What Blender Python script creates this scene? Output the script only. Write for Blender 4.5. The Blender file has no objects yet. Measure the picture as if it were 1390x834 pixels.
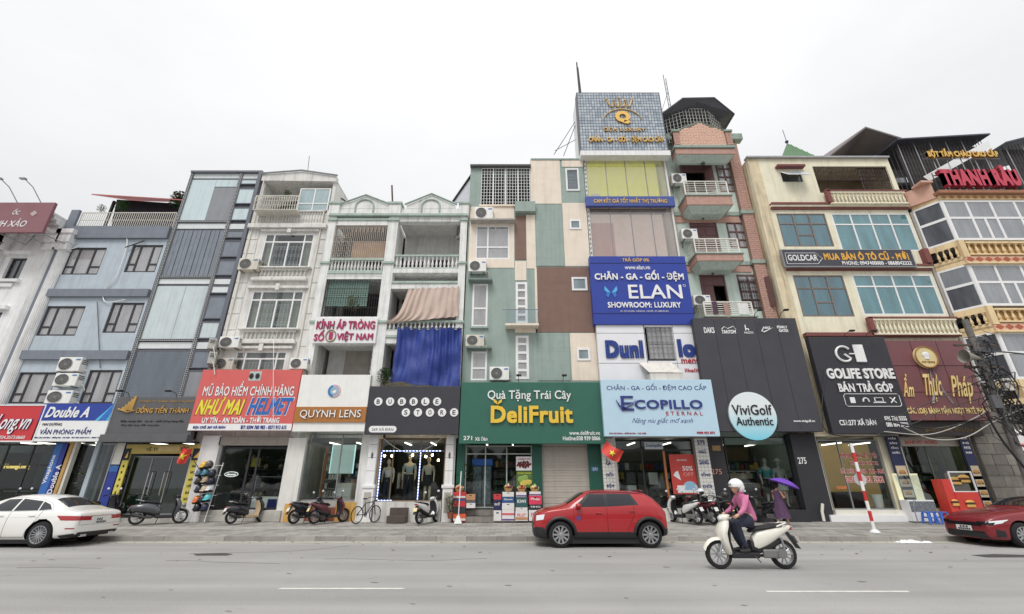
import bpy, bmesh, math, random
from mathutils import Vector, Matrix
random.seed(7)
S = bpy.context.scene
C = S.collection
# ---------------------------------------------------------------- camera
H_CAM, PITCH, FPX = 1.7, math.radians(21.9), 604.0
cam_d = bpy.data.cameras.new("camera"); cam = bpy.data.objects.new("camera", cam_d); C.objects.link(cam)
cam_d.sensor_width = 36; cam_d.lens = FPX/1390*36; cam_d.clip_end = 3000; cam_d.clip_start = .05
cam.location = (0, 0, H_CAM); cam.rotation_euler = (math.pi/2+PITCH, 0, 0)
S.camera = cam
# ---------------------------------------------------------------- sky (overcast) and sun
SUN_EL, SUN_ROT = math.radians(56), math.radians(200)
w = bpy.data.worlds.new("World"); S.world = w; w.use_nodes = True
nt = w.node_tree; nt.nodes.clear(); N = nt.nodes.new; L = nt.links.new
out = N('ShaderNodeOutputWorld'); bg = N('ShaderNodeBackground'); L(bg.outputs[0], out.inputs[0])
sky = N('ShaderNodeTexSky'); sky.sky_type = 'NISHITA'; sky.sun_disc = False
sky.sun_elevation = SUN_EL; sky.sun_rotation = SUN_ROT; sky.dust_density = 4
sc = N('ShaderNodeVectorMath'); sc.operation = 'SCALE'; sc.inputs['Scale'].default_value = .1; L(sky.outputs[0], sc.inputs[0])
tc = N('ShaderNodeTexCoord'); sx = N('ShaderNodeSeparateXYZ'); L(tc.outputs['Generated'], sx.inputs[0])
rmp = N('ShaderNodeMapRange'); rmp.inputs[1].default_value = 0; rmp.inputs[2].default_value = 1
rmp.inputs[3].default_value = .58; rmp.inputs[4].default_value = 1.02; L(sx.outputs['Z'], rmp.inputs[0])
nz = N('ShaderNodeTexNoise'); nz.inputs['Scale'].default_value = 2.2; nz.inputs['Detail'].default_value = 4
mpv = N('ShaderNodeMapping'); mpv.inputs['Scale'].default_value = (1, 1, 2.6); L(tc.outputs['Generated'], mpv.inputs[0]); L(mpv.outputs[0], nz.inputs['Vector'])
nr = N('ShaderNodeMapRange'); nr.inputs[1].default_value = .3; nr.inputs[2].default_value = .7; nr.inputs[3].default_value = .91; nr.inputs[4].default_value = 1.03; L(nz.outputs[0], nr.inputs[0])
ml = N('ShaderNodeMath'); ml.operation = 'MULTIPLY'; L(rmp.outputs[0], ml.inputs[0]); L(nr.outputs[0], ml.inputs[1])
cl = N('ShaderNodeVectorMath'); cl.operation = 'SCALE'; cl.inputs[0].default_value = (.985, .99, 1.0); L(ml.outputs[0], cl.inputs['Scale'])
mx = N('ShaderNodeMixRGB'); mx.inputs[0].default_value = .05; L(cl.outputs[0], mx.inputs[1]); L(sc.outputs[0], mx.inputs[2])
L(mx.outputs[0], bg.inputs[0]); bg.inputs[1].default_value = 1.0
sd = bpy.data.lights.new("sun", 'SUN'); sd.energy = 1.5; sd.angle = math.radians(24); sd.color = (1, .97, .93)
so = bpy.data.objects.new("sun", sd); C.objects.link(so)
so.rotation_euler = (math.radians(90)-SUN_EL, 0, math.radians(-20))
S.view_settings.view_transform = 'Standard'; S.view_settings.look = 'None'; S.view_settings.exposure = 0.28; S.view_settings.gamma = 1
# ---------------------------------------------------------------- measuring helpers
CP, SP = math.cos(PITCH), math.sin(PITCH)
def P(px, py, Y):
    u = (px-695)/FPX; v = (417-py)/FPX
    t = Y/(CP-v*SP)
    return Vector((u*t, Y, H_CAM+(SP+v*CP)*t))
def X(px, py, Y): return P(px, py, Y).x
def Z(py, Y): return P(695, py, Y).z
def R(xl, yt, xr, yb, Y):
    ym = (yt+yb)/2
    return X(xl, ym, Y), X(xr, ym, Y), Z(yb, Y), Z(yt, Y)
def lin(c): return tuple((x/255/12.92 if x/255 <= .04045 else ((x/255+.055)/1.055)**2.4) for x in c)
def SZ(y): return .15+.18*(min(max(y, 16.5), 21)-16.5)/4.5
# ---------------------------------------------------------------- materials
MATS = {}
def mat(name, rgb, rough=.75, metal=0., var=.10, scale=2.5, streak=0., bump=0., coat=0., emit=0., gain=1.0, fine=0., dirt=(70, 66, 60)):
    if name in MATS: return MATS[name]
    m = bpy.data.materials.new(name); m.use_nodes = True; t = m.node_tree; b = t.nodes['Principled BSDF']; n = t.nodes.new; l = t.links.new
    c = [min(.84, v*gain) for v in lin(rgb)]; gy = sum(c)/3; c = [gy+(v-gy)*(.78 if streak else .93) for v in c]; c = [min(.85, v*(1.16 if streak else 1)) for v in c]
    b.inputs['Roughness'].default_value = rough; b.inputs['Metallic'].default_value = metal
    if coat: b.inputs['Coat Weight'].default_value = coat; b.inputs['Coat Roughness'].default_value = .06
    if emit:
        b.inputs['Emission Color'].default_value = (*lin(rgb), 1); b.inputs['Emission Strength'].default_value = emit
    o = n('ShaderNodeTexCoord')
    src = None
    if var or streak or fine:
        nz = n('ShaderNodeTexNoise'); nz.inputs['Scale'].default_value = scale; nz.inputs['Detail'].default_value = 5; l(o.outputs['Object'], nz.inputs['Vector'])
        mr = n('ShaderNodeMapRange'); mr.inputs[1].default_value = .3; mr.inputs[2].default_value = .7; mr.inputs[3].default_value = 1-var; mr.inputs[4].default_value = 1+var*.6; l(nz.outputs[0], mr.inputs[0])
        vm = n('ShaderNodeVectorMath'); vm.operation = 'SCALE'; vm.inputs[0].default_value = c; l(mr.outputs[0], vm.inputs['Scale']); src = vm.outputs[0]
        if fine:
            n2 = n('ShaderNodeTexNoise'); n2.inputs['Scale'].default_value = 60; n2.inputs['Detail'].default_value = 3; l(o.outputs['Object'], n2.inputs['Vector'])
            m2 = n('ShaderNodeMapRange'); m2.inputs[1].default_value = .3; m2.inputs[2].default_value = .7; m2.inputs[3].default_value = 1-fine; m2.inputs[4].default_value = 1+fine; l(n2.outputs[0], m2.inputs[0])
            v2 = n('ShaderNodeVectorMath'); v2.operation = 'SCALE'; l(src, v2.inputs[0]); l(m2.outputs[0], v2.inputs['Scale']); src = v2.outputs[0]
        if streak:
            mp = n('ShaderNodeMapping'); mp.inputs['Scale'].default_value = (3.2, 3.2, .22); l(o.outputs['Object'], mp.inputs[0])
            n3 = n('ShaderNodeTexNoise'); n3.inputs['Scale'].default_value = 1.6; n3.inputs['Detail'].default_value = 6; n3.inputs['Roughness'].default_value = .65; l(mp.outputs[0], n3.inputs['Vector'])
            m3 = n('ShaderNodeMapRange'); m3.inputs[1].default_value = .48; m3.inputs[2].default_value = .78; m3.inputs[3].default_value = 0; m3.inputs[4].default_value = streak; l(n3.outputs[0], m3.inputs[0])
            mxx = n('ShaderNodeMixRGB'); mxx.inputs[2].default_value = (*lin(dirt), 1); l(src, mxx.inputs[1]); l(m3.outputs[0], mxx.inputs[0]); src = mxx.outputs[0]
        l(src, b.inputs['Base Color'])
    else:
        b.inputs['Base Color'].default_value = (*c, 1)
    if bump:
        nb = n('ShaderNodeTexNoise'); nb.inputs['Scale'].default_value = 22; nb.inputs['Detail'].default_value = 5; l(o.outputs['Object'], nb.inputs['Vector'])
        bp = n('ShaderNodeBump'); bp.inputs['Strength'].default_value = bump; bp.inputs['Distance'].default_value = .03; l(nb.outputs[0], bp.inputs['Height']); l(bp.outputs[0], b.inputs['Normal'])
    MATS[name] = m; return m
def glass(name, tint=(225, 235, 235), refl=.10, rough=.03, cover=0., cc=(120, 140, 145)):
    """clear pane: tinted see-through glass with a mirror layer; cover = share of matt cover in colour cc"""
    if name in MATS: return MATS[name]
    m = bpy.data.materials.new(name); m.use_nodes = True; t = m.node_tree; t.nodes.clear(); n = t.nodes.new; l = t.links.new
    o = n('ShaderNodeOutputMaterial'); tr = n('ShaderNodeBsdfTransparent'); tr.inputs[0].default_value = (*lin(tint), 1)
    gl = n('ShaderNodeBsdfGlossy'); gl.inputs[0].default_value = (.9, .93, .95, 1); gl.inputs['Roughness'].default_value = rough
    df = n('ShaderNodeBsdfDiffuse'); df.inputs[0].default_value = (*lin(cc), 1)
    m0 = n('ShaderNodeMixShader'); m0.inputs[0].default_value = cover; l(tr.outputs[0], m0.inputs[1]); l(df.outputs[0], m0.inputs[2])
    if cover:
        tcn = n('ShaderNodeTexCoord'); mp = n('ShaderNodeMapping'); mp.inputs['Scale'].default_value = (1.6, 1.6, .35); l(tcn.outputs['Object'], mp.inputs[0])
        nz = n('ShaderNodeTexNoise'); nz.inputs['Scale'].default_value = 1.4; nz.inputs['Detail'].default_value = 4; l(mp.outputs[0], nz.inputs['Vector'])
        mr = n('ShaderNodeMapRange'); mr.inputs[1].default_value = .35; mr.inputs[2].default_value = .65; mr.inputs[3].default_value = cover*.7; mr.inputs[4].default_value = min(1, cover*1.25); l(nz.outputs[0], mr.inputs[0]); l(mr.outputs[0], m0.inputs[0])
    fr = n('ShaderNodeFresnel'); fr.inputs[0].default_value = 1.5
    ad = n('ShaderNodeMath'); ad.operation = 'ADD'; ad.use_clamp = True; ad.inputs[1].default_value = refl; l(fr.outputs[0], ad.inputs[0])
    ge = n('ShaderNodeNewGeometry'); iv = n('ShaderNodeMath'); iv.operation = 'SUBTRACT'; iv.inputs[0].default_value = 1; l(ge.outputs['Backfacing'], iv.inputs[1])
    mu = n('ShaderNodeMath'); mu.operation = 'MULTIPLY'; l(ad.outputs[0], mu.inputs[0]); l(iv.outputs[0], mu.inputs[1])
    m1 = n('ShaderNodeMixShader'); l(mu.outputs[0], m1.inputs[0]); l(m0.outputs[0], m1.inputs[1]); l(gl.outputs[0], m1.inputs[2]); l(m1.outputs[0], o.inputs[0])
    MATS[name] = m; return m
def dotmat(name, c1, c2, k=26., thr=.55, lattice=False, rough=.5):
    """perforated metal strip / fine grid, too small to model hole by hole"""
    if name in MATS: return MATS[name]
    m = mat(name, c1, rough); t = m.node_tree; b = t.nodes['Principled BSDF']; n = t.nodes.new; l = t.links.new
    o = n('ShaderNodeTexCoord'); s = n('ShaderNodeSeparateXYZ'); l(o.outputs['Object'], s.inputs[0])
    def wv(sock):
        a = n('ShaderNodeMath'); a.operation = 'MULTIPLY'; a.inputs[1].default_value = k; l(sock, a.inputs[0])
        c = n('ShaderNodeMath'); c.operation = 'SINE'; l(a.outputs[0], c.inputs[0]); d = n('ShaderNodeMath'); d.operation = 'ABSOLUTE'; l(c.outputs[0], d.inputs[0]); return d.outputs[0]
    a, c = wv(s.outputs['X']), wv(s.outputs['Z'])
    q = n('ShaderNodeMath'); q.operation = 'MINIMUM' if lattice else 'MULTIPLY'; l(a, q.inputs[0]); l(c, q.inputs[1])
    g = n('ShaderNodeMath'); g.operation = 'GREATER_THAN'; g.inputs[1].default_value = thr; l(q.outputs[0], g.inputs[0])
    mm = n('ShaderNodeMixRGB'); mm.inputs[1].default_value = (*lin(c1), 1); mm.inputs[2].default_value = (*lin(c2), 1); l(g.outputs[0], mm.inputs[0]); l(mm.outputs[0], b.inputs['Base Color'])
    return m
# ---------------------------------------------------------------- mesh builder
class M:
    def __init__(s): s.v, s.f, s.k = [], [], []
    def quad(s, *p, k=0):
        i = len(s.v); s.v += [tuple(q) for q in p]; s.f.append(tuple(range(i, i+len(p)))); s.k.append(k); return s
    def box(s, x0, x1, y0, y1, z0, z1, k=0):
        i = len(s.v); s.v += [(x0, y0, z0), (x1, y0, z0), (x1, y1, z0), (x0, y1, z0), (x0, y0, z1), (x1, y0, z1), (x1, y1, z1), (x0, y1, z1)]
        for q in ((0, 3, 2, 1), (4, 5, 6, 7), (0, 1, 5, 4), (1, 2, 6, 5), (2, 3, 7, 6), (3, 0, 4, 7)): s.f.append(tuple(i+a for a in q)); s.k.append(k)
        return s
    def rings(s, rs, k=0, caps=True, closed=True):
        n = len(rs[0]); i = len(s.v)
        for r in rs: s.v += [tuple(q) for q in r]
        for a in range(len(rs)-1):
            for b in range(n if closed else n-1):
                c = (b+1) % n; s.f.append((i+a*n+b, i+a*n+c, i+(a+1)*n+c, i+(a+1)*n+b)); s.k.append(k)
        if caps:
            s.f.append(tuple(i+b for b in range(n))[::-1]); s.k.append(k); j = i+(len(rs)-1)*n; s.f.append(tuple(j+b for b in range(n))); s.k.append(k)
        return s
    def tube(s, p, q, r, n=6, k=0, r2=None): return s.path([p, q], r, n, k, r2)
    def path(s, pts, r, n=6, k=0, r2=None):
        pts = [Vector(p) for p in pts]; rs = []; m = len(pts)
        d0 = (pts[1]-pts[0]).normalized(); up = Vector((0, 0, 1)) if abs(d0.z) < .9 else Vector((1, 0, 0)); a = d0.cross(up).normalized()
        for j, p in enumerate(pts):
            d = (pts[min(j+1, m-1)]-pts[max(j-1, 0)]).normalized(); a = (a-d*a.dot(d)); a = a.normalized() if a.length > 1e-6 else d.orthogonal().normalized(); b = d.cross(a)
            rr = r[j] if isinstance(r, (list, tuple)) else (r if r2 is None else r+(r2-r)*j/(m-1))
            rs.append([p+a*math.cos(t)*rr+b*math.sin(t)*rr for t in [2*math.pi*u/n for u in range(n)]])
        return s.rings(rs, k)
    def lathe(s, prof, c=(0, 0, 0), n=10, k=0, axis='z', caps=True):
        if not caps: prof = list(prof)+[prof[0]]
        rs = []
        for r, h in prof:
            ring = []
            for u in range(n):
                a = 2*math.pi*u/n; x, y = r*math.cos(a), r*math.sin(a)
                ring.append((c[0]+x, c[1]+y, c[2]+h) if axis == 'z' else ((c[0]+x, c[1]-h, c[2]+y) if axis == 'y' else (c[0]+h, c[1]+x, c[2]+y)))
            rs.append(ring)
        return s.rings(rs, k, caps)
    def prism(s, poly, y0, y1, k=0):
        """poly in (x,z), extruded along y"""
        i = len(s.v); n = len(poly)
        s.v += [(a, y0, b) for a, b in poly]+[(a, y1, b) for a, b in poly]
        s.f.append(tuple(i+j for j in range(n))); s.k.append(k); s.f.append(tuple(i+n+j for j in range(n))[::-1]); s.k.append(k)
        for j in range(n): q = (j+1) % n; s.f.append((i+j, i+n+j, i+n+q, i+q)); s.k.append(k)
        return s
    def prismx(s, poly, x0, x1, k=0):
        """poly in (y,z), extruded along x"""
        return s.rings([[(x0, a, b) for a, b in poly], [(x1, a, b) for a, b in poly]], k)
    def ball(s, c, rx, ry=None, rz=None, n=10, m=6, k=0, z0=-1., z1=1.):
        ry = ry or rx; rz = rz or rx; rs = []
        t0, t1 = math.asin(z0), math.asin(z1)
        for j in range(m+1):
            t = t0+(t1-t0)*j/m; cr = max(math.cos(t), .02)
            rs.append([(c[0]+rx*cr*math.cos(2*math.pi*u/n), c[1]+ry*cr*math.sin(2*math.pi*u/n), c[2]+rz*math.sin(t)) for u in range(n)])
        return s.rings(rs, k)
    def mesh(s, name, mats, smooth=False):
        me = bpy.data.meshes.new(name); me.from_pydata(s.v, [], s.f)
        mats = mats if isinstance(mats, (list, tuple)) else [mats]
        for m in mats: me.materials.append(m)
        if len(mats) > 1: me.polygons.foreach_set('material_index', s.k)
        bm = bmesh.new(); bm.from_mesh(me); bmesh.ops.recalc_face_normals(bm, faces=bm.faces); bm.to_mesh(me); bm.free()
        if smooth:
            me.polygons.foreach_set('use_smooth', [True]*len(me.polygons)); me.set_sharp_from_angle(angle=math.radians(smooth if smooth is not True else 40))
        me.update(); return me
    def build(s, name, mats, parent=None, smooth=False, bevel=0, **kw): return link(name, s.mesh(name, mats, smooth), parent, bevel=bevel, **kw)
WORLDSPACE = {}
def link(name, me, parent=None, loc=None, rot=None, bevel=0, kind=None, label=None, scale=None):
    o = bpy.data.objects.new(name, me); C.objects.link(o)
    if parent is not None:
        o.parent = parent
        if parent in WORLDSPACE: o.matrix_parent_inverse = Matrix.Translation(-WORLDSPACE[parent])
    if loc is not None: o.location = loc
    if rot is not None: o.rotation_euler = rot
    if scale is not None: o.scale = scale
    if bevel:
        b = o.modifiers.new('bevel', 'BEVEL'); b.width = bevel; b.segments = 2; b.limit_method = 'ANGLE'
    if kind: o['kind'] = kind
    if label: o['label'] = label
    return o
def tag(o, label, cat, group=None):
    o['label'] = label; o['category'] = cat
    if group: o['group'] = group
    return o
def T(name, label, cat, loc, rot=0, group=None, local=False):
    o = bpy.data.objects.new(name, None); C.objects.link(o); o.location = loc; o.rotation_euler = (0, 0, rot); o.empty_display_size = .2
    tag(o, label, cat, group)
    if not local: WORLDSPACE[o] = Vector(loc)
    return o
def kids(o): return [c for c in bpy.data.objects if c.parent == o]
def dup(root, loc, rot=0, label=None, group=None, scale=1.0, mats=None):
    """copy of a thing with its parts and sub-parts; mats = {old material: new material}"""
    def cp(o, par):
        c = o.copy(); C.objects.link(c); c.parent = par
        if mats and c.type == 'MESH' and any(m in mats for m in c.data.materials):
            c.data = c.data.copy()
            for i, m in enumerate(c.data.materials):
                if m in mats: c.data.materials[i] = mats[m]
        for ch in CH[o]: cp(ch, c)
        return c
    CH = {}
    def idx(o):
        CH[o] = kids(o)
        for ch in CH[o]: idx(ch)
    idx(root); r = cp(root, None); r.location = loc; r.rotation_euler = (0, 0, rot); r.scale = (scale,)*3
    if label: r['label'] = label
    if group: r['group'] = group
    return r
def box(name, parent, x0, x1, y0, y1, z0, z1, m, bevel=0, **kw): return M().box(x0, x1, y0, y1, z0, z1).build(name, m, parent, bevel=bevel, **kw)
# ---------------------------------------------------------------- lettering
GA = {}
def glyph_area(c, off):
    if (c, off) not in GA:
        cu = bpy.data.curves.new('t', 'FONT'); cu.body = c; cu.offset = off; cu.resolution_u = 3; o = bpy.data.objects.new('t', cu); me = bpy.data.meshes.new_from_object(o)
        ec = {}; [ec.__setitem__(e, ec.get(e, 0)+1) for p in me.polygons for e in p.edge_keys]
        GA[(c, off)] = (sum(p.area for p in me.polygons), sum((me.vertices[a].co-me.vertices[b].co).length for (a, b), n in ec.items() if n == 1)); bpy.data.objects.remove(o); bpy.data.curves.remove(cu); bpy.data.meshes.remove(me)
    return GA[(c, off)]
def clean(c, off):
    a0, l0 = glyph_area(c, 0); a = glyph_area(c, off)[0]; return a0 == 0 or abs(a/(a0+l0*off)-1) < .055
def text_islands(s, bold=0.0, space=1.0):
    space += max(0, bold)*1.2; bold *= .72 if bold > 0 else 1
    fat = 0
    if bold > 0 and not all(clean(c, round(bold, 4)) for c in set(s) if c != ' '): fat, bold = bold, 0   # thicken these by four shifted copies instead
    cu = bpy.data.curves.new('t', 'FONT'); cu.body = s; cu.size = 1; cu.offset = bold; cu.resolution_u = 3; cu.space_character = space
    o = bpy.data.objects.new('t', cu); me = bpy.data.meshes.new_from_object(o)
    bpy.data.objects.remove(o); bpy.data.curves.remove(cu)
    bm = bmesh.new(); bm.from_mesh(me); bpy.data.meshes.remove(me); bmesh.ops.remove_doubles(bm, verts=bm.verts, dist=1e-5)
    bm.verts.index_update(); seen = set(); isl = []
    for v in bm.verts:
        if v.index in seen or not v.link_faces: continue
        st, comp = [v], []; seen.add(v.index)
        while st:
            a = st.pop(); comp.append(a)
            for e in a.link_edges:
                b = e.other_vert(a)
                if b.index not in seen: seen.add(b.index); st.append(b)
        xs = [a.co.x for a in comp]; isl.append([min(xs), max(xs), comp])
    isl.sort(key=lambda t: t[0]); groups = []
    for a, b, comp in isl:
        if groups:
            g = groups[-1]; ov = min(g[1], b)-max(g[0], a)
            if ov > .45*min(g[1]-g[0], b-a): g[0] = min(g[0], a); g[1] = max(g[1], b); g[2] += comp; continue
        groups.append([a, b, list(comp)])
    out = []
    for a, b, comp in groups:
        comp = list(dict.fromkeys(comp)); ids = {v.index: i for i, v in enumerate(comp)}; fs = {f for v in comp for f in v.link_faces}
        vs, ff = [(v.co.x, v.co.y, 0) for v in comp], [tuple(ids[v.index] for v in f.verts) for f in fs]
        if fat: n = len(vs); ff = [tuple(i+k*n for i in f) for k in range(4) for f in ff]; vs = [(x+dx*fat, y+dy*fat, k) for k, (dx, dy) in enumerate(((-1, -1), (1, -1), (1, 1), (-1, 1))) for x, y, _ in vs]
        out.append((vs, ff))
    bm.free(); return out
TXT = {}
def text(parent, s, rect, Y, m, depth=.02, bold=.0, shear=0., letters=True, space=1.0, name=None, side=None, squeeze=None):
    """lettering fitted to rect=(x0,x1,z0,z1) on plane Y, raised by depth; one object per letter, or one print when letters=False"""
    key = (s, bold, space)
    if key not in TXT: TXT[key] = text_islands(s, bold, space)
    isl = TXT[key]
    ax = [p[0] for vs, _ in isl for p in vs]; ay = [p[1] for vs, _ in isl for p in vs]
    a0, a1, b0, b1 = min(ax), max(ax), min(ay), max(ay); x0, x1, z0, z1 = rect
    wsh = abs(shear)*(z1-z0); kx = (x1-x0-wsh)/(a1-a0); kz = (z1-z0)/(b1-b0)
    objs = []; allm = M()
    for vs, fs in isl:
        mb = M() if letters else allm; i = len(mb.v); n = len(vs)
        pts = []
        for x, y, q in vs: zz = (y-b0)*kz; pts.append((x0+(x-a0)*kx+shear*zz, z0+zz, q*.0007))
        mb.v += [(x, Y-depth-q, z) for x, z, q in pts]
        ec = {}
        for f in fs:
            mb.f.append(tuple(i+j for j in f)); mb.k.append(0)
            for q in range(len(f)):
                e = (f[q], f[(q+1) % len(f)]); ke = tuple(sorted(e)); ec[ke] = None if ke in ec else e
        mb.v += [(x, Y+.002, z) for x, z, q in pts]
        for ke, e in ec.items():
            if e: mb.f.append((i+e[1], i+e[0], i+n+e[0], i+n+e[1])); mb.k.append(1 if side else 0)
        if letters: objs.append(raw(mb, 'letter', [m, side] if side else [m], parent))
    if not letters:
        o = raw(allm, name or 'lettering', [m, side] if side else [m], parent); o['kind'] = 'stuff' ; objs.append(o)
    return objs
def raw(mb, name, mats, parent):
    me = bpy.data.meshes.new(name); me.from_pydata(mb.v, [], mb.f)
    for m in mats: me.materials.append(m)
    if len(mats) > 1: me.polygons.foreach_set('material_index', mb.k)
    me.update(); return link(name, me, parent)
# ---------------------------------------------------------------- shared materials
WHT = mat('white_paint', (228, 227, 224), .6, var=.06, streak=.25)
WHT2 = mat('clean_white', (235, 236, 238), .45, var=.03)
UPVC = mat('white_window_frame', (226, 228, 228), .4, var=.03, streak=.1)
DKF = mat('dark_window_frame', (52, 50, 56), .45, var=.05)
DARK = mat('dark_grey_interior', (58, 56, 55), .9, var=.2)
INT = mat('interior_plaster', (120, 118, 112), .9, var=.1)
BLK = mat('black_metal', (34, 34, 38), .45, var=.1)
RUBBER = mat('black_rubber', (28, 28, 30), .85, var=.1)
CONC = mat('weathered_concrete', (172, 168, 160), .9, var=.16, streak=.35, fine=.08, bump=.2)
CONCD = mat('dark_concrete', (110, 107, 103), .9, var=.25, streak=.4, fine=.08)
STEEL = mat('brushed_steel', (170, 172, 176), .35, metal=.8, var=.05)
ALU = mat('grey_aluminium', (150, 152, 156), .4, metal=.4, var=.05)
CHROME = mat('chrome', (215, 215, 218), .12, metal=1, var=0)
CREAM = mat('cream_plastic', (214, 210, 198), .5, var=.05, streak=.2)
GOLD = mat('gold_lettering', (236, 190, 88), .35, metal=.25, var=.05)
YEL = mat('yellow_print', (246, 222, 40), .5, var=.02)
RED = mat('red_print', (214, 50, 44), .5, var=.05)
BLUEP = mat('blue_print', (30, 62, 160), .5, var=.04)
BLKP = mat('black_print', (30, 30, 32), .55, var=.03)
GREYP = mat('grey_print', (96, 96, 100), .6, var=.03)
SHOPG = glass('shop_glass', (238, 242, 240), refl=.03)
SHOPD = glass('tinted_shop_glass', (190, 204, 198), refl=.03)
CLRG = glass('clear_pane', (235, 240, 242), refl=.07)
CURG = glass('curtained_pane', (235, 238, 240), refl=.10, cover=.42, cc=(204, 201, 202))  # pale cover lightens the panes, standing in for daylight on the curtains
CURT = mat('white_curtain', (232, 230, 228), .85, var=.04)
# ---------------------------------------------------------------- building components
def wallh(par, name, x0, x1, z0, z1, Y, th, holes, m, **kw):
    xs = sorted({x0, x1, *[min(max(h[i], x0), x1) for h in holes for i in (0, 1)]}); zs = sorted({z0, z1, *[min(max(h[i], z0), z1) for h in holes for i in (2, 3)]})
    mb = M()
    for a, b in zip(zs, zs[1:]):
        if b-a < 1e-4: continue
        run = None
        for c, d in zip(xs, xs[1:]):
            cx, cz = (c+d)/2, (a+b)/2
            hole = any(h[0] < cx < h[1] and h[2] < cz < h[3] for h in holes)
            if hole:
                if run is not None: mb.box(run, c, Y, Y+th, a, b); run = None
            elif run is None: run = c
        if run is not None: mb.box(run, x1, Y, Y+th, a, b)
    return mb.build(name, m, par, **kw)
def shell(par, x0, x1, Y, z0, z1, depth, mo, floors=(), inner=None, side=True):
    g = .012; x0 += g; x1 -= g
    box('side_wall', par, x0, x0+.15, Y, Y+depth, z0, z1, mo); box('side_wall', par, x1-.15, x1, Y, Y+depth, z0, z1, mo)
    box('back_wall', par, x0+.15, x1-.15, Y+depth-.15, Y+depth, z0, z1, mo)
    box('roof', par, x0+.15, x1-.15, Y+.02, Y+depth-.15, z1-.25, z1-.05, mo)
    for f in floors: box('floor_slab', par, x0+.15, x1-.15, Y+.25, Y+depth-.15, f-.2, f, inner or INT)
    box('inner_wall', par, x0+.15, x1-.15, Y+depth*.5, Y+depth*.5+.1, z0, z1-.25, inner or INT)
def grid(us, vs): return [(a, b, c, d) for a, b in zip(us, us[1:]) for c, d in zip(vs, vs[1:])]
def win(par, rect, Y, cells, fm, gm, fw=.06, cur=None, wave=.05, name='window', th=.07, gms=None, label=None, curz=0.0):
    x0, x1, z0, z1 = rect; W, Hh = x1-x0, z1-z0; h = fw/2; mb = M(); bo = .004
    for a, b, c, d in cells:
        p, q, r, s = x0+a*W, x0+b*W, z0+c*Hh, z0+d*Hh
        l_, r_ = (fw if a < .01 else h), (fw if b > .99 else h); b_, t_ = (fw if c < .01 else h), (fw if d > .99 else h)
        mb.box(p, p+l_, Y, Y+th, r, s).box(q-r_, q, Y, Y+th, r, s).box(p+l_, q-r_, Y, Y+th, r, r+b_).box(p+l_, q-r_, Y, Y+th, s-t_, s)
    f = mb.build(name, fm, par, label=label)
    for i, (a, b, c, d) in enumerate(cells):
        p, q, r, s = x0+a*W+h, x0+b*W-h, z0+c*Hh+h, z0+d*Hh-h
        M().box(p, q, Y+th*.4, Y+th*.4+.012, r, s).build('pane', (gms[i] if gms else gm), f)
    if cur: curtain(f, x0+fw, x1-fw, Y+th+.1, z0+Hh*curz, z1, cur, wave)
    return f
def curtain(par, x0, x1, Y, z0, z1, m, wave=.05, per=.16, name='curtain', solid=False):
    n = max(8, int((x1-x0)/per*4)); mb = M(); pts = []
    for i in range(n+1):
        x = x0+(x1-x0)*i/n; pts.append((x, Y+wave*.5*math.sin(2*math.pi*(x-x0)/per+.6*math.sin(x*3))))
    i0 = len(mb.v)
    for zz in (z0, z1): mb.v += [(x, y, zz) for x, y in pts]
    for i in range(n): mb.f.append((i, i+1, n+2+i, n+1+i)); mb.k.append(0)
    return mb.build(name, m, par, smooth=60)
BAL = {}
def baluster_mesh(h, r, m, style=0):
    k = (round(h, 3), round(r, 3), m.name)
    if k not in BAL:
        BAL[k] = M().lathe([(r*.9, 0), (r*.9, h*.08), (r*.45, h*.12), (r*1.0, h*.32), (r*.85, h*.45), (r*.4, h*.72), (r*.45, h*.84), (r*.9, h*.9), (r*.9, h)], n=8).mesh('baluster', m, 50)
    return BAL[k]
def balustrade(par, x0, x1, Y, z0, z1, n, m, rm=None, r=.07, rail=.08, d=.2, name='balustrade'):
    rm = rm or m; f = M().box(x0, x1, Y-d/2, Y+d/2, z1-rail, z1).box(x0, x1, Y-d/2, Y+d/2, z0, z0+rail*.8).build(name, rm, par)
    me = baluster_mesh(z1-z0-rail*1.8, r, m)
    for i in range(n): link('baluster', me, f, loc=(x0+(x1-x0)*(i+.5)/n, Y, z0+rail*.8))
    return f
def bars(par, x0, x1, Y, z0, z1, nv, nh, m, r=.012, name='railing', frame=True, nm='bar'):
    f = M()
    if frame: f.tube((x0, Y, z0), (x1, Y, z0), r*1.6).tube((x0, Y, z1), (x1, Y, z1), r*1.6).tube((x0, Y, z0), (x0, Y, z1), r*1.6).tube((x1, Y, z0), (x1, Y, z1), r*1.6)
    for i in range(nh): z = z0+(z1-z0)*(i+1)/(nh+1); f.tube((x0, Y, z), (x1, Y, z), r, n=5)
    o = f.build(name, m, par)
    if nv:
        me = M().tube((0, 0, z0), (0, 0, z1), r, n=5).mesh(nm, m)
        for i in range(nv): link(nm, me, o, loc=(x0+(x1-x0)*(i+1)/(nv+1), Y-.003, 0))
    return o
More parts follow.
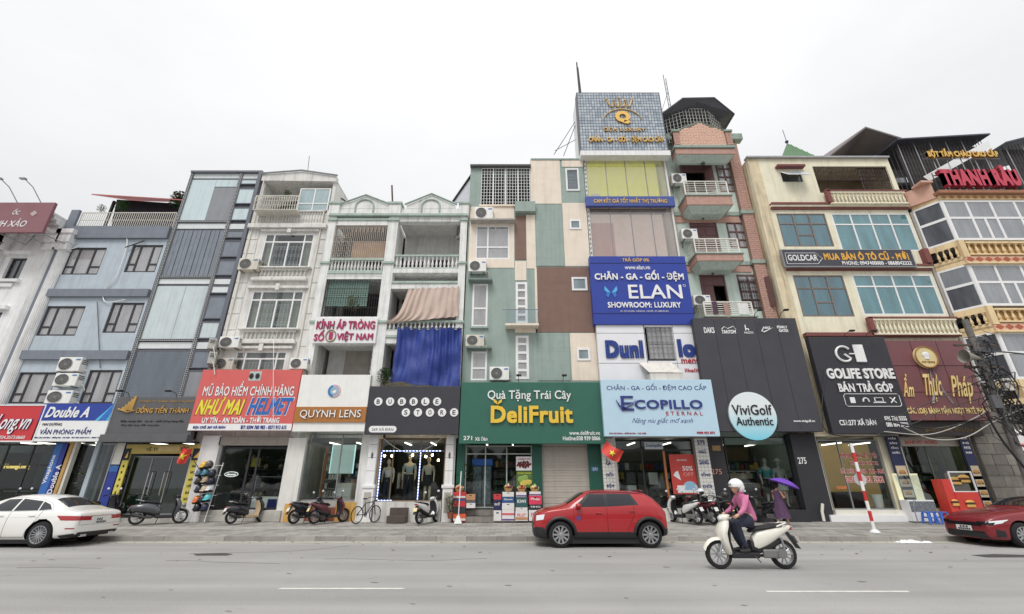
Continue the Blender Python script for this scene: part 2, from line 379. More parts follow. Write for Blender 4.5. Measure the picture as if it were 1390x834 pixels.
# ---------------------------------------------------------------- air conditioner units
AC = {}
def ac_proto(m, key):
    t = T('air_conditioner', 'x', 'air conditioner', (0, 0, 0), local=True)
    M().box(-.40, .40, 0, .30, 0, .56).build('casing', m, t, bevel=.02)
    g = M()
    g.lathe([(.235, .0), (.235, .022), (.215, .022), (.215, 0)], (-.11, 0, .28), 22, axis='y', caps=False)
    for r in (.05, .09, .13, .17): g.lathe([(r+.006, .012), (r+.006, .02), (r-.006, .02), (r-.006, .012)], (-.11, 0, .28), 18, axis='y', caps=False)
    for a in range(6): c, s_ = math.cos(a*math.pi/6), math.sin(a*math.pi/6); g.tube((-.11-c*.215, -.016, .28-s_*.215), (-.11+c*.215, -.016, .28+s_*.215), .004, n=4)
    g.build('fan_grille', mat('ac_grille', (150, 150, 148), .5), t)
    M().lathe([(.213, .002), (.213, .006)], (-.11, 0, .28), 22, axis='y').build('fan_opening', mat('ac_fan_dark', (62, 64, 66), .7), t)
    M().lathe([(.045, .006), (.045, .011), (.02, .011)], (-.11, 0, .28), 10, axis='y').build('fan_hub', mat('ac_grille', (0, 0, 0)), t)
    for i in range(3): M().box(.405, .408, .05, .25, .30+i*.07, .33+i*.07).build('side_vent', mat('ac_fan_dark', (0, 0, 0)), t)
    M().box(.2, .36, -.004, 0, .43, .49).build('maker_badge', mat('ac_badge', (70, 120, 180), .5), t)
    M().box(-.3, -.26, -.02, .42, -.04, -.003).box(.26, .3, -.02, .42, -.04, -.003).box(-.3, -.26, .38, .42, -.3, -.04).box(.26, .3, .38, .42, -.3, -.04).build('bracket', mat('ac_bracket', (120, 118, 114), .6, streak=.3), t)
    M().path([(.41, .2, .1), (.5, .22, .08), (.52, .3, -.1), (.5, .42, -.5)], .022, 6).build('pipe', CREAM, t, smooth=True)
    return t
ACM = {0: mat('ac_white', (224, 223, 218), .45, var=.05, streak=.2), 1: mat('ac_aged', (205, 198, 182), .5, var=.08, streak=.4), 2: mat('ac_grey', (176, 174, 168), .5, var=.1, streak=.5)}
def ac(xl, yt, xr, yb, Y, label, kind=0, rot=0, name=None):
    x0, x1, z0, z1 = R(xl, yt, xr, yb, Y); s = (x1-x0)/.8
    if kind not in AC: AC[kind] = ac_proto(ACM[kind], kind); o = AC[kind]; o.location = ((x0+x1)/2, Y, z0); o.scale = (s, s, (z1-z0)/.56); o.rotation_euler.z = rot; o['label'] = label
    else: o = dup(AC[kind], ((x0+x1)/2, Y, z0), rot, label); o.scale = (s, s, (z1-z0)/.56)
    o['group'] = 'air conditioner units on the house fronts'; return o
def sign(rect, Y, label, m, thick=.2, cat='sign', name='shop_sign', edge=None, bevel=.012, frame=None):
    x0, x1, z0, z1 = rect; t = T(name, label, cat, ((x0+x1)/2, Y, z0))
    box('board', t, x0, x1, Y, Y+thick, z0, z1, m, bevel=bevel)
    if frame:
        f = .05; M().box(x0-f, x0, Y-.02, Y+thick+.01, z0-f, z1+f).box(x1, x1+f, Y-.02, Y+thick+.01, z0-f, z1+f).box(x0, x1, Y-.02, Y+thick+.01, z1, z1+f).box(x0, x1, Y-.02, Y+thick+.01, z0-f, z0).build('frame', frame, t)
    return t
def sub(rect, a, b, c, d):
    """part of a rect, fractions from its top left corner: a..b across, c..d down"""
    x0, x1, z0, z1 = rect; return (x0+(x1-x0)*a, x0+(x1-x0)*b, z1-(z1-z0)*d, z1-(z1-z0)*c)
def slab(par, name, rect, Y, d, m, **kw): return box(name, par, rect[0], rect[1], Y-d, Y, rect[2], rect[3], m, **kw)
def spot(x, Y, z, label):
    t = T('sign_lamp', label, 'lamp', (x, Y, z), local=True, group='floodlights above the shop signs')
    M().path([(0, .25, 0), (0, .1, .16), (0, -.32, .2)], .014, 5).build('arm', BLK, t); M().box(-.11, .11, -.46, -.3, .12, .2).build('lamp_head', BLK, t, bevel=.02)
    return t
# ================================================================= SETTING
g = box('ground', None, -400, 400, -300, 500, -.9, -.02, mat('far_ground', (120, 118, 112), .95, var=.1)); g['kind'] = 'structure'
ROADM = mat('asphalt', (165, 164, 161), .88, var=.10, scale=.35, fine=.17, bump=.3)
t_ = ROADM.node_tree; b_ = t_.nodes['Principled BSDF']; o_ = t_.nodes.new('ShaderNodeTexCoord'); mp_ = t_.nodes.new('ShaderNodeMapping'); mp_.inputs['Scale'].default_value = (.05, .9, 1); t_.links.new(o_.outputs['Object'], mp_.inputs[0])
n_ = t_.nodes.new('ShaderNodeTexNoise'); n_.inputs['Scale'].default_value = 1.1; n_.inputs['Detail'].default_value = 5; t_.links.new(mp_.outputs[0], n_.inputs['Vector'])
r_ = t_.nodes.new('ShaderNodeMapRange'); r_.inputs[1].default_value = .3; r_.inputs[2].default_value = .7; r_.inputs[3].default_value = .80; r_.inputs[4].default_value = 1.06; t_.links.new(n_.outputs[0], r_.inputs[0])
src_ = b_.inputs['Base Color'].links[0].from_socket; v_ = t_.nodes.new('ShaderNodeVectorMath'); v_.operation = 'SCALE'; t_.links.new(src_, v_.inputs[0]); t_.links.new(r_.outputs[0], v_.inputs['Scale'])
n2_ = t_.nodes.new('ShaderNodeTexNoise'); n2_.inputs['Scale'].default_value = 1.3; n2_.inputs['Detail'].default_value = 7; n2_.inputs['Roughness'].default_value = .7; t_.links.new(o_.outputs['Object'], n2_.inputs['Vector'])
r2_ = t_.nodes.new('ShaderNodeMapRange'); r2_.inputs[1].default_value = .62; r2_.inputs[2].default_value = .74; r2_.inputs[4].default_value = .42; t_.links.new(n2_.outputs[0], r2_.inputs[0])
x_ = t_.nodes.new('ShaderNodeMixRGB'); x_.inputs[2].default_value = (*lin((112, 110, 106)), 1); t_.links.new(r2_.outputs[0], x_.inputs[0]); t_.links.new(v_.outputs[0], x_.inputs[1]); t_.links.new(x_.outputs[0], b_.inputs['Base Color'])
road = M().box(-200, 200, -10, 15.95, -.016, 0).build('road', ROADM); road['kind'] = 'structure'
GUT = mat('gutter_concrete', (178, 174, 162), .9, var=.14, scale=1.2, fine=.1)
gut = M().box(-60, 60, 15.954, 16.48, -.016, .006).build('gutter', GUT); gut['kind'] = 'structure'
LINE = mat('worn_road_paint', (214, 214, 206), .8, var=.16, scale=5)
for a, b, y in ((378, 547, 799.5), (1040, 1232, 803.5)):
    Yl = H_CAM/math.tan(math.atan((y-417)/FPX)-PITCH); xa, xb = X(a, y, Yl), X(b, y, Yl)
    o = M().quad((xa, Yl-.06, .004), (xb, Yl-.06, .004), (xb+.05, Yl+.06, .004), (xa+.02, Yl+.06, .004)).build('lane_marking', LINE, road)
TAR = mat('tar_patch', (74, 72, 70), .9, var=.2)
def flat(parent, name, pts, m, z=.006, **kw):
    r = []
    for px, py in pts: Yl = H_CAM/math.tan(math.atan((py-417)/FPX)-PITCH); r.append((X(px, py, Yl), Yl, z))
    return M().quad(*r).build(name, m, parent, **kw)
flat(road, 'drain_cover', [(262, 752), (302, 751), (316, 752.5), (308, 754.5), (266, 754.5)], TAR)
flat(road, 'tar_patch', [(1318, 754), (1350, 752.5), (1420, 754.5), (1420, 757), (1340, 757)], TAR)
CK = mat('road_crack', (128, 126, 122), .95, var=.1); rc = random.Random(21)
for i in range(5):
    x, y = rc.uniform(-13, 13), rc.uniform(10.5, 15); a = rc.choice((rc.uniform(-.25, .25), rc.uniform(1.2, 1.9))); ps = [(x, y, .003)]
    for k in range(rc.randrange(8, 22)): a += rc.uniform(-.5, .5)*.5; x += .22*math.cos(a); y = min(15.8, y+.22*math.sin(a)); ps.append((x, y, .003))
    M().path(ps, .006, 4).build('crack', CK, road)
for i, (px, py) in enumerate(((430, 738), (392, 779), (508, 791), (232, 801), (310, 830), (610, 796), (140, 811), (690, 795), (850, 812), (1010, 822), (750, 775), (970, 795), (70, 760), (1170, 790), (1290, 770), (560, 820), (905, 770))):
    q = random.uniform(3, 8); flat(road, 'oil_stain', [(px-q, py), (px-q*.3, py-.7), (px+q, py+.1), (px+q*.4, py+.8)], mat('oil_stain', (138, 135, 130), .9, var=.2), z=.005)
# pavement: kerb stones and pavers
PAV = mat('pavement_mortar', (118, 114, 107), .95, var=.1)
sw = M().prismx([(16.64, -.02), (16.64, .125), (21.05, .31), (21.05, -.02)], -60, 60).build('pavement', PAV); sw['kind'] = 'structure'
KS = [mat('kerb_stone_%d' % i, c, .9, var=.15, fine=.1, streak=.2) for i, c in enumerate([(152, 148, 142), (142, 138, 133), (160, 156, 150)])]
kme = [M().box(-.495, .495, 16.48, 16.66, -.02, .15).mesh('kerb_stone', m) for m in KS]
for i in range(-30, 31): link('kerb_stone', random.choice(kme), sw, loc=(i*1.0, random.uniform(-.006, .006), random.uniform(-.006, .004)))
PM = [mat('paver_%d' % i, c, .92, var=.12, scale=1.5, fine=.10) for i, c in enumerate([(160, 157, 151), (152, 149, 143), (168, 165, 159), (142, 139, 134)])]
pm = M()
for j in range(11):
    ya, yb = 16.67+j*.397, 16.67+(j+1)*.397-.012
    for i in range(-80, 81):
        xa = i*.4+(j % 2)*.2; dz = random.uniform(0, .005); k = random.choices((0, 1, 2, 3), (5, 4, 3, 1))[0]
        if j == 5: k = 2
        za, zb = SZ(ya)+dz-.02, SZ(yb)+dz-.02
        pm.quad((xa, ya, za), (xa+.388, ya, za), (xa+.388, yb, zb), (xa, yb, zb), k=k)
pm.build('paver', PM, sw, kind='stuff')
M().prismx([(18.48, SZ(18.48)-.012), (18.48, SZ(18.48)-.004), (18.6, SZ(18.6)-.004), (18.6, SZ(18.6)-.012)], -16, 40).build('pale_kerb_strip', mat('pale_strip', (186, 182, 174), .9, var=.1), sw)
# ================================================================= HOUSES
YF = 21.0
# ---- white classical building, far left
xR = -24.42
t = T('white_classical_house', 'white plastered classical house with fluted columns at the far left end', 'house', (-30, YF, .3))
W1 = mat('white_stucco', (226, 225, 222), .7, var=.08, streak=.35, bump=.15)
zt = Z(300, YF)
wr = [R(5+dx, yt, 30+dx, yb, YF) for dx, yt, yb in ((0, 350, 380), (-45, 452, 490), (-18, 452+0, 490))][:1]
zw0, zw1 = Z(380, YF), Z(350, YF)
wx = X(8, 365, YF), X(31, 365, YF)
low = [(wx[0], wx[1], z, z+1.9) for z in (zw0-3.7, zw0-7.2)]
hs = [(wx[0], wx[1], zw0, zw1)]+low+[(wx[0]-2.6, wx[1]-2.6, zw0, zw1)]
wallh(t, 'front_wall', -33, xR, .3, zt, YF, .25, hs, W1)
shell(t, -33, xR, YF+.25, .3, zt, 10, W1, [3.6, 7, 10.5])
for h in hs: win(t, h, YF+.12, grid([0, .5, 1], [0, 1]), DKF, CLRG, .07, cur=mat('pale_drape', (150, 148, 150), .9))
for xc in (X(62, 365, YF), X(62, 365, YF)-2.9, X(62, 365, YF)+.62, X(-8, 365, YF)):
    zc = zt-1.5; f = M().box(xc-.36, xc+.36, YF-.36, YF, zc, zc+.5).box(xc-.44, xc+.44, YF-.42, YF, zc+.5, zc+.75).box(xc-.3, xc+.3, YF-.3, YF, zc-.35, zc).box(xc-.36, xc+.36, YF-.34, YF, zc-.45, zc-.35).build('capital', W1, t)
    pr = []
    for i in range(28): a = math.pi+math.pi*i/27; rr = .27+(.02 if i % 2 else -.02); pr.append((xc+rr*math.cos(a), YF+.03+rr*math.sin(a)))
    M().rings([[(a, b, 3.9) for a, b in pr], [(a, b, zc-.45) for a, b in pr]]).build('fluted_column', W1, t)
z = zt-.75
for a, b, pr in ((0, .22, .35), (.22, .4, .55), (.4, .62, .75), (.62, .75, .9)): box('cornice', t, -33, xR-.02, YF-pr, YF-.003, z+a, z+b, W1, bevel=.02)
for i in range(12): box('modillion', t, -31+i*.55, -30.8+i*.55, YF-.6, YF-.004, z-.16, z-.003, W1)
for h in hs: box('window_sill', t, h[0]-.2, h[1]+.2, YF-.18, YF-.003, h[2]-.16, h[2]-.01, W1); box('window_head', t, h[0]-.25, h[1]+.25, YF-.22, YF-.003, h[3]+.1, h[3]+.3, W1); box('window_swag', t, h[0]+.1, h[1]-.1, YF-.1, YF-.003, h[2]-.45, h[2]-.2, W1, bevel=.04)
# ---- blue house
BL = mat('pale_blue_paint', (168, 182, 193), .75, var=.06, streak=.24, bump=.1); SL = mat('slate_blue_paint', (112, 120, 134), .7, var=.08, streak=.25)
x0, x1 = -24.35, -18.62; zt = Z(309, YF)
t = T('blue_house', 'pale blue house with slate grey bands and a roof terrace', 'house', ((x0+x1)/2, YF, .3))
ws = [(88.2, 336.3, 138.6, 373), (174, 332.6, 227.5, 369.7), (56, 415.7, 109, 456), (145.6, 411, 203, 452), (18.4, 505.5, 71, 548), (114, 502.5, 171, 548)]
wr = [R(*q, YF) for q in ws]
wr[1] = (wr[1][0], min(wr[1][1], x1-.15), *wr[1][2:]); wr[3] = (wr[3][0], min(wr[3][1], x1-.12), *wr[3][2:]); wr[5] = (wr[5][0], min(wr[5][1], x1-.1), *wr[5][2:])
shop = (-23.95, x1-.2, .3, 3.75)
wallh(t, 'front_wall', x0, x1, .3, zt, YF, .22, wr+[shop], BL); shell(t, x0, x1, YF+.22, .3, zt, 10, BL, [.42, 3.95, 7.3, 10.7, zt-.4])
box('grey_pilaster', t, x0-.03, x0+.42, YF-.14, YF-.004, 3.6, Z(287, YF), SL)
for ya, yb in ((309, 325), (394, 404), (477, 489)): box('grey_band', t, x0+.425, x1-.01, YF-.16, YF-.004, Z(yb, YF), Z(ya, YF), SL)
cs = [(0, .27, 0, .3), (0, .27, .3, 1), (.27, .68, 0, 1), (.68, 1, 0, .3), (.68, 1, .3, 1)]
for i, r in enumerate(wr): win(t, r, YF+.05, cs, DKF, CURG, .085, cur=CURT if i < 4 else mat('sallow_curtain', (196, 194, 182), .85), th=.08)
zr = Z(309, YF); RAILC = mat('cream_rail', (206, 202, 190), .5, var=.05, streak=.15)
bars(t, x0+.45, x1-.05, YF+.05, zr+.02, zr+.98, 44, 1, RAILC, .018, name='terrace_railing', nm='railing_bar')
zc = zr; CAN = mat('dark_canopy_net', (44, 42, 52), .9, var=.2)
cy = YF+1.0
box('canopy_post', t, x0+.6, x0+.72, cy+.2, cy+.32, zc, zc+2.6, BLK); box('canopy_post', t, x1-.3, x1-.18, cy+.2, cy+.32, zc, zc+1.75, BLK)
M().quad((x0+1.0, cy+.4, zc+.1), (x1-.1, cy+.4, zc+.1), (x1-.1, cy+.5, zc+2.5), (x0+.5, cy+.5, zc+2.9)).build('canopy_net', CAN, t)
M().rings([[(x0-.2, cy-.35, zc+2.62), (x1-.05, cy-.35, zc+2.2), (x1-.05, cy-.35, zc+2.27), (x0-.2, cy-.35, zc+2.69)], [(x0-.2, cy+2.2, zc+4.0), (x1-.05, cy+2.2, zc+3.8), (x1-.05, cy+2.2, zc+3.87), (x0-.2, cy+2.2, zc+4.07)]]).build('canopy_roof', mat('red_roof_sheet', (178, 84, 82), .7, var=.12, streak=.3), t)
# ---- glass fronted grey house
x0, x1 = -18.55, -14.4; zt = Z(233, YF)
GF = mat('grey_steel_frame', (96, 100, 112), .5, var=.06, streak=.15); PERF = dotmat('perforated_strip', (70, 70, 76), (196, 198, 198), 34, .62)
t = T('glass_fronted_house', 'narrow house faced in grey steel and pale glass panels', 'house', ((x0+x1)/2, YF, .3))
shell(t, x0, x1, YF+.3, .3, zt, 10, mat('grey_panel', (120, 122, 130), .6, streak=.2), [.42, 3.95, 7.3, 10.7, 14.2])
xm = X(327, 240, YF)
pale = mat('pale_glazed_panel', (186, 200, 202), .16, var=.05, streak=.25, coat=.5); palw = mat('white_spandrel', (206, 212, 214), .3, var=.05, streak=.12)
sky_p = mat('pale_cyan_panel', (186, 206, 212), .14, var=.04, coat=.6, streak=.2); dkp = mat('slate_ribbed_panel', (118, 127, 140), .35, var=.12, streak=.25); mid = mat('mid_grey_panel', (134, 138, 144), .3, var=.08, streak=.2)
def gp(name, xa, xb, ya, yb, m, lift=.05): return box(name, t, xa, xb, YF+.1-lift, YF+.1, Z(yb, YF), Z(ya, YF), m, bevel=.006)
box('backing_panel', t, x0+.01, x1-.01, YF+.1, YF+.28, 4.0, zt, GF)
box('side_frame', t, x1-.2, x1-.01, YF-.1, YF+.098, 4.0, zt, GF); box('top_frame', t, x0+.01, x1-.21, YF-.1, YF+.098, zt-.12, zt, GF)
box('perforated_edge', t, x0+.01, x0+.13, YF-.04, YF+.098, 4.0, zt-.125, PERF); box('perforated_mullion', t, xm-.07, xm+.07, YF-.04, YF+.098, 4.0, zt-.125, PERF)
L0, L1, R0, R1 = x0+.15, xm-.09, xm+.09, x1-.22
for ya, yb, m in ((235, 241.5, palw), (303, 310, palw), (378, 385, palw), (464, 473, palw)): gp('spandrel_panel', L0, L1, ya, yb, m); gp('spandrel_panel', R0, R1, ya+.5, yb+.5, m)
for ya in (300, 375.5, 461.5): box('perforated_transom', t, L0, L1, YF-.03, YF+.098, Z(ya+1.7, YF), Z(ya-.5, YF), PERF)
gp('glass_panel', L0, L0+(L1-L0)*.52, 243.5, 298.5, sky_p); gp('glass_panel', L0+(L1-L0)*.525, L1, 243.5, 253, sky_p); gp('glass_panel', L0+(L1-L0)*.525, L1, 254, 298.5, mid)
for i in range(11):
    a = L0+(L1-L0)*i/11; gp('ribbed_panel', a+.005, a+(L1-L0)/11-.02, 312.5, 374, dkp, .05+.015*(i % 2))
gp('glass_panel', L0, L0+(L1-L0)*.55, 388, 460, pale); gp('glass_panel', L0+(L1-L0)*.556, L1, 388, 460, pale)
wl = (L0, L1, Z(545, YF), Z(475, YF)); win(t, wl, YF+.02, grid([0, 1], [0, 1]), GF, glass('blue_grey_pane', (170, 182, 196), .12, cover=.35, cc=(110, 124, 140)), .05, th=.06)
for i in range(16): z = wl[2]+.1+(wl[3]-wl[2]-.2)*i/16; box('blind_slat', t, wl[0]+.06, wl[1]-.06, YF+.085, YF+.098, z, z+.09, mat('blind_slat', (168, 176, 188), .7))
for ya, yb, m in ((243.5, 250.5, sky_p), (256, 277, sky_p), (282, 299.5, sky_p), (313, 323, dkp), (327, 349, dkp), (353, 374, dkp), (388, 398.5, palw), (402, 433, dkp), (437, 460, pale), (476, 500, dkp), (503, 540, mid)):
    win(t, (R0, R1, Z(yb, YF), Z(ya, YF)), YF-.02, grid([0, 1], [0, 1]), GF, m, .05, th=.06)
# ---- beige house with grilled windows
x0, x1 = -14.38, -10.08; BG = mat('greyish_cream_stucco', (212, 210, 205), .8, var=.09, streak=.42, bump=.15)
zt = Z(286, YF)
t = T('grey_white_house', 'weathered greyish white house with grilled white windows and a low gable', 'house', ((x0+x1)/2, YF, .3))
wr = [R(355.4, 317.5, 423, 364, YF), R(337, 395, 408.4, 447, YF), R(316, 477, 386, 520, YF)]
shop = (*R(290, 607, 388, 700, YF)[:2], .3, 3.4)
terr = (x0+.25, x1-.25, Z(304, YF), Z(250, YF))
zt2 = Z(246, YF)
wallh(t, 'front_wall', x0, x1, .3, zt, YF, .22, wr+[shop], BG)
shell(t, x0, x1, YF+.22, .3, zt, 10, BG, [.42, 3.7, 7.2, 10.8, zt-.2])
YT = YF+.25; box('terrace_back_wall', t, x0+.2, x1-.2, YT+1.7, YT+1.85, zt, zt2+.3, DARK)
box('terrace_side_wall', t, x0, x0+.2, YF+.1, YT+4, zt-.1, zt2, BG); box('terrace_side_wall', t, x1-.2, x1, YF+.1, YT+4, zt-.1, zt2, BG)
xg0, xg1 = x0, x1
M().prism([(x0, zt2), (x1, zt2-.05), (x1, zt2+.28), (x0+(x1-x0)*.52, zt2+.62), (x0, zt2+.42)], YF-.05, YF+.25).build('gable_parapet', BG, t)
M().path([(x0-.05, YF-.1, zt2+.46), (x0+(x1-x0)*.52, YF-.1, zt2+.68), (x1+.05, YF-.1, zt2+.32)], .07, 4).build('gable_coping', mat('grey_coping', (160, 162, 166), .7, streak=.3), t)
box('terrace_ceiling', t, x0, x1, YF+.26, YT+4, zt2-.02, zt2+.1, BG)
g2 = R(405, 256, 451, 287, YF); win(t, (g2[0], x1-.22, g2[2]-.1, g2[3]), YF, grid([0, .5, 1], [0, .38, 1]), UPVC, glass('pale_cyan_pane', (215, 235, 238), .12, cover=.55, cc=(190, 212, 216)), .06)
balustrade(t, x0+.3, x1-.3, YF-.02, Z(306, YF), Z(287, YF), 24, BG, r=.06)
box('string_course', t, x0+.02, x1-.02, YF-.25, YF-.003, Z(312, YF), Z(306.5, YF), BG, bevel=.02)
pb = R(346, 266, 404, 285, YF-.6); pt = T('balcony_basket', 'cream iron planter basket hung on the top terrace of the greyish white house', 'planter', ((pb[0]+pb[1])/2, YF-.6, pb[2]))
bars(pt, pb[0], pb[1], YF-.6, pb[2], pb[3], 17, 2, RAILC, .02, name='basket_front', nm='basket_bar'); M().box(pb[0], pb[1], YF-.6, YF-.03, pb[2], pb[2]+.04).build('basket_base', RAILC, pt)
for i in range(17): M().path([(pb[0]+(i+.5)/17*(pb[1]-pb[0]), YF-.62, pb[3]-.05), (pb[0]+(i+.5)/17*(pb[1]-pb[0]), YF-.8, pb[3]-.3), (pb[0]+(i+.5)/17*(pb[1]-pb[0]), YF-.62, pb[2])], .014, 4).build('basket_bar', RAILC, pt)
GR = mat('white_iron_grille', (210, 208, 200), .5, streak=.1)
def grillework(par, rect, Y):
    x0_, x1_, z0_, z1_ = rect; mb = M(); n = max(3, int((x1_-x0_)/.16))
    for i in range(n+1): x = x0_+(x1_-x0_)*i/n; mb.tube((x, Y, z0_), (x, Y, z1_), .011, 4)
    for zz in (z0_, z1_, z0_+(z1_-z0_)*.12, z0_+(z1_-z0_)*.88): mb.tube((x0_, Y, zz), (x1_, Y, zz), .012, 4)
    for i in range(n):
        xc = x0_+(x1_-x0_)*(i+.5)/n
        for zz in (z0_+(z1_-z0_)*.2, z0_+(z1_-z0_)*.8, z0_+(z1_-z0_)*.5):
            mb.path([(xc+.06*math.cos(a*math.pi/4), Y, zz+.09*math.sin(a*math.pi/4)) for a in range(9)], .008, 4)
    return mb.build('window_grille', GR, par)
cB = [(0, .19, 0, .76), (.19, .5, 0, .76), (.5, .81, 0, .76), (.81, 1, 0, .76), (0, .19, .76, 1), (.19, .81, .76, 1), (.81, 1, .76, 1)]
for i, r in enumerate(wr):
    wf = win(t, r, YF+.02, cB, UPVC, CLRG, .07, cur=None)
    grillework(wf, sub(r, .2, .49, .27, .96), YF+.12); grillework(wf, sub(r, .51, .8, .27, .96), YF+.12)
    curtain(wf, r[0]+.05, r[0]+(r[1]-r[0])*(.22 if i == 0 else .45), YF+.2, r[2], r[3], mat('beige_curtain', (170, 164, 146), .85), .05); curtain(wf, r[0]+(r[1]-r[0])*(.78 if i == 0 else .55), r[1]-.05, YF+.2, r[2], r[3], mat('beige_curtain', (0, 0, 0)), .05)
    box('window_head', t, r[0]-.25, r[1]+.25, YF-.14, YF-.003, r[3]+.1, r[3]+.24, BG, bevel=.02); box('keystone', t, (r[0]+r[1])/2-.1, (r[0]+r[1])/2+.1, YF-.2, YF-.143, r[3]-.02, r[3]+.34, BG)
    if i < 2:
        balustrade(t, r[0]-.02, r[1]+.02, YF-.08, r[2]-.62, r[2]-.1, 13, BG, r=.05, d=.14, name='balconet'); box('window_sill', t, r[0]-.2, r[1]+.2, YF-.26, YF-.003, r[2]-.09, r[2]-.005, BG, bevel=.02)
        box('sill_shelf', t, r[0]-.1, r[1]+.1, YF-.22, YF-.003, r[2]-.80, r[2]-.64, BG, bevel=.02)
for z in [4.6+i*.86 for i in range(12)]:
    for a, b in ((x0+.02, wr[0][0]-.35), (wr[0][1]+.35, x1-.02)):
        if z < zt-.6: box('stucco_block', t, a, b, YF-.03, YF-.002, z+.02, z+.82, BG, bevel=.008)
M().path([(x1-.35, YF-.09, zt), (x1-.36, YF-.09, 4.2)], .035, 6).build('downpipe', CREAM, t); M().path([(x0+.2, YF-.09, zt2), (x0+.21, YF-.09, 4.2)], .035, 6).build('downpipe', CREAM, t)
# ---- green and white double house
x0, x1 = -10.05, -2.45; GW = mat('chalky_white_paint', (218, 219, 216), .8, var=.09, streak=.5, bump=.2); GT = mat('sage_trim', (160, 180, 168), .75, var=.1, streak=.35)
t = T('double_balcony_house', 'white double fronted house with sage trims, open balconies and two small gables', 'house', ((x0+x1)/2, YF, .3))
zt = Z(296, YF)
cl = [(x0, x0+.42), (X(524.5, 333, YF), X(538, 333, YF)), (X(628, 333, YF), x1)]
cl[2] = (x1-.36, x1)
for a, b in cl:
    box('column', t, a, b, YF-.12, YF+.3, .3, zt, GW)
    for z in (zt-.28, Z(360, YF), Z(440, YF)): box('column_collar', t, a-.05, b+.05, YF-.2, YF+.3, z, z+.14, GT, bevel=.02)
    box('column_cap', t, a-.08, b+.08, YF-.22, YF+.32, zt+.02, zt+.75, GW, bevel=.02); box('column_coping', t, a-.14, b+.14, YF-.28, YF+.36, zt+.752, zt+.9, GT, bevel=.02)
shell(t, x0, x1, YF+1.7, .3, zt, 8, GW, [.42, 3.9])
for sx0, sx1 in ((x0, x0+.15), (x1-.15, x1), (cl[1][0]+.1, cl[1][1]-.1)): box('party_wall', t, sx0+.01, sx1-.01, YF+.3, YF+1.7, 3.8, zt, GW)
bays = [(cl[0][1], cl[1][0]), (cl[1][1], cl[2][0])]
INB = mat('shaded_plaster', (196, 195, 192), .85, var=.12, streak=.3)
box('parapet_band', t, x0, x1, YF-.24, YF+.25, zt-.002, zt+.16, GT, bevel=.02)
box('parapet', t, x0+.02, x1-.02, YF-.08, YF+.15, zt+.162, zt+.55, GW)
for bi, (a, b) in enumerate(bays):
    c = (a+b)/2; top = zt+.95+.08*bi
    M().prism([(c-1.35, zt+.552), (c+1.35, zt+.552), (c+1.35, zt+.75), (c, top+.42), (c-1.35, zt+.75)], YF-.09, YF+.14).build('gable', GW, t)
    M().path([(c-1.45, YF-.14, zt+.78), (c, YF-.14, top+.47), (c+1.45, YF-.14, zt+.78)], .07, 4).build('gable_coping', GT, t)
    M().path([(c-.5, YF-.12, zt+.3), (c-.5, YF-.12, zt+.7)]+[(c-.5*math.cos(i*math.pi/10), YF-.12, zt+.7+.42*math.sin(i*math.pi/10)) for i in range(1, 10)]+[(c+.5, YF-.12, zt+.7), (c+.5, YF-.12, zt+.3)], .05, 4).build('gable_arch', GT, t)
    # openings: top, middle, lower ; slabs and back walls
    for yt, yb, bt, bb in (((307, 351, 352, 370), (380, 431, None, None), (467, 512, None, None)) if bi == 0 else ((302, 347, 347, 366), (393, 436, 436, 450), (467, 512, None, None))):
        z1_ = Z(yt, YF); zb = Z(bb or yb, YF)
        box('beam', t, a-.001, b+.001, YF-.08, YF+.3, z1_, z1_+.42, GW); box('beam_trim', t, a+.002, b-.002, YF-.14, YF-.082, z1_+.30, z1_+.42, GT)
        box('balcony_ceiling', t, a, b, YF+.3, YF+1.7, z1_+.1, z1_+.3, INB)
        box('balcony_floor', t, a, b, YF-.1, YF+1.7, zb-.24, zb, GW)
        if bt: balustrade(t, a+.02, b-.02, YF, zb+.002, Z(bt, YF), 16, WHT if bi else GW, GT, r=.07, rail=.1)
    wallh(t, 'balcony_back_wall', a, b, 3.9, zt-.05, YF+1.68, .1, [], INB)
    def door(xa, xb, za, zb, m, nm='balcony_door'):
        f = box(nm, t, xa, xb, YF+1.6, YF+1.675, za, zb, m)
        for u in (.08, .54):
            for v0, v1 in ((.06, .38), (.44, .92)): M().box(xa+(xb-xa)*u, xa+(xb-xa)*(u+.38), YF+1.575, YF+1.598, za+(zb-za)*v0, za+(zb-za)*v1).build('door_panel', m, f, bevel=.01)
        return f
DW = mat('faded_wood_door', (150, 144, 136), .7, var=.1, streak=.2); DBR = mat('brown_door', (112, 78, 70), .6, var=.1)
a, b = bays[0]
z = Z(509, YF); door(a+.9, a+2.3, z, z+2.1, DW); door(a+2.4, b-.05, z, z+2.1, DW); win(t, (a+.3, a+2.2, z+2.15, z+2.6), YF+1.6, grid([0, .5, 1], [0, 1]), DBR, DARK, .05); win(t, (a+2.3, b-.1, z+2.15, z+2.6), YF+1.6, grid([0, .5, 1], [0, 1]), DBR, DARK, .05)
z = Z(436, YF); win(t, (a+.4, b-.4, z+.2, z+2.2), YF+1.6, grid([0, .33, .66, 1], [0, 1]), DBR, DARK, .06); z = Z(370, YF); door(a+1.3, a+2.5, z, z+1.9, DBR)
a, b = bays[1]
z = Z(450, YF); door(a+.2, a+1.5, z, z+2.1, DW); win(t, (a+.2, a+1.5, z+2.15, z+2.7), YF+1.6, grid([0, .5, 1], [0, 1]), DBR, DARK, .05)
z = Z(366, YF); win(t, (a+1.6, a+2.7, z+.4, z+1.4), YF+1.6, grid([0, .5, 1], [0, 1]), DBR, DARK, .06); win(t, (a+.1, a+1.2, z+.4, z+1.3), YF+1.6, grid([0, .5, 1], [0, 1]), DBR, DARK, .06)
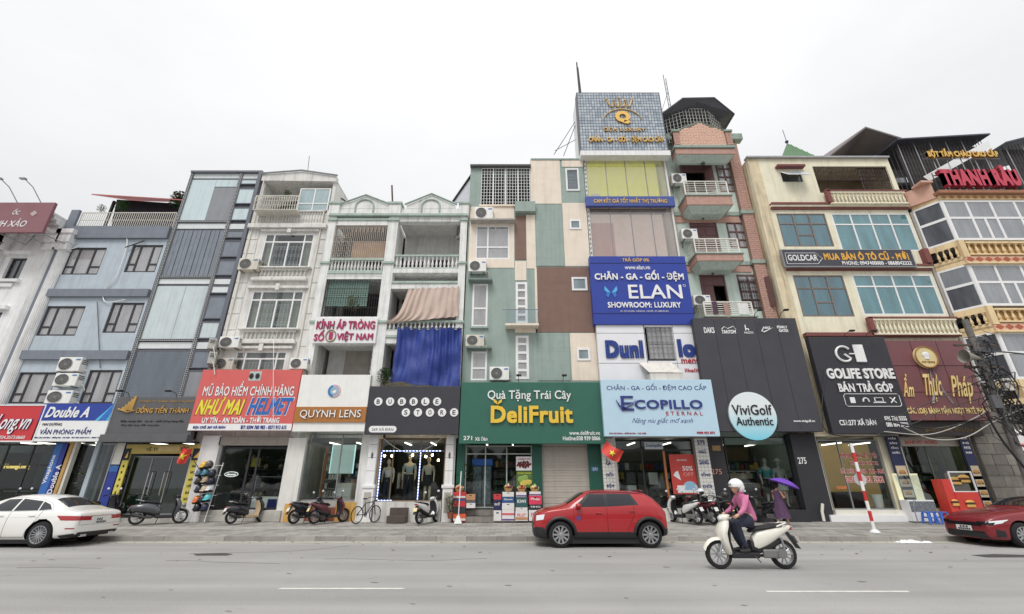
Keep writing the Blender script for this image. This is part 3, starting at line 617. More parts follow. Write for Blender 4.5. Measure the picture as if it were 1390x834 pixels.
# iron grilles of the left bay
a, b = bays[0]; zA, zB = Z(351, YF), Z(307, YF)
bars(t, a+.02, b-.02, YF-.02, zA, zB, 26, 1, mat('rusty_cream_iron', (186, 170, 156), .6, streak=.3), .014, name='balcony_grille', nm='grille_bar')
for i in range(9):
    c = a+.95+(i+.5)*(b-a-1.0)/9; M().path([(c-.12, YF-.05, zB-.45)]+[(c-.12*math.cos(k*math.pi/6), YF-.05, zB-.2+.13*math.sin(k*math.pi/6)) for k in range(7)]+[(c+.12, YF-.05, zB-.45)], .012, 4).build('grille_arch', MATS['rusty_cream_iron'], t)
for i in range(7):
    for j in range(9): M().path([(a+.06+i*.13, YF-.05, zA+.08+j*.16), (a+.12+i*.13, YF-.05, zA+.15+j*.16), (a+.19+i*.13, YF-.05, zA+.09+j*.16)], .01, 4).build('grille_scroll', GR, t) if (i+j) % 2 == 0 else None
wv = T('woven_screen', 'brown woven screen standing behind the iron grille of the top balcony', 'screen', (a+1.9, YF+.15, zA)); M().box(a+1.0, b-.1, YF+.12, YF+.15, zA+.02, zA+1.05).build('screen', mat('woven_bamboo', (178, 152, 128), .8, var=.15, fine=.15), wv)
zA, zB = Z(431, YF), Z(380, YF); bars(t, a+.02, b-.02, YF-.02, zA, zB, 22, 3, BLK, .013, name='balcony_grille', nm='grille_bar')
bl = T('slatted_blind', 'pale green plastic blind behind the black grille above the eyewear sign', 'blind', (a+1.3, YF+.1, zB)); GBL = mat('green_blind', (126, 158, 148), .6, var=.1)
for i in range(12): M().box(a+.1, a+2.2, YF+.1, YF+.13, zB-.12-i*.12, zB-.02-i*.12).build('slat', GBL, bl)
tb = R(536, 446, 625, 524, YF-.35); tp = T('blue_tarpaulin', 'creased royal blue tarpaulin hanging from the balcony above the bubble store', 'tarpaulin', ((tb[0]+tb[1])/2, YF-.35, tb[2]))
mb = M(); n, m_ = 80, 30; random.seed(3); ph = [random.uniform(0, 6) for _ in range(12)]
for j in range(m_+1):
    v = j/m_
    for i in range(n+1):
        u = i/n; x = tb[0]+(tb[1]-tb[0])*(u*(1+.03*v)-.015*v); amp = (.03+.06*(1-v))*(.5+.5*abs(math.sin(u*5.3+1)))
        y = YF-.36+amp*math.sin(u*46+ph[0]+2.6*math.sin(u*7+1)+1.4*math.sin(v*3+ph[1]))+.06*math.sin(u*6+v*4)+.05*math.sin((u-.5)*9*(.3+v)+v*6)+.045*math.sin(u*19+v*5+ph[2])+.03*math.sin(v*14+u*9+ph[3])+.012*math.sin(u*70+v*5)-.1*v+.01*math.sin(v*21-u*13)
        mb.v.append((x, y, tb[3]-(tb[3]-tb[2])*v+(.05*math.sin(u*14)+.13*math.sin(u*4.5+1))*v+.06*(math.sin(u*46+ph[0])*(1-v)**4)))
for j in range(m_):
    for i in range(n): q = j*(n+1)+i; mb.f.append((q, q+1, q+n+2, q+n+1)); mb.k.append(0)
mb.build('sheet', mat('blue_tarp', (32, 60, 146), .45, bump=1.2, var=.14, scale=4), tp, smooth=60)
M().path([(tb[0]-.1, YF-.35, tb[3]), (tb[1]+.1, YF-.35, tb[3])], .02, 5).build('hanging_rope', GREYP, tp)
cb = R(533, 392, 624, 441, YF-.1); ck = T('dust_pink_cloth', 'dusty pink cloth draped over the balcony rail above the blue tarpaulin', 'cloth', ((cb[0]+cb[1])/2, YF-.1, cb[2])); mb = M()
n, m_ = 90, 16
for j in range(m_+1):
    v = j/m_
    for i in range(n+1):
        u = i/n; xl = cb[0]+(cb[1]-cb[0])*(.22-.14*v-.18*v**7); xr_ = cb[1]-.05+.02*v; x = xl+(xr_-xl)*u; f = .06*math.sin(u*58+2.2*math.sin(u*6)+.9*math.sin(v*4))*(.5+.5*abs(math.sin(u*4+.7)))+.03*math.sin(u*17+v*5)
        mb.v.append((x, YF-.19+f*(.5+.5*v)-.05*v, cb[3]-(cb[3]-cb[2])*v*(.86+.14*(1-u))-.10*(1-v)*abs(math.sin(u*22))+(.12*u)))
for j in range(m_):
    for i in range(n): q = j*(n+1)+i; mb.f.append((q, q+1, q+n+2, q+n+1)); mb.k.append(0)
mb.build('drape', mat('dusty_pink_cloth', (204, 182, 170), .8, var=.08), ck, smooth=60)
# ---- green, cream and brown patchwork house
x0, x1 = -2.40, 4.15
TEAL = mat('sea_green_paint', (140, 160, 152), .75, var=.06, streak=.22, bump=.08); CRM = mat('pale_cream_paint', (224, 208, 188), .75, var=.05, streak=.20, bump=.08); BRN = mat('brown_paint', (126, 94, 80), .75, var=.07, streak=.15, bump=.08)
t = T('patchwork_house', 'sea green, cream and brown patchwork house above the green fruit shop sign', 'house', ((x0+x1)/2, YF, .3))
zt = Z(218, YF); zl = Z(228, YF)
holes = []
W_ = [('grille', (652.7, 228, 720, 279)), ('tall', (768, 229.5, 786, 259.6)), ('two', (645.6, 306.5, 691.5, 352)), ('sq', (773, 299, 788.6, 312)), ('door', (700, 383.5, 716, 439)), ('sq', (776, 377, 797, 395)), ('left', (641, 386, 662, 444)), ('sq', (783, 473, 801, 490)), ('door', (700, 456, 718, 515)), ('left', (639.5, 477.6, 661, 517))]
wr = [R(*q, YF) for _, q in W_]
shop = (X(630, 640, YF), X(722.5, 640, YF), .3, 3.6); shut = (X(736, 640, YF), X(799, 640, YF), .3, 3.6)
xs_ = X(762, 245, YF)
box_z = lambda y: Z(y, YF)
wallh(t, 'front_wall', x0, x1, .3, zl, YF, .22, wr+[shop, shut], TEAL)
wallh(t, 'front_wall', X(720, 245, YF), x1, zl, zt, YF, .22, [wr[1]], TEAL)
shell(t, x0, x1, YF+.22, .3, zl, 10, TEAL, [.42, 3.9, 7.0, 10.2, 13.6])
shell(t, X(720, 245, YF), x1, YF+.22, zl, zt, 10, TEAL)
def pan(xl, yt, xr, yb, m, lift=.02):
    q = list(R(xl, yt, xr, yb, YF)); q[0] = max(q[0], x0+.004); q[1] = min(q[1], x1-.004)
    return wallh(t, 'paint_panel', *q, YF-lift, lift-.003, wr, m, bevel=.004)
BAND = TEAL
pan(720, 217, 761, 277, CRM); pan(762.5, 218.5, 812, 227, CRM, .03)
pan(765, 276, 812, 361.5, CRM); pan(637, 281, 698, 364, CRM); pan(714.5, 292, 727, 365, CRM); pan(699, 293, 714, 353, BRN); pan(699, 355, 714.5, 381, CRM, .03); pan(727.5, 278.5, 764.5, 361.5, TEAL, .035)
pan(730, 363, 808, 451.5, BRN); pan(699, 441, 730, 452, CRM, .03); pan(730, 452.5, 773, 517, TEAL, .03); pan(775, 452.5, 814, 517, CRM); pan(726.5, 365, 729.5, 452, CRM, .03)
box('block_canopy', t, *R(699, 277.5, 726.5, 291, YF)[:2], YF-.3, YF-.022, *R(699, 277.5, 726.5, 291, YF)[2:], TEAL, bevel=.01)
box('roof_edge', t, x0-.02, X(720, 226, YF)+.02, YF-.2, YF+.5, zl, zl+.1, mat('dark_roof_edge', (96, 96, 98), .8)); box('roof_edge', t, X(720, 226, YF)+.03, x1, YF-.06, YF+.3, zt, zt+.12, TEAL, bevel=.02)
sqc = grid([0, 1], [0, 1])
for (k, _), r in zip(W_, wr):
    if k == 'grille':
        bars(t, r[0]+.03, r[1]-.03, YF+.03, r[2]+.03, r[3]-.03, 16, 11, UPVC, .016, name='roof_terrace_grille', nm='grille_bar')
        for i in (1, 2, 3): box('grille_post', t, r[0]+(r[1]-r[0])*i/4-.03, r[0]+(r[1]-r[0])*i/4+.03, YF, YF+.06, r[2], r[3], UPVC)
        for i in range(5): a = r[0]+.3+i*.42; box('stored_board', t, a, a+.3, YF+1.2, YF+1.3, r[2], r[2]+.5+.25*(i % 3), (DW, CRM, GREYP)[i % 3])
        box('sill_ledge', t, r[0]-.05, r[1]+.05, YF-.1, YF-.003, r[2]-.1, r[2], CRM)
    elif k == 'tall': win(t, r, YF-.05, sqc, UPVC, CLRG, .09, th=.1); [box('louvre_slat', t, r[0]+.09, r[1]-.09, YF+.06, YF+.1, r[2]+.08+i*.1, r[2]+.15+i*.1, mat('louvre_grey', (150, 154, 158), .6)) for i in range(int((r[3]-r[2])/.1)-1)]
    elif k == 'two':
        win(t, r, YF, [(0, .36, 0, .35), (0, .36, .35, 1), (.36, 1, 0, .35), (.36, 1, .35, 1)], UPVC, CURG, .08, cur=CURT, curz=0)
        box('window_awning', t, r[0]-.3, r[1]+.3, YF-.45, YF-.022, r[3]+.1, r[3]+.19, CONC)
    elif k == 'sq': win(t, r, YF-.06, sqc, UPVC, glass('frosted_pane', (190, 204, 206), .06, rough=.2, cover=.65, cc=(150, 168, 172)), .1, th=.1)
    elif k == 'door': win(t, r, YF-.02, grid([0, 1], [0, .2, .4, .6, .8, 1]), UPVC, CURG, .12, th=.1, cur=mat('grey_drape', (130, 136, 138), .9))
    else:
        win(t, r, YF-.03, grid([0, 1], [0, .42, 1]), UPVC, CURG, .09, cur=mat('sand_curtain', (196, 188, 170), .85), wave=.04)
        box('window_awning', t, r[0]-.22, r[1]+.22, YF-.4, YF-.003, r[3]+.08, r[3]+.17, mat('grey_green_concrete', (122, 138, 132), .85, var=.1, streak=.3))
        box('window_sill', t, r[0]-.05, r[1]+.05, YF-.12, YF-.003, r[2]-.1, r[2]-.003, TEAL)
bq = R(686, 421, 731, 440, YF-.5)
M().box(bq[0], bq[1], YF-.6, YF-.023, bq[2]-.1, bq[2]).build('balcony_floor', CRM, t)
M().box(bq[0], bq[1], YF-.6, YF-.585, bq[2]+.03, bq[3]).build('balcony_glass', CLRG, t); M().tube((bq[0]-.15, YF-.6, bq[3]), (bq[1], YF-.6, bq[3]), .025).tube((bq[1], YF-.6, bq[3]), (bq[1], YF, bq[3]), .02).build('handrail', ALU, t)
GSH = mat('bottle_green_paint', (18, 84, 68), .5, var=.06)
for a, b in ((617.5, 630), (722.5, 736), (799, 817.5)): box('green_pillar', t, X(a, 640, YF)+.006, X(b, 640, YF)-.006, YF-.12, YF-.003, .3, 3.7, GSH)
box('shutter_housing', t, shut[0], shut[1], YF+.02, YF+.2, 3.35, 3.6, mat('shutter_metal', (172, 164, 152), .5, var=.06, streak=.15))
for i in range(27): z = .34+i*.111; box('shutter_slat', t, shut[0], shut[1], YF+.04+.012*(i % 2), YF+.1, z, z+.107, MATS['shutter_metal'])
gb = T('roof_gable_shed', 'pale metal lean-to gable rising behind the patchwork house', 'shed', (x0-.6, YF+3, 12)); zq = Z(276, YF+.7); xq = X(616, 276, YF+.7); M().prism([(xq, zq), (x0-.03, zq), (x0-.03, Z(240, YF+.7))], YF+.6, YF+.7).build('metal_wall', mat('pale_metal_sheet', (206, 208, 216), .5, var=.06), gb); M().path([(xq-.1, YF+.55, zq-.1), (x0, YF+.55, Z(239, YF+.7))], .06, 4).build('roof_edge', BLK, gb)
# ---- glazed showroom house
x0, x1 = 4.19, 8.98
t = T('glazed_showroom_house', 'tall narrow showroom house with large upper glass fronts and stacked billboards', 'house', ((x0+x1)/2, YF, .3))
zt = Z(206, YF)
g1 = R(793, 210, 908, 268, YF); g2 = R(798.5, 280, 922, 350, YF); g1 = (x0+.12, x1-.1, g1[2], g1[3]); g2 = (x0+.12, x1-.1, g2[2], g2[3])
dw = R(877, 445, 915, 490, YF)
shop = (x0+.5, x1-.15, .3, 3.75)
SHW = mat('showroom_white', (214, 212, 206), .7, var=.05, streak=.2)
wallh(t, 'front_wall', x0, x1, .3, zt, YF, .25, [g1, g2, dw, shop], SHW); shell(t, x0, x1, YF+.25, .3, zt, 8, SHW, [.5, 4.0, 7, 10, Z(352, YF), Z(275, YF)])
LIME = mat('glowing_lime_wall', (240, 234, 90), .8, var=.05, emit=.32)  # wall glows in place of the showroom's interior lighting
box('glowing_back_wall', t, x0+.3, x1-.3, YF+.8, YF+.9, g1[2]-.1, g1[3]+.2, LIME)
box('glowing_back_wall', t, x0+.3, x1-.3, YF+.9, YF+1.0, g2[2]-.1, g2[3]+.2, mat('glowing_beige_wall', (226, 212, 206), .8, emit=.42)); box('glowing_back_wall', t, x0+.3, x0+1.6, YF+.8, YF+.89, g2[2]-.1, g2[3]-.6, mat('glowing_rose_panel', (220, 176, 170), .8, emit=.22))  # emission stands in for room light on these walls too
FG = glass('tall_film_glass', (244, 244, 236), refl=.10, cover=.16, cc=(200, 204, 196)); FG2 = glass('tall_smoked_glass', (232, 228, 224), refl=.10, cover=.12, cc=(226, 218, 214))
win(t, g1, YF, grid([0, .25, .5, .75, 1], [0, 1]), ALU, FG, .035); win(t, g2, YF, grid([0, .25, .5, .75, 1], [0, 1]), ALU, FG2, .035)
for i, (u, w_, h_) in enumerate(((.06, .5, .55), (.1, .6, .28), (.24, .7, .5), (.72, .7, .32), (.06, .45, .85))):
    a = g1[0]+(g1[1]-g1[0])*u; o = T('stored_mattress_pack', ('short white wrapped pack at the corner of the yellow upper glass', 'lowest wide white pack behind the yellow upper glass', 'pale pack beside the stacked white ones behind the yellow glass', 'low white pack near the far frame of the yellow glass', 'tallest narrow white pack behind the yellow upper glass')[i], 'package', (a, YF+.6, g1[2]), group='white packs stored behind the upper glass'); M().box(a, a+w_, YF+.4+i*.13, YF+.5+i*.13, g1[2]-.1, g1[2]+h_).build('pack', WHT2, o, bevel=.02)
for i in range(5):
    a = g2[1]-1.6+i*.3; o = T('stored_bolster', ('small', 'plump', 'largest', 'small', 'plump')[i]+' dark bundle at the foot of the smoked glass, '+('first', 'second', 'third', 'fourth', 'last')[i]+' towards the brick trimmed house', 'bundle', (a, YF+.5, g2[2]), group='dark bundles behind the smoked glass'); M().ball((a, YF+.6, g2[2]+.1), .22, .2, .18+.06*(i % 3)).build('bundle', mat('dark_bundle', (110, 110, 112), .8), o, smooth=True)
win(t, dw, YF-.32, [(0, .5, 0, .45), (.5, 1, 0, .45), (0, .5, .45, 1), (.5, 1, .45, 1)], ALU, CURG, .05, cur=mat('pale_drape', (0, 0, 0)))
bars(t, dw[0], dw[1], YF-.36, dw[2], dw[3], 5, 5, mat('window_bars', (120, 118, 116), .5), .012, name='window_bars', nm='window_bar')
for i in range(24): z = g2[2]+i*(g1[3]-g2[2])/24; M().lathe([(.03, 0), (.03, .05)], (x0+.05, YF-.01, z), 8, axis='y').build('fixing_bolt', BLK, t)
# ---- brick trimmed house with balconies
x0, x1 = 9.0, 13.72; YB = 21.75
MINT = mat('pale_mint_paint', (186, 204, 194), .75, var=.06, streak=.3, bump=.08); MINTD = mat('grey_green_trim', (140, 160, 148), .75, var=.1, streak=.35)
BRK = mat('terracotta_brick', (182, 138, 122), .85, var=.14, scale=9, fine=.15, streak=.15); BRKP = mat('pink_brick', (222, 182, 160), .85, var=.14, scale=9, fine=.12); MAR = mat('maroon_wood', (104, 66, 66), .6, var=.12, streak=.15)
t = T('brick_trimmed_house', 'narrow mint green house with terracotta brick pilasters and small balconies', 'house', ((x0+x1)/2, YB, .3))
zt = Z(196, YB); D1 = [R(927, 223, 959, 262, YB), R(938, 295, 975, 344, YB), R(953.4, 374, 988, 430, YB)]; W2 = [R(974, 221, 995, 261, YB), R(987.5, 294, 1012, 337, YB), R(1004, 373, 1033, 419, YB)]
wallh(t, 'front_wall', x0, x1, 3.5, zt, YB, .22, D1+W2, MINT); shell(t, x0, x1, YB+.22, .3, zt, 9, MINT, [.42, 4.2, 7.5, 11, 14.5])
def brickwall(par, xa, xb, Y, za, zb, d, m, mj, bw=.42, bh=.15, clip=None):
    bk = box('brick_backing', par, xa, xb, Y, Y+d, za, zb, mj) if not clip else None
    mb = M(); r = 0; z = za
    while z < zb-.02:
        x = xa-(bw/2 if r % 2 else 0)
        while x < xb:
            a, b = max(x, xa)+.008, min(x+bw, xb)-.008; zz = min(z+bh, zb)-.012
            if b-a > .03 and (clip is None or zz < clip((a+b)/2)): mb.box(a, b, Y-.018-random.uniform(0, .006), Y-.001, z, zz)
            x += bw
        z += bh; r += 1
    return mb.build('brick', m, par, kind='stuff')
MJ = mat('brick_mortar', (150, 120, 104), .95)
brickwall(t, x1-.62, x1, YB-.24, 3.6, zt-.1, .235, BRK, MJ, .31, .13); brickwall(t, x0, x0+.22, YB-.24, 3.6, zt-.1, .235, BRK, MJ, .22, .13)
for yy in (289, 356): box('pilaster_band', t, x1-.7, x1+.03, YB-.32, YB-.003, Z(yy+5, YB), Z(yy, YB), MINTD, bevel=.02); box('string_course', t, x0+.23, x1-.72, YB-.1, YB-.003, Z(yy+5, YB), Z(yy, YB), MINTD); box('brick_course', t, x0+.23, x1-.72, YB-.06, YB-.003, Z(yy+14, YB), Z(yy+5.5, YB), BRK)
for k, r in enumerate(D1):
    zb_ = (Z(267, 20.7), Z(346, 20.7), Z(431, 20.7))[k]-.02
    r = (r[0], r[1], max(zb_, r[2]), r[3]); w_ = r[1]-r[0]
    f = M().box(r[0], r[0]+.07, YB-.03, YB+.08, r[2], r[3]).box(r[1]-.07, r[1], YB-.03, YB+.08, r[2], r[3]).box(r[0]+.07, r[1]-.07, YB-.03, YB+.08, r[3]-.09, r[3]).box(r[0]+.07, r[1]-.07, YB-.03, YB+.08, r[3]-.62, r[3]-.55).build('door_frame', MAR, t)
    for u in (0, .5):
        M().box(r[0]+.08+u*(w_-.16), r[0]+u*(w_-.16)+w_/2-.0, YB-.01, YB+.04, r[3]-.545, r[3]-.1).build('transom_panel', MAR, f, bevel=.01)
        op = k == 2 and u == .5 or k == 0
        if not op:
            a, b = r[0]+.08+u*(w_-.16), r[0]+u*(w_-.16)+w_/2; lf = M().box(a, b, YB, YB+.045, r[2], r[3]-.625).build('door_leaf', MAR, f)
            for v0, v1 in ((.05, .3), (.36, .6), (.66, .95)): M().box(a+.1, b-.1, YB-.02, YB-.001, r[2]+(r[3]-.62-r[2])*v0, r[2]+(r[3]-.62-r[2])*v1).build('door_panel', MAR, lf, bevel=.02)
        elif k == 0:
            a = r[0]+.07 if u == 0 else r[1]-.07; s_ = -1 if u == 0 else 1
            M().rings([[(a, YB-.03, r[2]), (a+s_*.32, YB-.4, r[2]), (a+s_*.34, YB-.37, r[2]), (a+.03*s_, YB-.0, r[2])], [(a, YB-.03, r[3]-.1), (a+s_*.32, YB-.4, r[3]-.1), (a+s_*.34, YB-.37, r[3]-.1), (a+.03*s_, YB-.0, r[3]-.1)]]).build('open_shutter', MAR, f)
    box('room_shade_sheet', t, r[0], r[1], YB+.8, YB+.85, r[2]-.2, r[3]+.2, BLK)  # black sheet in place of the unlit room behind the door
for k, r in enumerate(W2):
    f = win(t, r, YB-.02, [(0, .5, .78, 1), (.5, 1, .78, 1), (0, .5, 0, .25), (.5, 1, 0, .25), (0, .5, .25, .5), (.5, 1, .25, .5), (0, .5, .5, .78), (.5, 1, .5, .78)], MAR, CURG, .085, cur=mat('grey_drape', (0, 0, 0)) if k < 2 else None, th=.09)
    if k == 2:
        bars(f, r[0]+.05, r[1]-.05, YB-.06, r[2], r[3]-.35, 7, 6, BLK, .012, name='window_bars', nm='window_bar')
        M().rings([[(r[1], YB-.03, r[2]), (r[1]+.3, YB-.5, r[2]), (r[1]+.33, YB-.47, r[2]), (r[1]+.04, YB, r[2])], [(r[1], YB-.03, r[3]-.3), (r[1]+.3, YB-.5, r[3]-.3), (r[1]+.33, YB-.47, r[3]-.3), (r[1]+.04, YB, r[3]-.3)]]).build('open_shutter', MAR, f)
YK = 20.6; RW = mat('white_railing_bar', (222, 218, 208), .5, streak=.15)
for k, (q, fas) in enumerate((((930, 246, 988, 266), (266, 278)), ((944, 324, 1003, 345), (345, 354)), ((957, 410, 1022, 431), (431, 437)))):
    a, b, za, zb = R(*q, YK); fz = Z(fas[1], YK)
    box('balcony_slab', t, a-.02, b+.12, YK, YB-.003, fz, za, BRK, bevel=.01); box('balcony_trim', t, a-.08, b+.18, YK-.06, YB-.004, za+.002, za+.08, MINTD, bevel=.015)
    M().rings([[(a+.02, YK+.06, fz-.003), (b+.06, YK+.06, fz-.003), (b+.06, YB-.01, fz-.003), (a+.02, YB-.01, fz-.003)], [(a+.35, YK+.5, fz-.28), (b-.25, YK+.5, fz-.28), (b-.25, YB-.01, fz-.28), (a+.35, YB-.01, fz-.28)]]).build('balcony_underside', MINT, t)
    f = bars(t, a, b, YK+.05, za+.12, zb, 3, 5, RW, .024, name='balcony_railing', nm='railing_post')
    for i in range(6): M().tube((a, YK+.05, za+.12+(zb-za-.12)*(i+.5)/6), (a, YB, za+.12+(zb-za-.12)*(i+.5)/6), .022, 5).build('railing_bar', RW, f)
    if k < 2: M().path([((a+b)/2-.05, YK+.9, fz-.28), ((a+b)/2-.05, YK+.9, fz-.36)], .06, 8).build('ceiling_lamp', GREYP, t)
# upper slab, gable parapet and caged roof terrace
za = Z(208, YK); a, b = X(916, 200, YK), X(996, 200, YK)
box('roof_slab', t, x0-.35, x1+.35, YB-.45, YB-.003, zt, zt+.45, MINTD, bevel=.03); box('balcony_slab', t, a, b, YK, YB-.5, Z(209, YK), Z(202, YK), BRK); box('balcony_trim', t, a-.07, b+.07, YK-.08, YB-.46, Z(201.5, YK), Z(198, YK), MINTD, bevel=.02)
M().rings([[(a+.02, YK+.05, Z(209, YK)-.003), (b-.02, YK+.05, Z(209, YK)-.003), (b-.02, YB-.46, Z(209, YK)-.003), (a+.02, YB-.46, Z(209, YK)-.003)], [(a+.3, YK+.5, Z(209, YK)-.25), (b-.3, YK+.5, Z(209, YK)-.25), (b-.3, YB-.47, Z(209, YK)-.25), (a+.3, YB-.47, Z(209, YK)-.25)]]).build('balcony_underside', MINT, t)
M().path([((a+b)/2, YK+.5, Z(209, YK)-.25), ((a+b)/2, YK+.5, Z(209, YK)-.34)], .12, 8).build('ceiling_lamp', GREYP, t)
zg = Z(197.5, YK)+.004; zs, zp = Z(180, YK), Z(166, YK); cx = (a+b)/2
M().prism([(a, zg), (b, zg), (b, zs), (cx, zp), (a, zs)], YK+.02, YK+.2).build('gable_parapet', MJ, t)
clipf = lambda x: (zs+(zp-zs)*(1-abs(x-cx)/((b-a)/2)))-.03
brickwall(t, a+.36, b-.36, YK+.02, zg, zp, .1, BRKP, MJ, .34, .12, clip=clipf)
for p in (a, b-.35): brickwall(t, p, p+.35, YK-.05, zg, zs-.02, .2, BRK, MJ, .35, .13)
M().path([(a-.08, YK+.05, zs), (cx, YK+.05, zp+.03), (b+.08, YK+.05, zs)], .09, 4).build('gable_coping', MINTD, t)
for p in (a+.17, b-.17): box('parapet_cap', t, p-.24, p+.24, YK-.14, YK+.25, zs-.015, zs+.12, MINTD, bevel=.02)
cage = M(); cz0, cz1 = zs-.2, zs+2.35; CW = mat('white_cage_bar', (214, 212, 206), .5)
pts = [(x0+.35, YB-.4), (cx-.75, YK+.25), (cx+.8, YK+.25), (b+.1, YB-.2), (b+.15, YB+1.8)]
for (xa, ya), (xb, yb) in zip(pts, pts[1:]):
    n = max(4, int(math.hypot(xb-xa, yb-ya)/.19))
    for i in range(n+1): u = i/n; cage.tube((xa+(xb-xa)*u, ya+(yb-ya)*u, cz0), (xa+(xb-xa)*u, ya+(yb-ya)*u, cz1), .016, 4)
    for j in range(11): z = cz0+(cz1-cz0)*j/10; cage.tube((xa, ya, z), (xb, yb, z), .016, 4)
cage.build('cage_bars', CW, t, kind='stuff')
CR = mat('dark_roof_sheet', (84, 84, 92), .5, var=.1); zr = cz1+.06
M().rings([[(x0-.1, YB-.6, zr-.75), (cx-.85, YK-.25, zr), (cx+1.1, YK-.25, zr+.05), (b+.7, YB-.9, zr-.75), (b+.7, YB+2.4, zr-.75), (x0-.1, YB+2.4, zr-.75)], [(x0-.1, YB-.6, zr-.68), (cx-.85, YK-.25, zr+.07), (cx+1.1, YK-.25, zr+.12), (b+.7, YB-.9, zr-.68), (b+.7, YB+2.4, zr-.68), (x0-.1, YB+2.4, zr-.68)]]).build('terrace_roof', CR, t)
M().box(x0+.4, b-.2, YB+.9, YB+1.0, cz0-1, cz1-.3).build('terrace_back_wall', CR, t)
for k in range(30): M().tube((x0+.02, YB-.35-.0+.09*k, zt+.45), (x0+.02, YB-.35+.09*k, zr-.8), .012, 4).build('side_cage_bar', CW, t)
ant = T('mast_antenna', 'grey lattice mast standing behind the caged roof terrace', 'mast', (X(909, 140, 24), 24, zt)); xa = X(909, 140, 24)
for dx in (-.07, .07): M().tube((xa+dx, 24, zt), (xa+dx-.05, 24, Z(102+5*(dx > 0), 24)), .035, 5).build('pole', ALU, ant)
for i in range(14): z = zt+1.5+i*.5; M().tube((xa-.08, 24, z), (xa+.06, 24, z+.25), .015, 4).build('rung', ALU, ant) if z < Z(110, 24) else None
M().tube((xa, 24, Z(125, 24)), (X(925-40, 195, 24), 24, Z(195, 24)), .015, 4).build('guy_wire', BLK, ant)
pm_ = T('steel_roof_mast', 'dark tapering steel mast rising behind the grid billboard', 'mast', (X(787, 100, 22.5), 22.5, zt)); xa = X(787, 100, 22.5)
M().path([(xa+.05, 22.5, 15), (xa-.16, 22.5, Z(85, 22.5))], .12, 4, r2=.05).build('pole', mat('dark_steel', (92, 90, 96), .5, metal=.4), pm_); M().path([(xa+.35, 22.5, 15), (xa-.1, 22.5, Z(92, 22.5))], .04, 4).build('brace', MATS['dark_steel'], pm_)
for i, (a_, b_, c_, d_) in enumerate(((781, 165, 752, 210), (781, 170, 765, 212), (723+30, 205, 781, 190))): w1 = T('guy_cable', ('longest slanting black stay cable beside the grid billboard', 'steep black stay cable close to the grid billboard edge', 'low flat black stay cable reaching the grid billboard')[i], 'cable', tuple(P(a_, b_, 21.8)), group='stay cables of the grid billboard'); M().tube(P(a_, b_, 21.8), P(c_, d_, 21.8), .02, 4).build('strand', BLK, w1)
# ---- cream house with blue glazing
x0, x1 = 13.78, 22.05
CY = mat('cream_yellow_paint', (230, 218, 188), .8, var=.07, streak=.30, bump=.12, dirt=(96, 84, 64)); CYS = mat('mouldy_cream_paint', (212, 194, 154), .85, var=.14, streak=.85, bump=.15, dirt=(110, 104, 96)); MRT = mat('maroon_trim', (128, 64, 60), .75, var=.1, streak=.2)
t = T('cream_house', 'stained cream house with teal glazing, maroon mouldings and a car dealer banner', 'house', ((x0+x1)/2, YF, .3))
zt = Z(216, YF)
sw_, sb = R(1061, 234, 1088, 247, YF), R(1108, 226, 1203, 262, YF); sb = (sb[0], x1-.25, sb[2], sb[3])
A1, A2, B1, B2 = R(1059, 290, 1126, 335, YF), R(1135, 290, 1233, 341, YF), R(1083, 374, 1152, 430, YF), R(1164, 373, 1262, 428, YF)
A2 = (A2[0], x1-.12, *A2[2:]); B2 = (B2[0], x1-.12, *B2[2:])
shop1 = (X(1118, 640, YF), X(1204, 640, YF), .75, 3.8); shop2 = (X(1234, 640, YF), X(1318, 640, YF), .35, 3.8)
shop2 = (shop2[0], x1-.1, shop2[2], shop2[3])
wallh(t, 'front_wall', x0, x1, .3, zt, YF, .22, [sw_, sb, A1, A2, B1, B2, shop1, shop2], CY)
shell(t, x0, x1, YF+.22, .3, zt, 11, CYS, [.42, 4.1, 7.4, 10.8, 14.2])
box('stained_corner', t, x0+.004, x0+.62, YF-.02, YF-.003, 3.9, zt-.01, CYS)
TG = glass('teal_tinted_pane', (120, 178, 190), refl=.13, cover=.45, cc=(72, 142, 158)); TG2 = glass('pale_teal_pane', (140, 200, 205), refl=.12, cover=.5, cc=(104, 168, 178))
BF = mat('brown_aluminium', (128, 112, 104), .5, var=.05)
c6 = [(0, .33, 0, .68), (0, .33, .68, 1), (.33, .66, 0, .34), (.33, .66, .34, .68), (.33, .66, .68, 1), (.66, 1, 0, .68), (.66, 1, .68, 1)]
for r in (A1, B1): win(t, r, YF+.0, c6, BF, TG, .07, cur=mat('cyan_blind', (130, 172, 190), .8), wave=.02)
for r in (A2, B2): win(t, r, YF+.0, grid([0, .25, .5, .75, 1], [0, .7, 1]), UPVC, TG2, .08, cur=mat('aqua_curtain', (150, 200, 200), .85))
swf = win(t, sw_, YF-.01, grid([0, 1], [0, 1]), DKF, CLRG, .06)
M().quad((sw_[0], YF-.02, sw_[3]), (sw_[1], YF-.02, sw_[3]), (sw_[1]+.02, YF-.6, sw_[3]-.62), (sw_[0]+.02, YF-.6, sw_[3]-.62)).build('open_sash', mat('sky_blue_pane', (150, 194, 222), .15, var=.03, coat=.4), swf)
M().path([(sw_[0], YF-.03, sw_[3]), (sw_[0]+.02, YF-.62, sw_[3]-.63), (sw_[1]+.02, YF-.62, sw_[3]-.63), (sw_[1], YF-.03, sw_[3])], .03, 4).build('sash_frame', UPVC, swf)
box('window_hood', t, sw_[0]-.25, sw_[1]+.2, YF-.3, YF-.003, sw_[3]+.22, sw_[3]+.34, MRT)
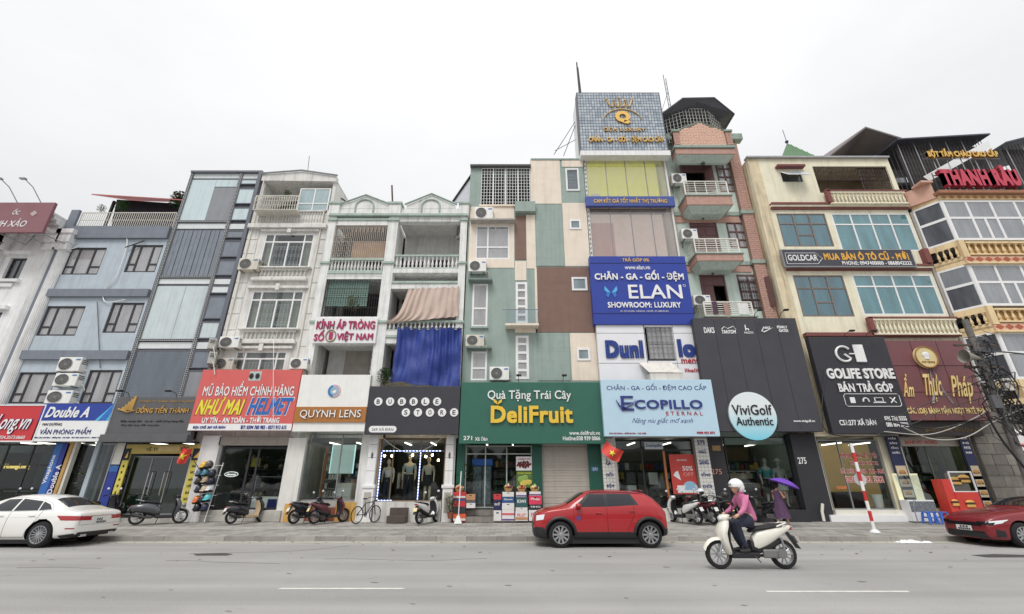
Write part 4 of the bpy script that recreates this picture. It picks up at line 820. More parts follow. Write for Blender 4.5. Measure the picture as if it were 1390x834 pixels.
for yy, c in ((278, 3), (361, 3), ):
    for j in range(3): box('moulding', t, x0+.64, x1-.02, YF-.12-.06*(2-j), YF-.003, Z(yy+2.4*(j+1), YF)+.003, Z(yy+2.4*j, YF), MRT if j != 1 else CY)
zz = Z(458, YF); box('moulding', t, x0+.64, x1-.02, YF-.28, YF-.003, zz-.02, zz+.16, MRT); 
balustrade(t, X(1120, 270, YF), x1-.1, YF-.25, Z(278, YF-.25)+.03, Z(261, YF-.25), 20, CY, CY, r=.06, rail=.09, d=.16); box('rail_cap', t, X(1118, 270, YF), x1+.02, YF-.36, YF-.14, Z(261, YF-.25)+.003, Z(261, YF-.25)+.08, MRT)
balustrade(t, X(1176, 442, YF), x1-.05, YF-.25, Z(455, YF-.25), Z(433, YF-.25), 20, CY, CY, r=.07, rail=.1, d=.16); box('rail_cap', t, X(1174, 442, YF), x1+.02, YF-.36, YF-.14, Z(433, YF-.25)+.003, Z(433, YF-.25)+.08, MRT)
box('balcony_wall', t, X(1118, 270, YF)-.02, X(1118, 270, YF)+.2, YF-.36, YF-.15, Z(279, YF), Z(262, YF), MRT); box('balcony_wall', t, X(1174, 442, YF)-.02, X(1174, 442, YF)+.2, YF-.36, YF-.15, Z(455, YF), Z(434, YF), MRT)
box('balcony_wall', t, x1-.3, x1-.02, YF-.3, YF-.003, Z(360, YF), Z(341, YF), MRT)
box('balcony_back_wall', t, sb[0], sb[1], YF+1.6, YF+1.7, sb[2]-.3, sb[3]+.2, mat('brown_patterned_wall', (150, 134, 112), .8, var=.2)); win(t, (sb[0]+1.6, sb[0]+2.7, sb[2]+.1, sb[2]+1.0), YF+1.5, grid([0, .5, 1], [0, .5, 1]), DKF, CLRG, .06)
IR = mat('dark_wrought_iron', (74, 62, 58), .6, var=.1); gi = M(); bars(t, sb[0]+.03, sb[1], YF+.1, sb[2]+.95, sb[3]-.02, 26, 2, IR, .014, name='balcony_grille', nm='grille_bar')
gi = bars(t, sb[1]-1.6, sb[1], YF+.14, sb[2], sb[3]-.02, 12, 6, IR, .016, name='balcony_grille', nm='grille_bar')
box('roof_coping', t, x0-.06, x1, YF-.16, YF+.2, zt, zt+.1, mat('grey_coping', (0, 0, 0)))
hp = T('green_hip_roof', 'ribbed green metal hip roof behind the parapet of the cream house', 'roof', (X(1078, 200, 24), 24, zt)); ax_, az = X(1076, 205, 25), Z(193, 25.2)
GRF = mat('green_roof_sheet', (96, 136, 96), .55, var=.1); p_ = [(ax_-1.9, 23.2, zt+.35), (ax_+2.6, 23.2, zt+.35), (ax_+2.6, 27.5, zt+.35), (ax_-1.9, 27.5, zt+.35)]; ap = (ax_, 25.3, az)
M().quad(p_[0], p_[1], ap).quad(p_[1], p_[2], ap).quad(p_[2], p_[3], ap).quad(p_[3], p_[0], ap).build('roof_sheet', GRF, hp)
for i in range(23):
    u = (i+.5)/23; x = p_[0][0]+4.5*u; f = 1-abs(x-ax_)/(1.9 if x < ax_ else 2.6); M().tube((x, 23.2, zt+.37), (x, 23.2+2.1*f, zt+.37+(az-zt-.35)*f), .03, 4).build('roof_rib', GRF, hp)
M().tube((ax_, 25.3, az), (ax_-.05, 25.3, az+1.2), .02, 5).ball((ax_, 25.3, az+.1), .12).build('finial', mat('navy_finial', (40, 50, 90), .5), hp)
gp2 = T('glazed_penthouse', 'dark roofed glazed penthouse tilting over the cream house roof', 'penthouse', (X(1165, 200, 24), 24, zt)); a, b = X(1115, 205, 24), X(1200, 205, 24)
M().rings([[(a-.5, 23.1, Z(213, 23)), (X(1168, 176, 23), 22.6, Z(177, 22.8)), (X(1215, 188, 23), 22.6, Z(192, 22.8)), (X(1190, 210, 23), 27, Z(206, 23)+.6), (a-.5, 27, Z(206, 23)+.8)], [(a-.5, 23.1, Z(213, 23)+.1), (X(1168, 176, 23), 22.6, Z(177, 22.8)+.12), (X(1215, 188, 23), 22.6, Z(192, 22.8)+.12), (X(1190, 210, 23), 27, Z(206, 23)+.7), (a-.5, 27, Z(206, 23)+.9)]]).build('roof', mat('brown_grey_roof', (120, 112, 112), .6, var=.1), gp2)
win(gp2, (a, b, zt-.1, zt+1.15), 23.3, grid([0, .3, .55, .8, 1], [0, 1]), ALU, CURG, .05); M().tube((b+.1, 22.9, zt), (b+.1, 22.9, zt+1.5), .06).build('post', ALU, gp2)
# ---- bay windowed house at the right end
x0 = 22.1; xe = 33.0
GW2 = mat('grey_render', (156, 150, 142), .85, var=.14, streak=.4, bump=.1); YW = mat('ochre_yellow_paint', (224, 194, 138), .7, var=.08, streak=.35); PK = mat('salmon_paint', (206, 154, 130), .75, var=.08, streak=.2)
t = T('bay_window_house', 'house with white bay windows, ochre balusters and red rooftop letters', 'house', (27, YF, .3))
YBAY = 20.0
zt = Z(272, YBAY)
box('side_wall', t, x0+.02, x0+.18, YF+.0, YF+10, .3, zt-.1, GW2); box('side_wall', t, xe-.2, xe, YF-.25, YF+10, .3, zt, GW2); box('back_wall', t, x0+.2, xe-.2, YF+9.8, YF+10, .3, zt, GW2)
box('lower_wall', t, x0+.2, xe-.2, YF-.1, YF+.1, .3, Z(520, YF), CONCD)
xb = 22.98; dx = .68; xa = xb-dx
levels = [(272, 326, 329, 347), (358, 415, 419, 438), (450, 515, 520, 540)]
zs_ = []
for k, (g0, g1_, b0, b1) in enumerate(levels):
    z1, z0_, zb1, zb0 = Z(g0, YBAY), Z(g1_, YBAY), Z(b0, YBAY), Z(b1, YBAY); zs_.append((z1, z0_, zb1, zb0))
    W_b = xe-xb
    win(t, (xb, xb+W_b*.9, z0_, z1), YBAY, [(i/7, (i+1)/7, .55, 1) for i in range(7)]+[(i/7, (i+1)/7, 0, .55) for i in (0, 2, 3, 5, 6)]+[(1/7, 1.5/7, 0, .55), (1.5/7, 2/7, 0, .55), (4/7, 4.5/7, 0, .55), (4.5/7, 5/7, 0, .55)], UPVC, glass('bay_pane', (228, 232, 234), refl=.12, cover=.45, cc=(176, 178, 182)), .12, cur=mat('striped_curtain', (168, 166, 172), .85), name='bay_window')
    # slanted side of the bay, built flat and turned
    L_ = math.hypot(dx, YF-YBAY); ang = math.atan2(-(YF-YBAY), dx)
    for nm, za, zb, mm in (('bay_apron', zb0-.25, zb0, YW), ('bay_apron', z0_-.3, z0_, YW), ('bay_head', z1, z1+.3 if k else z1+.25, YW)):
        M().rings([[(xa, YF, za), (xb, YBAY, za), (xb, YBAY+.12, za), (xa+.1, YF, za)], [(xa, YF, zb), (xb, YBAY, zb), (xb, YBAY+.12, zb), (xa+.1, YF, zb)]]).build(nm, mm, t)
    fr = M(); pn = []
    for u0, u1 in ((0, .06), (.94, 1)):
        p = lambda u, o=0: (xa+(xb-xa)*u, YF+(YBAY-YF)*u+o)
        fr.rings([[(*p(u0), z0_), (*p(u1), z0_), (*p(u1, .08), z0_), (*p(u0, .08), z0_)], [(*p(u0), z1), (*p(u1), z1), (*p(u1, .08), z1), (*p(u0, .08), z1)]])
    for v0, v1 in ((z0_, z0_+.1), (z0_+(z1-z0_)*.52, z0_+(z1-z0_)*.58), (z1-.1, z1)):
        fr.rings([[(*p(.06), v0), (*p(.94), v0), (*p(.94, .08), v0), (*p(.06, .08), v0)], [(*p(.06), v1), (*p(.94), v1), (*p(.94, .08), v1), (*p(.06, .08), v1)]])
    f = fr.build('bay_side_window', UPVC, t)
    for va, vb in ((z0_+.1, z0_+(z1-z0_)*.52), (z0_+(z1-z0_)*.58, z1-.1)): M().quad((*p(.06, .04), va), (*p(.94, .04), va), (*p(.94, .04), vb), (*p(.06, .04), vb)).build('pane', glass('bay_side_pane', (150, 156, 166), refl=.12, cover=.5, cc=(130, 134, 142)), f)
    box('bay_floor', t, xb+.1, xe-.3, YBAY+.5, YF+2, z0_-.35, z0_-.05, GW2)
    if k == 2: box('bay_lower_wall', t, xb+.02, xe, YBAY-.02, YBAY+.3, zb0-1.6, z0_-.003, YW); continue
    if True:
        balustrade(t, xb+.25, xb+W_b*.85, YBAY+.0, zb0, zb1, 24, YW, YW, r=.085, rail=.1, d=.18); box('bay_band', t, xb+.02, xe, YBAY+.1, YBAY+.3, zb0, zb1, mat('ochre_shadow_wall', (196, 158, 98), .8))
        box('bay_pier', t, xb-.05, xb+.24, YBAY-.06, YBAY+.2, zb0-.1, z0_-.02, YW)
        for i in range(4): link('baluster', baluster_mesh(zb1-zb0-.18, .07, YW), t, loc=(xa+(xb-xa)*(.2+.2*i), YF+(YBAY-YF)*(.2+.2*i)-.05, zb0))
    # diamond band
    zd0, zd1 = zb0-.42, zb0-.03
    box('diamond_band', t, xb-.04, xe, YBAY-.03, YBAY+.3, zd0, zd1, mat('pale_pink_band', (222, 180, 150), .75)); DM = mat('terracotta_diamond', (176, 92, 64), .75)
    for i in range(22): c = xb+.2+i*.46; M().prism([(c-.21, (zd0+zd1)/2), (c, zd0+.06), (c+.21, (zd0+zd1)/2), (c, zd1-.06)], YBAY-.05, YBAY-.031).build('diamond_tile', DM, t)
    box('ledge', t, xb-.1, xe, YBAY-.14, YBAY+.3, zd0-.1, zd0-.003, YW, bevel=.02)
z1 = zs_[0][0]
box('diamond_band', t, xb-.04, xe, YBAY-.03, YBAY+.3, z1+.03, z1+.3, YW)
for i in range(24): c = xb+.2+i*.42; M().prism([(c-.19, z1+.165), (c, z1+.07), (c+.19, z1+.165), (c, z1+.26)], YBAY-.05, YBAY-.031).build('diamond_tile', mat('brown_diamond', (186, 122, 72), .75), t)
box('roof_ledge', t, xb-.15, xe, YBAY-.25, YBAY+.4, z1+.303, z1+.5, mat('brown_ledge', (160, 104, 70), .8, streak=.3), bevel=.02)
box('roof_slab', t, xb+.1, xe, YBAY+.3, YF+9.8, z1+.0, z1+.3, GW2)
M().rings([[(xa-.15, YF+1.6, z1+.2), (xa-.15, YF-.1, z1+.2), (xb-.1, YBAY+.05, z1+.2), (xb-.1, YBAY+.2, z1+.2), (xa, YF+.1, z1+.2), (xa, YF+1.6, z1+.2)], [(xa-.15, YF+1.6, z1+1.15), (xa-.15, YF-.1, z1+1.15), (xb-.1, YBAY+.05, z1+1.15), (xb-.1, YBAY+.2, z1+1.15), (xa, YF+.1, z1+1.15), (xa, YF+1.6, z1+1.15)]]).build('salmon_parapet', PK, t)
box('parapet_cap', t, xb-.65, xb-.0, YBAY-.02, YBAY+.6, z1+1.153, z1+1.28, PK)
# dark lattice roof frames above it
DL = mat('dark_lattice_steel', (64, 60, 64), .6, var=.1, streak=.2)
def lattice(label, xa, xb, Y0, z0, z1a, z1b, n=26, back=3.0):
    r = T('roof_lattice_shed', label, 'roof shed', ((xa+xb)/2, Y0, z0))
    M().rings([[(xa-.3, Y0-.4, z1a), (xb+.3, Y0-.4, z1b), (xb+.3, Y0+back, z1b+.3), (xa-.3, Y0+back, z1a+.3)], [(xa-.3, Y0-.4, z1a+.1), (xb+.3, Y0-.4, z1b+.1), (xb+.3, Y0+back, z1b+.4), (xa-.3, Y0+back, z1a+.4)]]).build('roof_sheet', mat('dark_blue_roof', (70, 72, 84), .5), r)
    M().box(xa, xb, Y0+back-.1, Y0+back, z0, min(z1a, z1b)+.1).build('back_panel', mat('dark_mesh_panel', (66, 62, 62), .9, var=.2), r)
    M().box(xa, xb, Y0+.2, Y0+.25, z0-1.2, min(z1a, z1b)-.02).build('mesh_panel', MATS['dark_mesh_panel'], r)
    for i in range(n+1): x = xa+(xb-xa)*i/n; M().tube((x, Y0, z0), (x, Y0, z1a+(z1b-z1a)*i/n), .03 if i % 5 == 0 else .018, 4).build('lattice_bar', DL if i % 5 else ALU, r)
    for j in range(12): z = z0+(min(z1a, z1b)-z0)*(j+.5)/12; M().tube((xa, Y0+.02, z), (xb, Y0+.02, z), .016, 4).build('lattice_bar', DL, r)
    for j in range(14): y = Y0+back*(j+.5)/14; M().tube((xa, y, z0), (xa, y, z1a+.1), .02, 4).build('lattice_bar', DL, r)
    return r
lattice('dark lattice roof shed between the cream house and the red rooftop letters', X(1232, 230, 22), X(1335, 200, 22), 22.0, z1+.3, Z(196, 22), Z(189, 22), back=4)
lattice('dark lattice roof shed rising at the far right end behind the red letters', X(1372, 215, 23), X(1372, 215, 23)+6, 23.0, z1, Z(200, 23), Z(170, 23), back=4)
M().box(x0-2.6, x0+1.6, YF+3.0, YF+3.1, Z(262, YF+3), Z(214, YF+3)).build('mesh_panel', MATS['dark_mesh_panel'], T('dark_mesh_screen', 'dark mesh screen closing the gap beside the cream house roof', 'screen', (x0, YF+3, 14)))
le = T('white_light_strip', 'white translucent roof strip slanting behind the red rooftop letters', 'roof strip', (25, 21.6, z1+.5)); M().quad(P(1253, 240, 21.6), P(1262, 246, 21.6), P(1345, 200, 21.6), P(1342, 190, 21.6)).build('strip', WHT2, le)
# ================================================================= SIGNS
YS = 20.2
NAVY = mat('navy_print', (30, 44, 120), .5, var=.03); WP = mat('white_print', (240, 240, 240), .45, var=.02)
MAG = mat('magenta_letter', (176, 32, 92), .5, var=.04); REDL = mat('red_letter_face', (204, 60, 86), .5, var=.06); REDS = mat('red_letter_side', (150, 24, 50), .5, var=.04); GOLDS = mat('gold_letter_side', (168, 116, 44), .45, var=.05)
def tx(par, s, rect, m, a, b, c, d, Y=None, **k): return text(par, s, sub(rect, a, b, c, d), Y if Y is not None else YS, m, **k)
def sr(xl, yt, xr, yb, Y=YS): return R(xl, yt, xr, yb, Y)
# maroon hoarding on the classical house
r = sr(-70, 275, 66, 315.5, 19.6); t = sign(r, 19.6, 'maroon rooftop hoarding with white serif letters and three lamp arms', mat('maroon_hoarding', (142, 94, 102), .6, var=.05), .15, 'billboard', 'billboard')
tx(t, 'ỐC', r, WP, .62, .70, .22, .42, 19.6, letters=False, shear=.15); tx(t, 'VỊT QUAY TÌNH XẢO', r, WP, .02, .82, .55, .88, 19.6, letters=False, shear=.15)
q = sub(r, .80, .87, .28, .48); M().prism([(q[0], (q[2]+q[3])/2), ((q[0]+q[1])/2, q[2]), (q[1], (q[2]+q[3])/2), ((q[0]+q[1])/2, q[3])], 19.58, 19.599).build('star_emblem', mat('pale_emblem', (190, 170, 170)), t)
for i, u in enumerate((.33, .60, .84)):
    x = r[0]+(r[1]-r[0])*u; M().path([(x, 19.7, r[3]), (x-.35, 19.3, r[3]+.75), (x-.55, 19.0, r[3]+1.0)], .025, 5).build('lamp_arm', ALU, t); M().box(x-.8, x-.5, 18.9, 19.05, r[3]+1.0, r[3]+1.06).build('lamp_head', ALU, t)
for i in range(4): x = r[1]-.3-i*1.1; M().path([(x, 19.75, r[2]+.1), (x+.5, 20.8, r[2]-.05), (x+.5, 20.98, r[2]+.7)], .03, 4).build('bracket', ALU, t)
# red phone shop sign
r = sr(-110, 551, 53, 598.5); t = sign(r, YS, 'red sign with slanted white domain letters beside the white and blue stationery sign', mat('sign_red', (204, 44, 52), .4, var=.03), .2, frame=WHT2)
tx(t, 'HoangLong.vn', r, WP, .38, .955, .25, .82, shear=.25, bold=.02, depth=.05, side=mat('violet_letter_side', (92, 60, 140))); tx(t, '024.3573.0660', r, WP, .72, .93, .86, .95, letters=False)
# stationery sign
r = sr(50.5, 548, 147, 599.5); t = sign(r, YS, 'white stationery sign with a blue band reading Double A', WHT2, .2)
M().quad((sub(r, 0, 1, 0, .46)[0], YS-.004, sub(r, 0, 1, 0, .46)[2]), (r[1], YS-.004, sub(r, 0, 1, 0, .46)[2]), (r[1], YS-.004, r[3]), (r[0], YS-.004, r[3])).build('blue_band', BLUEP, t)
q = sub(r, .8, 1, 0, .46); M().prism([(q[0], q[2]), (q[1], q[2]), (q[1], q[3])], YS-.009, YS-.005).build('sky_triangle', mat('sky_triangle', (70, 190, 224)), t); M().prism([(q[0]+.15, q[2]), (q[0]+.5, q[2]), (q[1], (q[2]+q[3])/2), (q[1], q[3])], YS-.012, YS-.0095).build('blue_triangle', mat('mid_blue', (44, 110, 200)), t)
tx(t, 'Double A', r, WP, .08, .72, .09, .38, YS-.012, bold=.04, shear=.2); tx(t, 'MAI DƯƠNG', r, GREYP, .09, .36, .51, .59, letters=False); tx(t, 'VĂN PHÒNG PHẨM', r, NAVY, .09, .80, .62, .82, bold=.02, depth=.01); tx(t, 'ĐC: 263 Xã Đàn - Đống Đa - Hà Nội   ĐT: 024 3573 6131 - 0904 147', r, NAVY, .05, .96, .875, .925, letters=False)
# gold shop grey sign
r = sr(150, 539, 264, 600, 20.25); GS = mat('dark_grey_cladding', (88, 88, 92), .6, var=.08, streak=.2); t = sign(r, 20.25, 'dark grey sign with faded gold letters over the gold shop', GS, .25)
box('lower_board', t, r[0]-.1, r[1]-.02, 20.1, 20.247, r[2]-.02, r[2]+.3, GS, bevel=.01); box('sign_soffit', t, r[0], r[1], 20.502, 20.99, r[2], r[2]+.06, DARK)
GD = mat('dull_gold', (196, 152, 70), .45, var=.1)
tx(t, 'ĐỒNG TIẾN THÀNH', r, GD, .28, .91, .20, .37, 20.25, depth=.04, bold=.03); tx(t, 'CÔNG TY VÀNG BẠC ĐÁ QUÝ', r, GD, .28, .95, .08, .13, 20.25, letters=False); tx(t, 'Điện thoại: 024   Uy tín - chất lượng hàng đầu', r, mat('dark_print', (60, 58, 56)), .13, .88, .52, .58, 20.25, letters=False); tx(t, 'Mua bán trao đổi vàng bạc', r, MATS['dark_print'], .15, .6, .61, .66, 20.25, letters=False)
q = sub(r, .10, .25, .10, .36)
for i in range(5): a = q[0]+(q[1]-q[0])*i*.18; M().prism([(a, q[2]+.1), (a+.08, q[2]+.1), (a+.12, q[2]+.25+.12*i), (a+.02, q[2]+.25+.12*i)], 20.2, 20.25).build('emblem_bar', GD, t)
M().path([(q[0]-.15, 20.2, q[2]+.16), (q[0]+.3, 20.2, q[2]+.02), (q[1]+.05, 20.2, q[2]+.1)], .03, 4).build('emblem_swoosh', GD, t)
# helmet shop sign
r = sr(265, 502, 402.5, 584.5); t = sign(r, YS, 'red helmet shop sign with white, yellow and blue slanted lettering', mat('helmet_red', (214, 74, 68), .45, var=.05, streak=.06), .15)
q = sub(r, 0, 1, .895, 1.0); M().quad((q[0], YS-.004, q[2]), (q[1], YS-.004, q[2]), (q[1], YS-.004, q[3]), (q[0], YS-.004, q[3])).build('white_strip', WP, t)
NS = mat('navy_letter_side', (36, 44, 90)); tx(t, 'MŨ BẢO HIỂM CHÍNH HÃNG', r, WP, .06, .96, .20, .445, bold=.02, depth=.02, side=NS)
DRS = mat('dark_red_outline', (110, 26, 30)); tx(t, 'NHƯ MAI', r, DRS, .028, .512, .445, .765, bold=.06, depth=.006, shear=.18, letters=False, name='outline'); tx(t, 'NHƯ MAI', r, YEL, .035, .505, .455, .755, bold=.045, depth=.016, shear=.18)
tx(t, 'HELMET', r, WP, .528, .982, .465, .765, bold=.06, depth=.006, shear=.18, letters=False, name='outline'); tx(t, 'HELMET', r, mat('helmet_blue', (22, 108, 190)), .535, .975, .475, .755, bold=.045, depth=.016, shear=.18)
tx(t, 'UY TÍN - AN TOÀN - THỜI TRANG', r, WP, .12, .87, .77, .885, bold=.04, letters=False); tx(t, 'ĐỊA CHỈ: 267 XÃ ĐÀN', r, BLUEP, .05, .36, .92, .98, YS-.005, bold=.02, letters=False); tx(t, 'ĐT: 0394 760 983 - 0375 913 615', r, BLUEP, .51, .95, .92, .98, YS-.005, bold=.02, letters=False)
q = sub(r, .48, .60, .03, .19); M().quad((q[0], YS-.004, q[2]), (q[1], YS-.004, q[2]), (q[1], YS-.004, q[3]), (q[0], YS-.004, q[3])).build('photo_panel', mat('photo_panel', (186, 200, 196)), t); hx = (q[0]+q[1])/2
for dx in (-.16, .12): M().ball((hx+dx, YS-.03, q[2]+.22), .1, .02, .13).build('helmet_print', BLKP, t)
# eyewear signs
r = sr(425.5, 431.5, 511, 466, 20.75); t = sign(r, 20.75, 'white sign with magenta Vietnamese letters hung under the green blind balcony', WHT2, .15)
tx(t, 'KÍNH ÁP TRÒNG', r, MAG, .04, .97, .06, .46, 20.75, bold=.03, depth=.05); tx(t, 'SỐ', r, MAG, .03, .19, .50, .92, 20.75, bold=.03, depth=.05); tx(t, '1', r, MAG, .265, .32, .58, .86, 20.75, bold=.04, depth=.05); tx(t, 'VIỆT NAM', r, MAG, .39, .96, .54, .95, 20.75, bold=.03, depth=.05)
q = sub(r, .215, .37, .5, .95); cx, cz = (q[0]+q[1])/2, (q[2]+q[3])/2
M().path([(cx+(q[1]-q[0])/2*math.cos(a*math.pi/12), 20.72, cz+(q[3]-q[2])/2*math.sin(a*math.pi/12)) for a in range(25)], .025, 6).build('number_ring', mat('bronze_ring', (150, 120, 80), .4), t)
r = sr(403, 509, 499, 586, 20.15); t = sign(r, 20.15, 'cream eyewear sign with an orange perforated band and a round lens emblem', mat('ivory_cladding', (234, 228, 216), .5, var=.04, streak=.08), .3)
OB = dotmat('orange_perforated', (176, 118, 58), (140, 84, 36), 55, .8); q = sub(r, 0, 1, .58, .845); box('orange_band', t, q[0]+.003, q[1]-.003, 20.09, 20.148, q[2], q[3], OB)
tx(t, 'QUYNH LENS', r, WP, .085, .935, .635, .79, 20.09, bold=.005, depth=.05, side=mat('brown_side', (90, 50, 24)))
q = sub(r, .41, .60, .17, .42); cx, cz = (q[0]+q[1])/2, (q[2]+q[3])/2
for r0, r1, m, a0, a1 in ((.19, .29, mat('lens_blue', (60, 130, 190), .4), 1.9, 4.6), (.19, .29, mat('lens_pink', (206, 176, 190), .4), -1.7, 1.9), (.10, .18, mat('lens_pale', (150, 190, 214), .4), 0, 6.3)):
    n = 20; M().rings([[(cx+rr*math.cos(a0+(a1-a0)*i/n), yy, cz+rr*math.sin(a0+(a1-a0)*i/n)) for rr, yy in ((r0, 20.12), (r1, 20.12), (r1, 20.148), (r0, 20.148))] for i in range(n+1)]).build('lens_emblem', m, t)
# bubble store sign
r = sr(498, 524.5, 623.5, 590, 20.15); BB = mat('charcoal_banner', (52, 52, 60), .6, var=.08, streak=.1); t = sign(r, 20.15, 'charcoal banner with white discs spelling the clothing store name', BB, .12)
def disc(par, ch, u, v, rr=.185, dark=BLKP):
    q = sub(r, u, u, v, v); cx, cz = q[0], q[2]; d = M().lathe([(rr, .03), (rr, .002)], (cx, 20.15, cz), 22, axis='y').build('letter_disc', WP, par); h = .1
    wd = {'I': .03}.get(ch, .07); text(d, ch, (cx-wd, cx+wd, cz-h, cz+h), 20.118, dark, depth=.006, bold=.02)
for i, c in enumerate('BUBBLE'): disc(t, c, .115+i*.128, .33)
for i, c in enumerate('STORE'): disc(t, c, .425+i*.13, .555)
q = sub(r, .045, .34, .83, .96); rr = (q[3]-q[2])/2; n = 8
pl = [(q[0]+rr-rr*math.sin(math.pi*i/n), (q[2]+q[3])/2+rr*math.cos(math.pi*i/n)) for i in range(n+1)]+[(q[1]-rr+rr*math.sin(math.pi*i/n), (q[2]+q[3])/2-rr*math.cos(math.pi*i/n)) for i in range(n+1)]
M().prism(pl, 20.14, 20.149).build('address_pill', WP, t); text(t, '269 XÃ ĐÀN', (q[0]+rr, q[1]-rr, q[2]+.07, q[3]-.07), 20.139, BLKP, depth=.004, letters=False)
# fruit shop sign
r = sr(624.5, 519, 819, 602.5); t = sign(r, YS, 'large dark green fruit shop sign with yellow and white raised letters', mat('forest_green_sign', (26, 100, 82), .5, var=.05, streak=.05), .25)
tx(t, 'Quà Tặng Trái Cây', r, WP, .19, .78, .13, .33, bold=.012, depth=.05); YD = mat('mango_letter', (250, 196, 44), .45, var=.04); YDs = mat('mango_side', (206, 140, 24), .5)
tx(t, 'DeliFruit', r, YD, .215, .785, .40, .68, bold=.045, depth=.09, side=YDs)
q = sub(r, .235, .29, .30, .38); cx = (q[0]+q[1])/2
for s_ in (-1, 1): M().prism([(cx, q[2]), (cx+s_*.05, q[2]+.16), (cx+s_*.2, q[3]+.03), (cx+s_*.17, q[2]+.1)][::s_], YS-.09, YS).build('leaf_emblem', YD, t)
tx(t, '271', r, WP, .03, .09, .88, .945, bold=.02, letters=True, depth=.01); tx(t, 'Xã Đàn', r, WP, .11, .195, .895, .955, letters=False, bold=.02); tx(t, 'www.delifruit.vn', r, WP, .755, .965, .80, .865, letters=False, bold=.015); tx(t, 'Hotline:038 939 0066', r, WP, .71, .965, .885, .95, letters=False, bold=.025)
# ---- stack over the showroom
YL = 20.6; r = R(786, 127, 900, 204.5, YL); t = sign(r, YL, 'rooftop billboard of small blue grey tiles with a gold crown and letters', mat('billboard_back', (96, 104, 116), .5), .5, 'billboard', 'billboard', frame=mat('dark_steel', (0, 0, 0)))
tiles = [mat('mosaic_%d' % i, c, .5, var=.08, scale=5) for i, c in enumerate([(166, 178, 190), (178, 188, 198), (150, 162, 176), (190, 199, 206)])]
tb = M(); nx, nz_ = 30, 20
for i in range(nx):
    for j in range(nz_):
        a = r[0]+(r[1]-r[0])*i/nx; c = r[2]+(r[3]-r[2])*j/nz_; tb.box(a+.015, a+(r[1]-r[0])/nx-.015, YL-.03, YL-.002, c+.018, c+(r[3]-r[2])/nz_-.018, random.choice((0, 1, 1, 2, 3, 0)))
tb.build('mosaic_tile', tiles, t, kind='stuff')
GL = mat('soft_gold', (206, 172, 110), .4, metal=.2, var=.05); yt = YL-.032
tx(t, 'ĐỆM LUXURY', r, GL, .28, .77, .615, .705, yt, bold=.03, depth=.05, side=GOLDS); tx(t, 'CHĂN - GA - GỐI - ĐỆM CAO CẤP', r, GOLD, .095, .965, .755, .895, yt, bold=.025, depth=.08, side=GOLDS)
q = sub(r, .43, .61, .345, .56); cx, cz = (q[0]+q[1])/2, (q[2]+q[3])/2; text(t, 'Q', (q[0], q[1], q[2]-.05, q[3]), yt, GOLD, depth=.09, bold=.10, side=GOLDS)
M().path([(cx+1.18*math.cos(a*math.pi/16), yt-.03, cz-.35+1.02*math.sin(a*math.pi/16)) for a in range(1, 16)], [.012+.03*math.sin(math.pi*a/16) for a in range(1, 16)], 5).build('arc_emblem', GL, t)
cw = sub(r, .33, .68, .07, .29); w_ = cw[1]-cw[0]; b = cw[2]+.12
ptc = [(0, .75), (.08, 0), (.2, .1), (.27, .85), (.36, .05), (.5, 1.0), (.64, .05), (.73, .85), (.8, .1), (.92, 0), (1, .75)]
ptc = [(cw[0]+w_*(.06+.88*u), b+(cw[3]-b-.1)*v*(.9)) for u, v in ((0, .8), (.12, .05), (.22, 0), (.27, .7), (.34, .05), (.44, 0), (.5, .95), (.56, 0), (.66, .05), (.73, .7), (.78, 0), (.88, .05), (1, .8))]
M().path([(a, yt-.04, c) for a, c in ptc], .045, 6).build('crown_emblem', GL, t)
for k in (0, 3, 6, 9, 12): M().ball((ptc[k][0], yt-.04, ptc[k][1]+.05), .075).build('crown_bead', GL, t, smooth=True)
M().box(r[0]-.05, r[1]+.1, YL-.1, YL+.4, r[2]-.42, r[2]-.08).build('white_base_rail', WHT, t); M().box(r[0]-.02, r[0]+.0, YL+.5, YL+1.8, r[2]-.3, r[3]).build('side_panel', WHT, t)
r = R(795, 266.5, 916, 279.5, 20.7); t = sign(r, 20.7, 'narrow blue strip sign with gold letters between the two upper glass fronts', mat('strip_blue', (62, 84, 158), .5, var=.04), .2, name='strip_sign'); tx(t, 'CAM KẾT GIÁ TỐT NHẤT THỊ TRƯỜNG', r, GOLD, .09, .91, .14, .82, 20.7, depth=.03, bold=.02)
r = R(803, 348, 937, 440.5, 20.5); EB = mat('royal_blue_sign', (28, 58, 160), .45, var=.04); t = sign(r, 20.5, 'royal blue mattress sign with a butterfly and white raised letters', EB, .35)
for v in (.105, .845): q = sub(r, 0, 1, v, v+.01); box('panel_joint', t, q[0], q[1], 20.494, 20.499, q[2], q[3], mat('navy_joint', (16, 30, 90)))
tx(t, 'TRẢ GÓP 0%', r, GOLD, .34, .62, .02, .085, 20.5, letters=False, bold=.02, depth=.02); tx(t, 'www.elan.vn', r, WP, .36, .62, .14, .205, 20.5, letters=False, bold=.01, depth=.02)
tx(t, 'CHĂN - GA - GỐI - ĐỆM', r, WP, .04, .95, .22, .39, 20.5, bold=.04, depth=.06); tx(t, 'ELAN', r, WP, .37, .91, .44, .64, 20.5, bold=.012, depth=.06); tx(t, 'SHOWROOM: LUXURY', r, WP, .15, .88, .69, .77, 20.5, bold=.03, depth=.04); tx(t, 'ĐC: 275 XÃ ĐÀN - ĐỐNG ĐA - HÀ NỘI - ĐT: 0988 832 872', r, WP, .27, .75, .80, .83, 20.5, letters=False)
q = sub(r, .93, .96, .43, .47); cx, cz = (q[0]+q[1])/2, (q[2]+q[3])/2; M().path([(cx+.06*math.cos(a*math.pi/6), 20.48, cz+.06*math.sin(a*math.pi/6)) for a in range(13)], .012, 5).build('small_ring', WP, t)
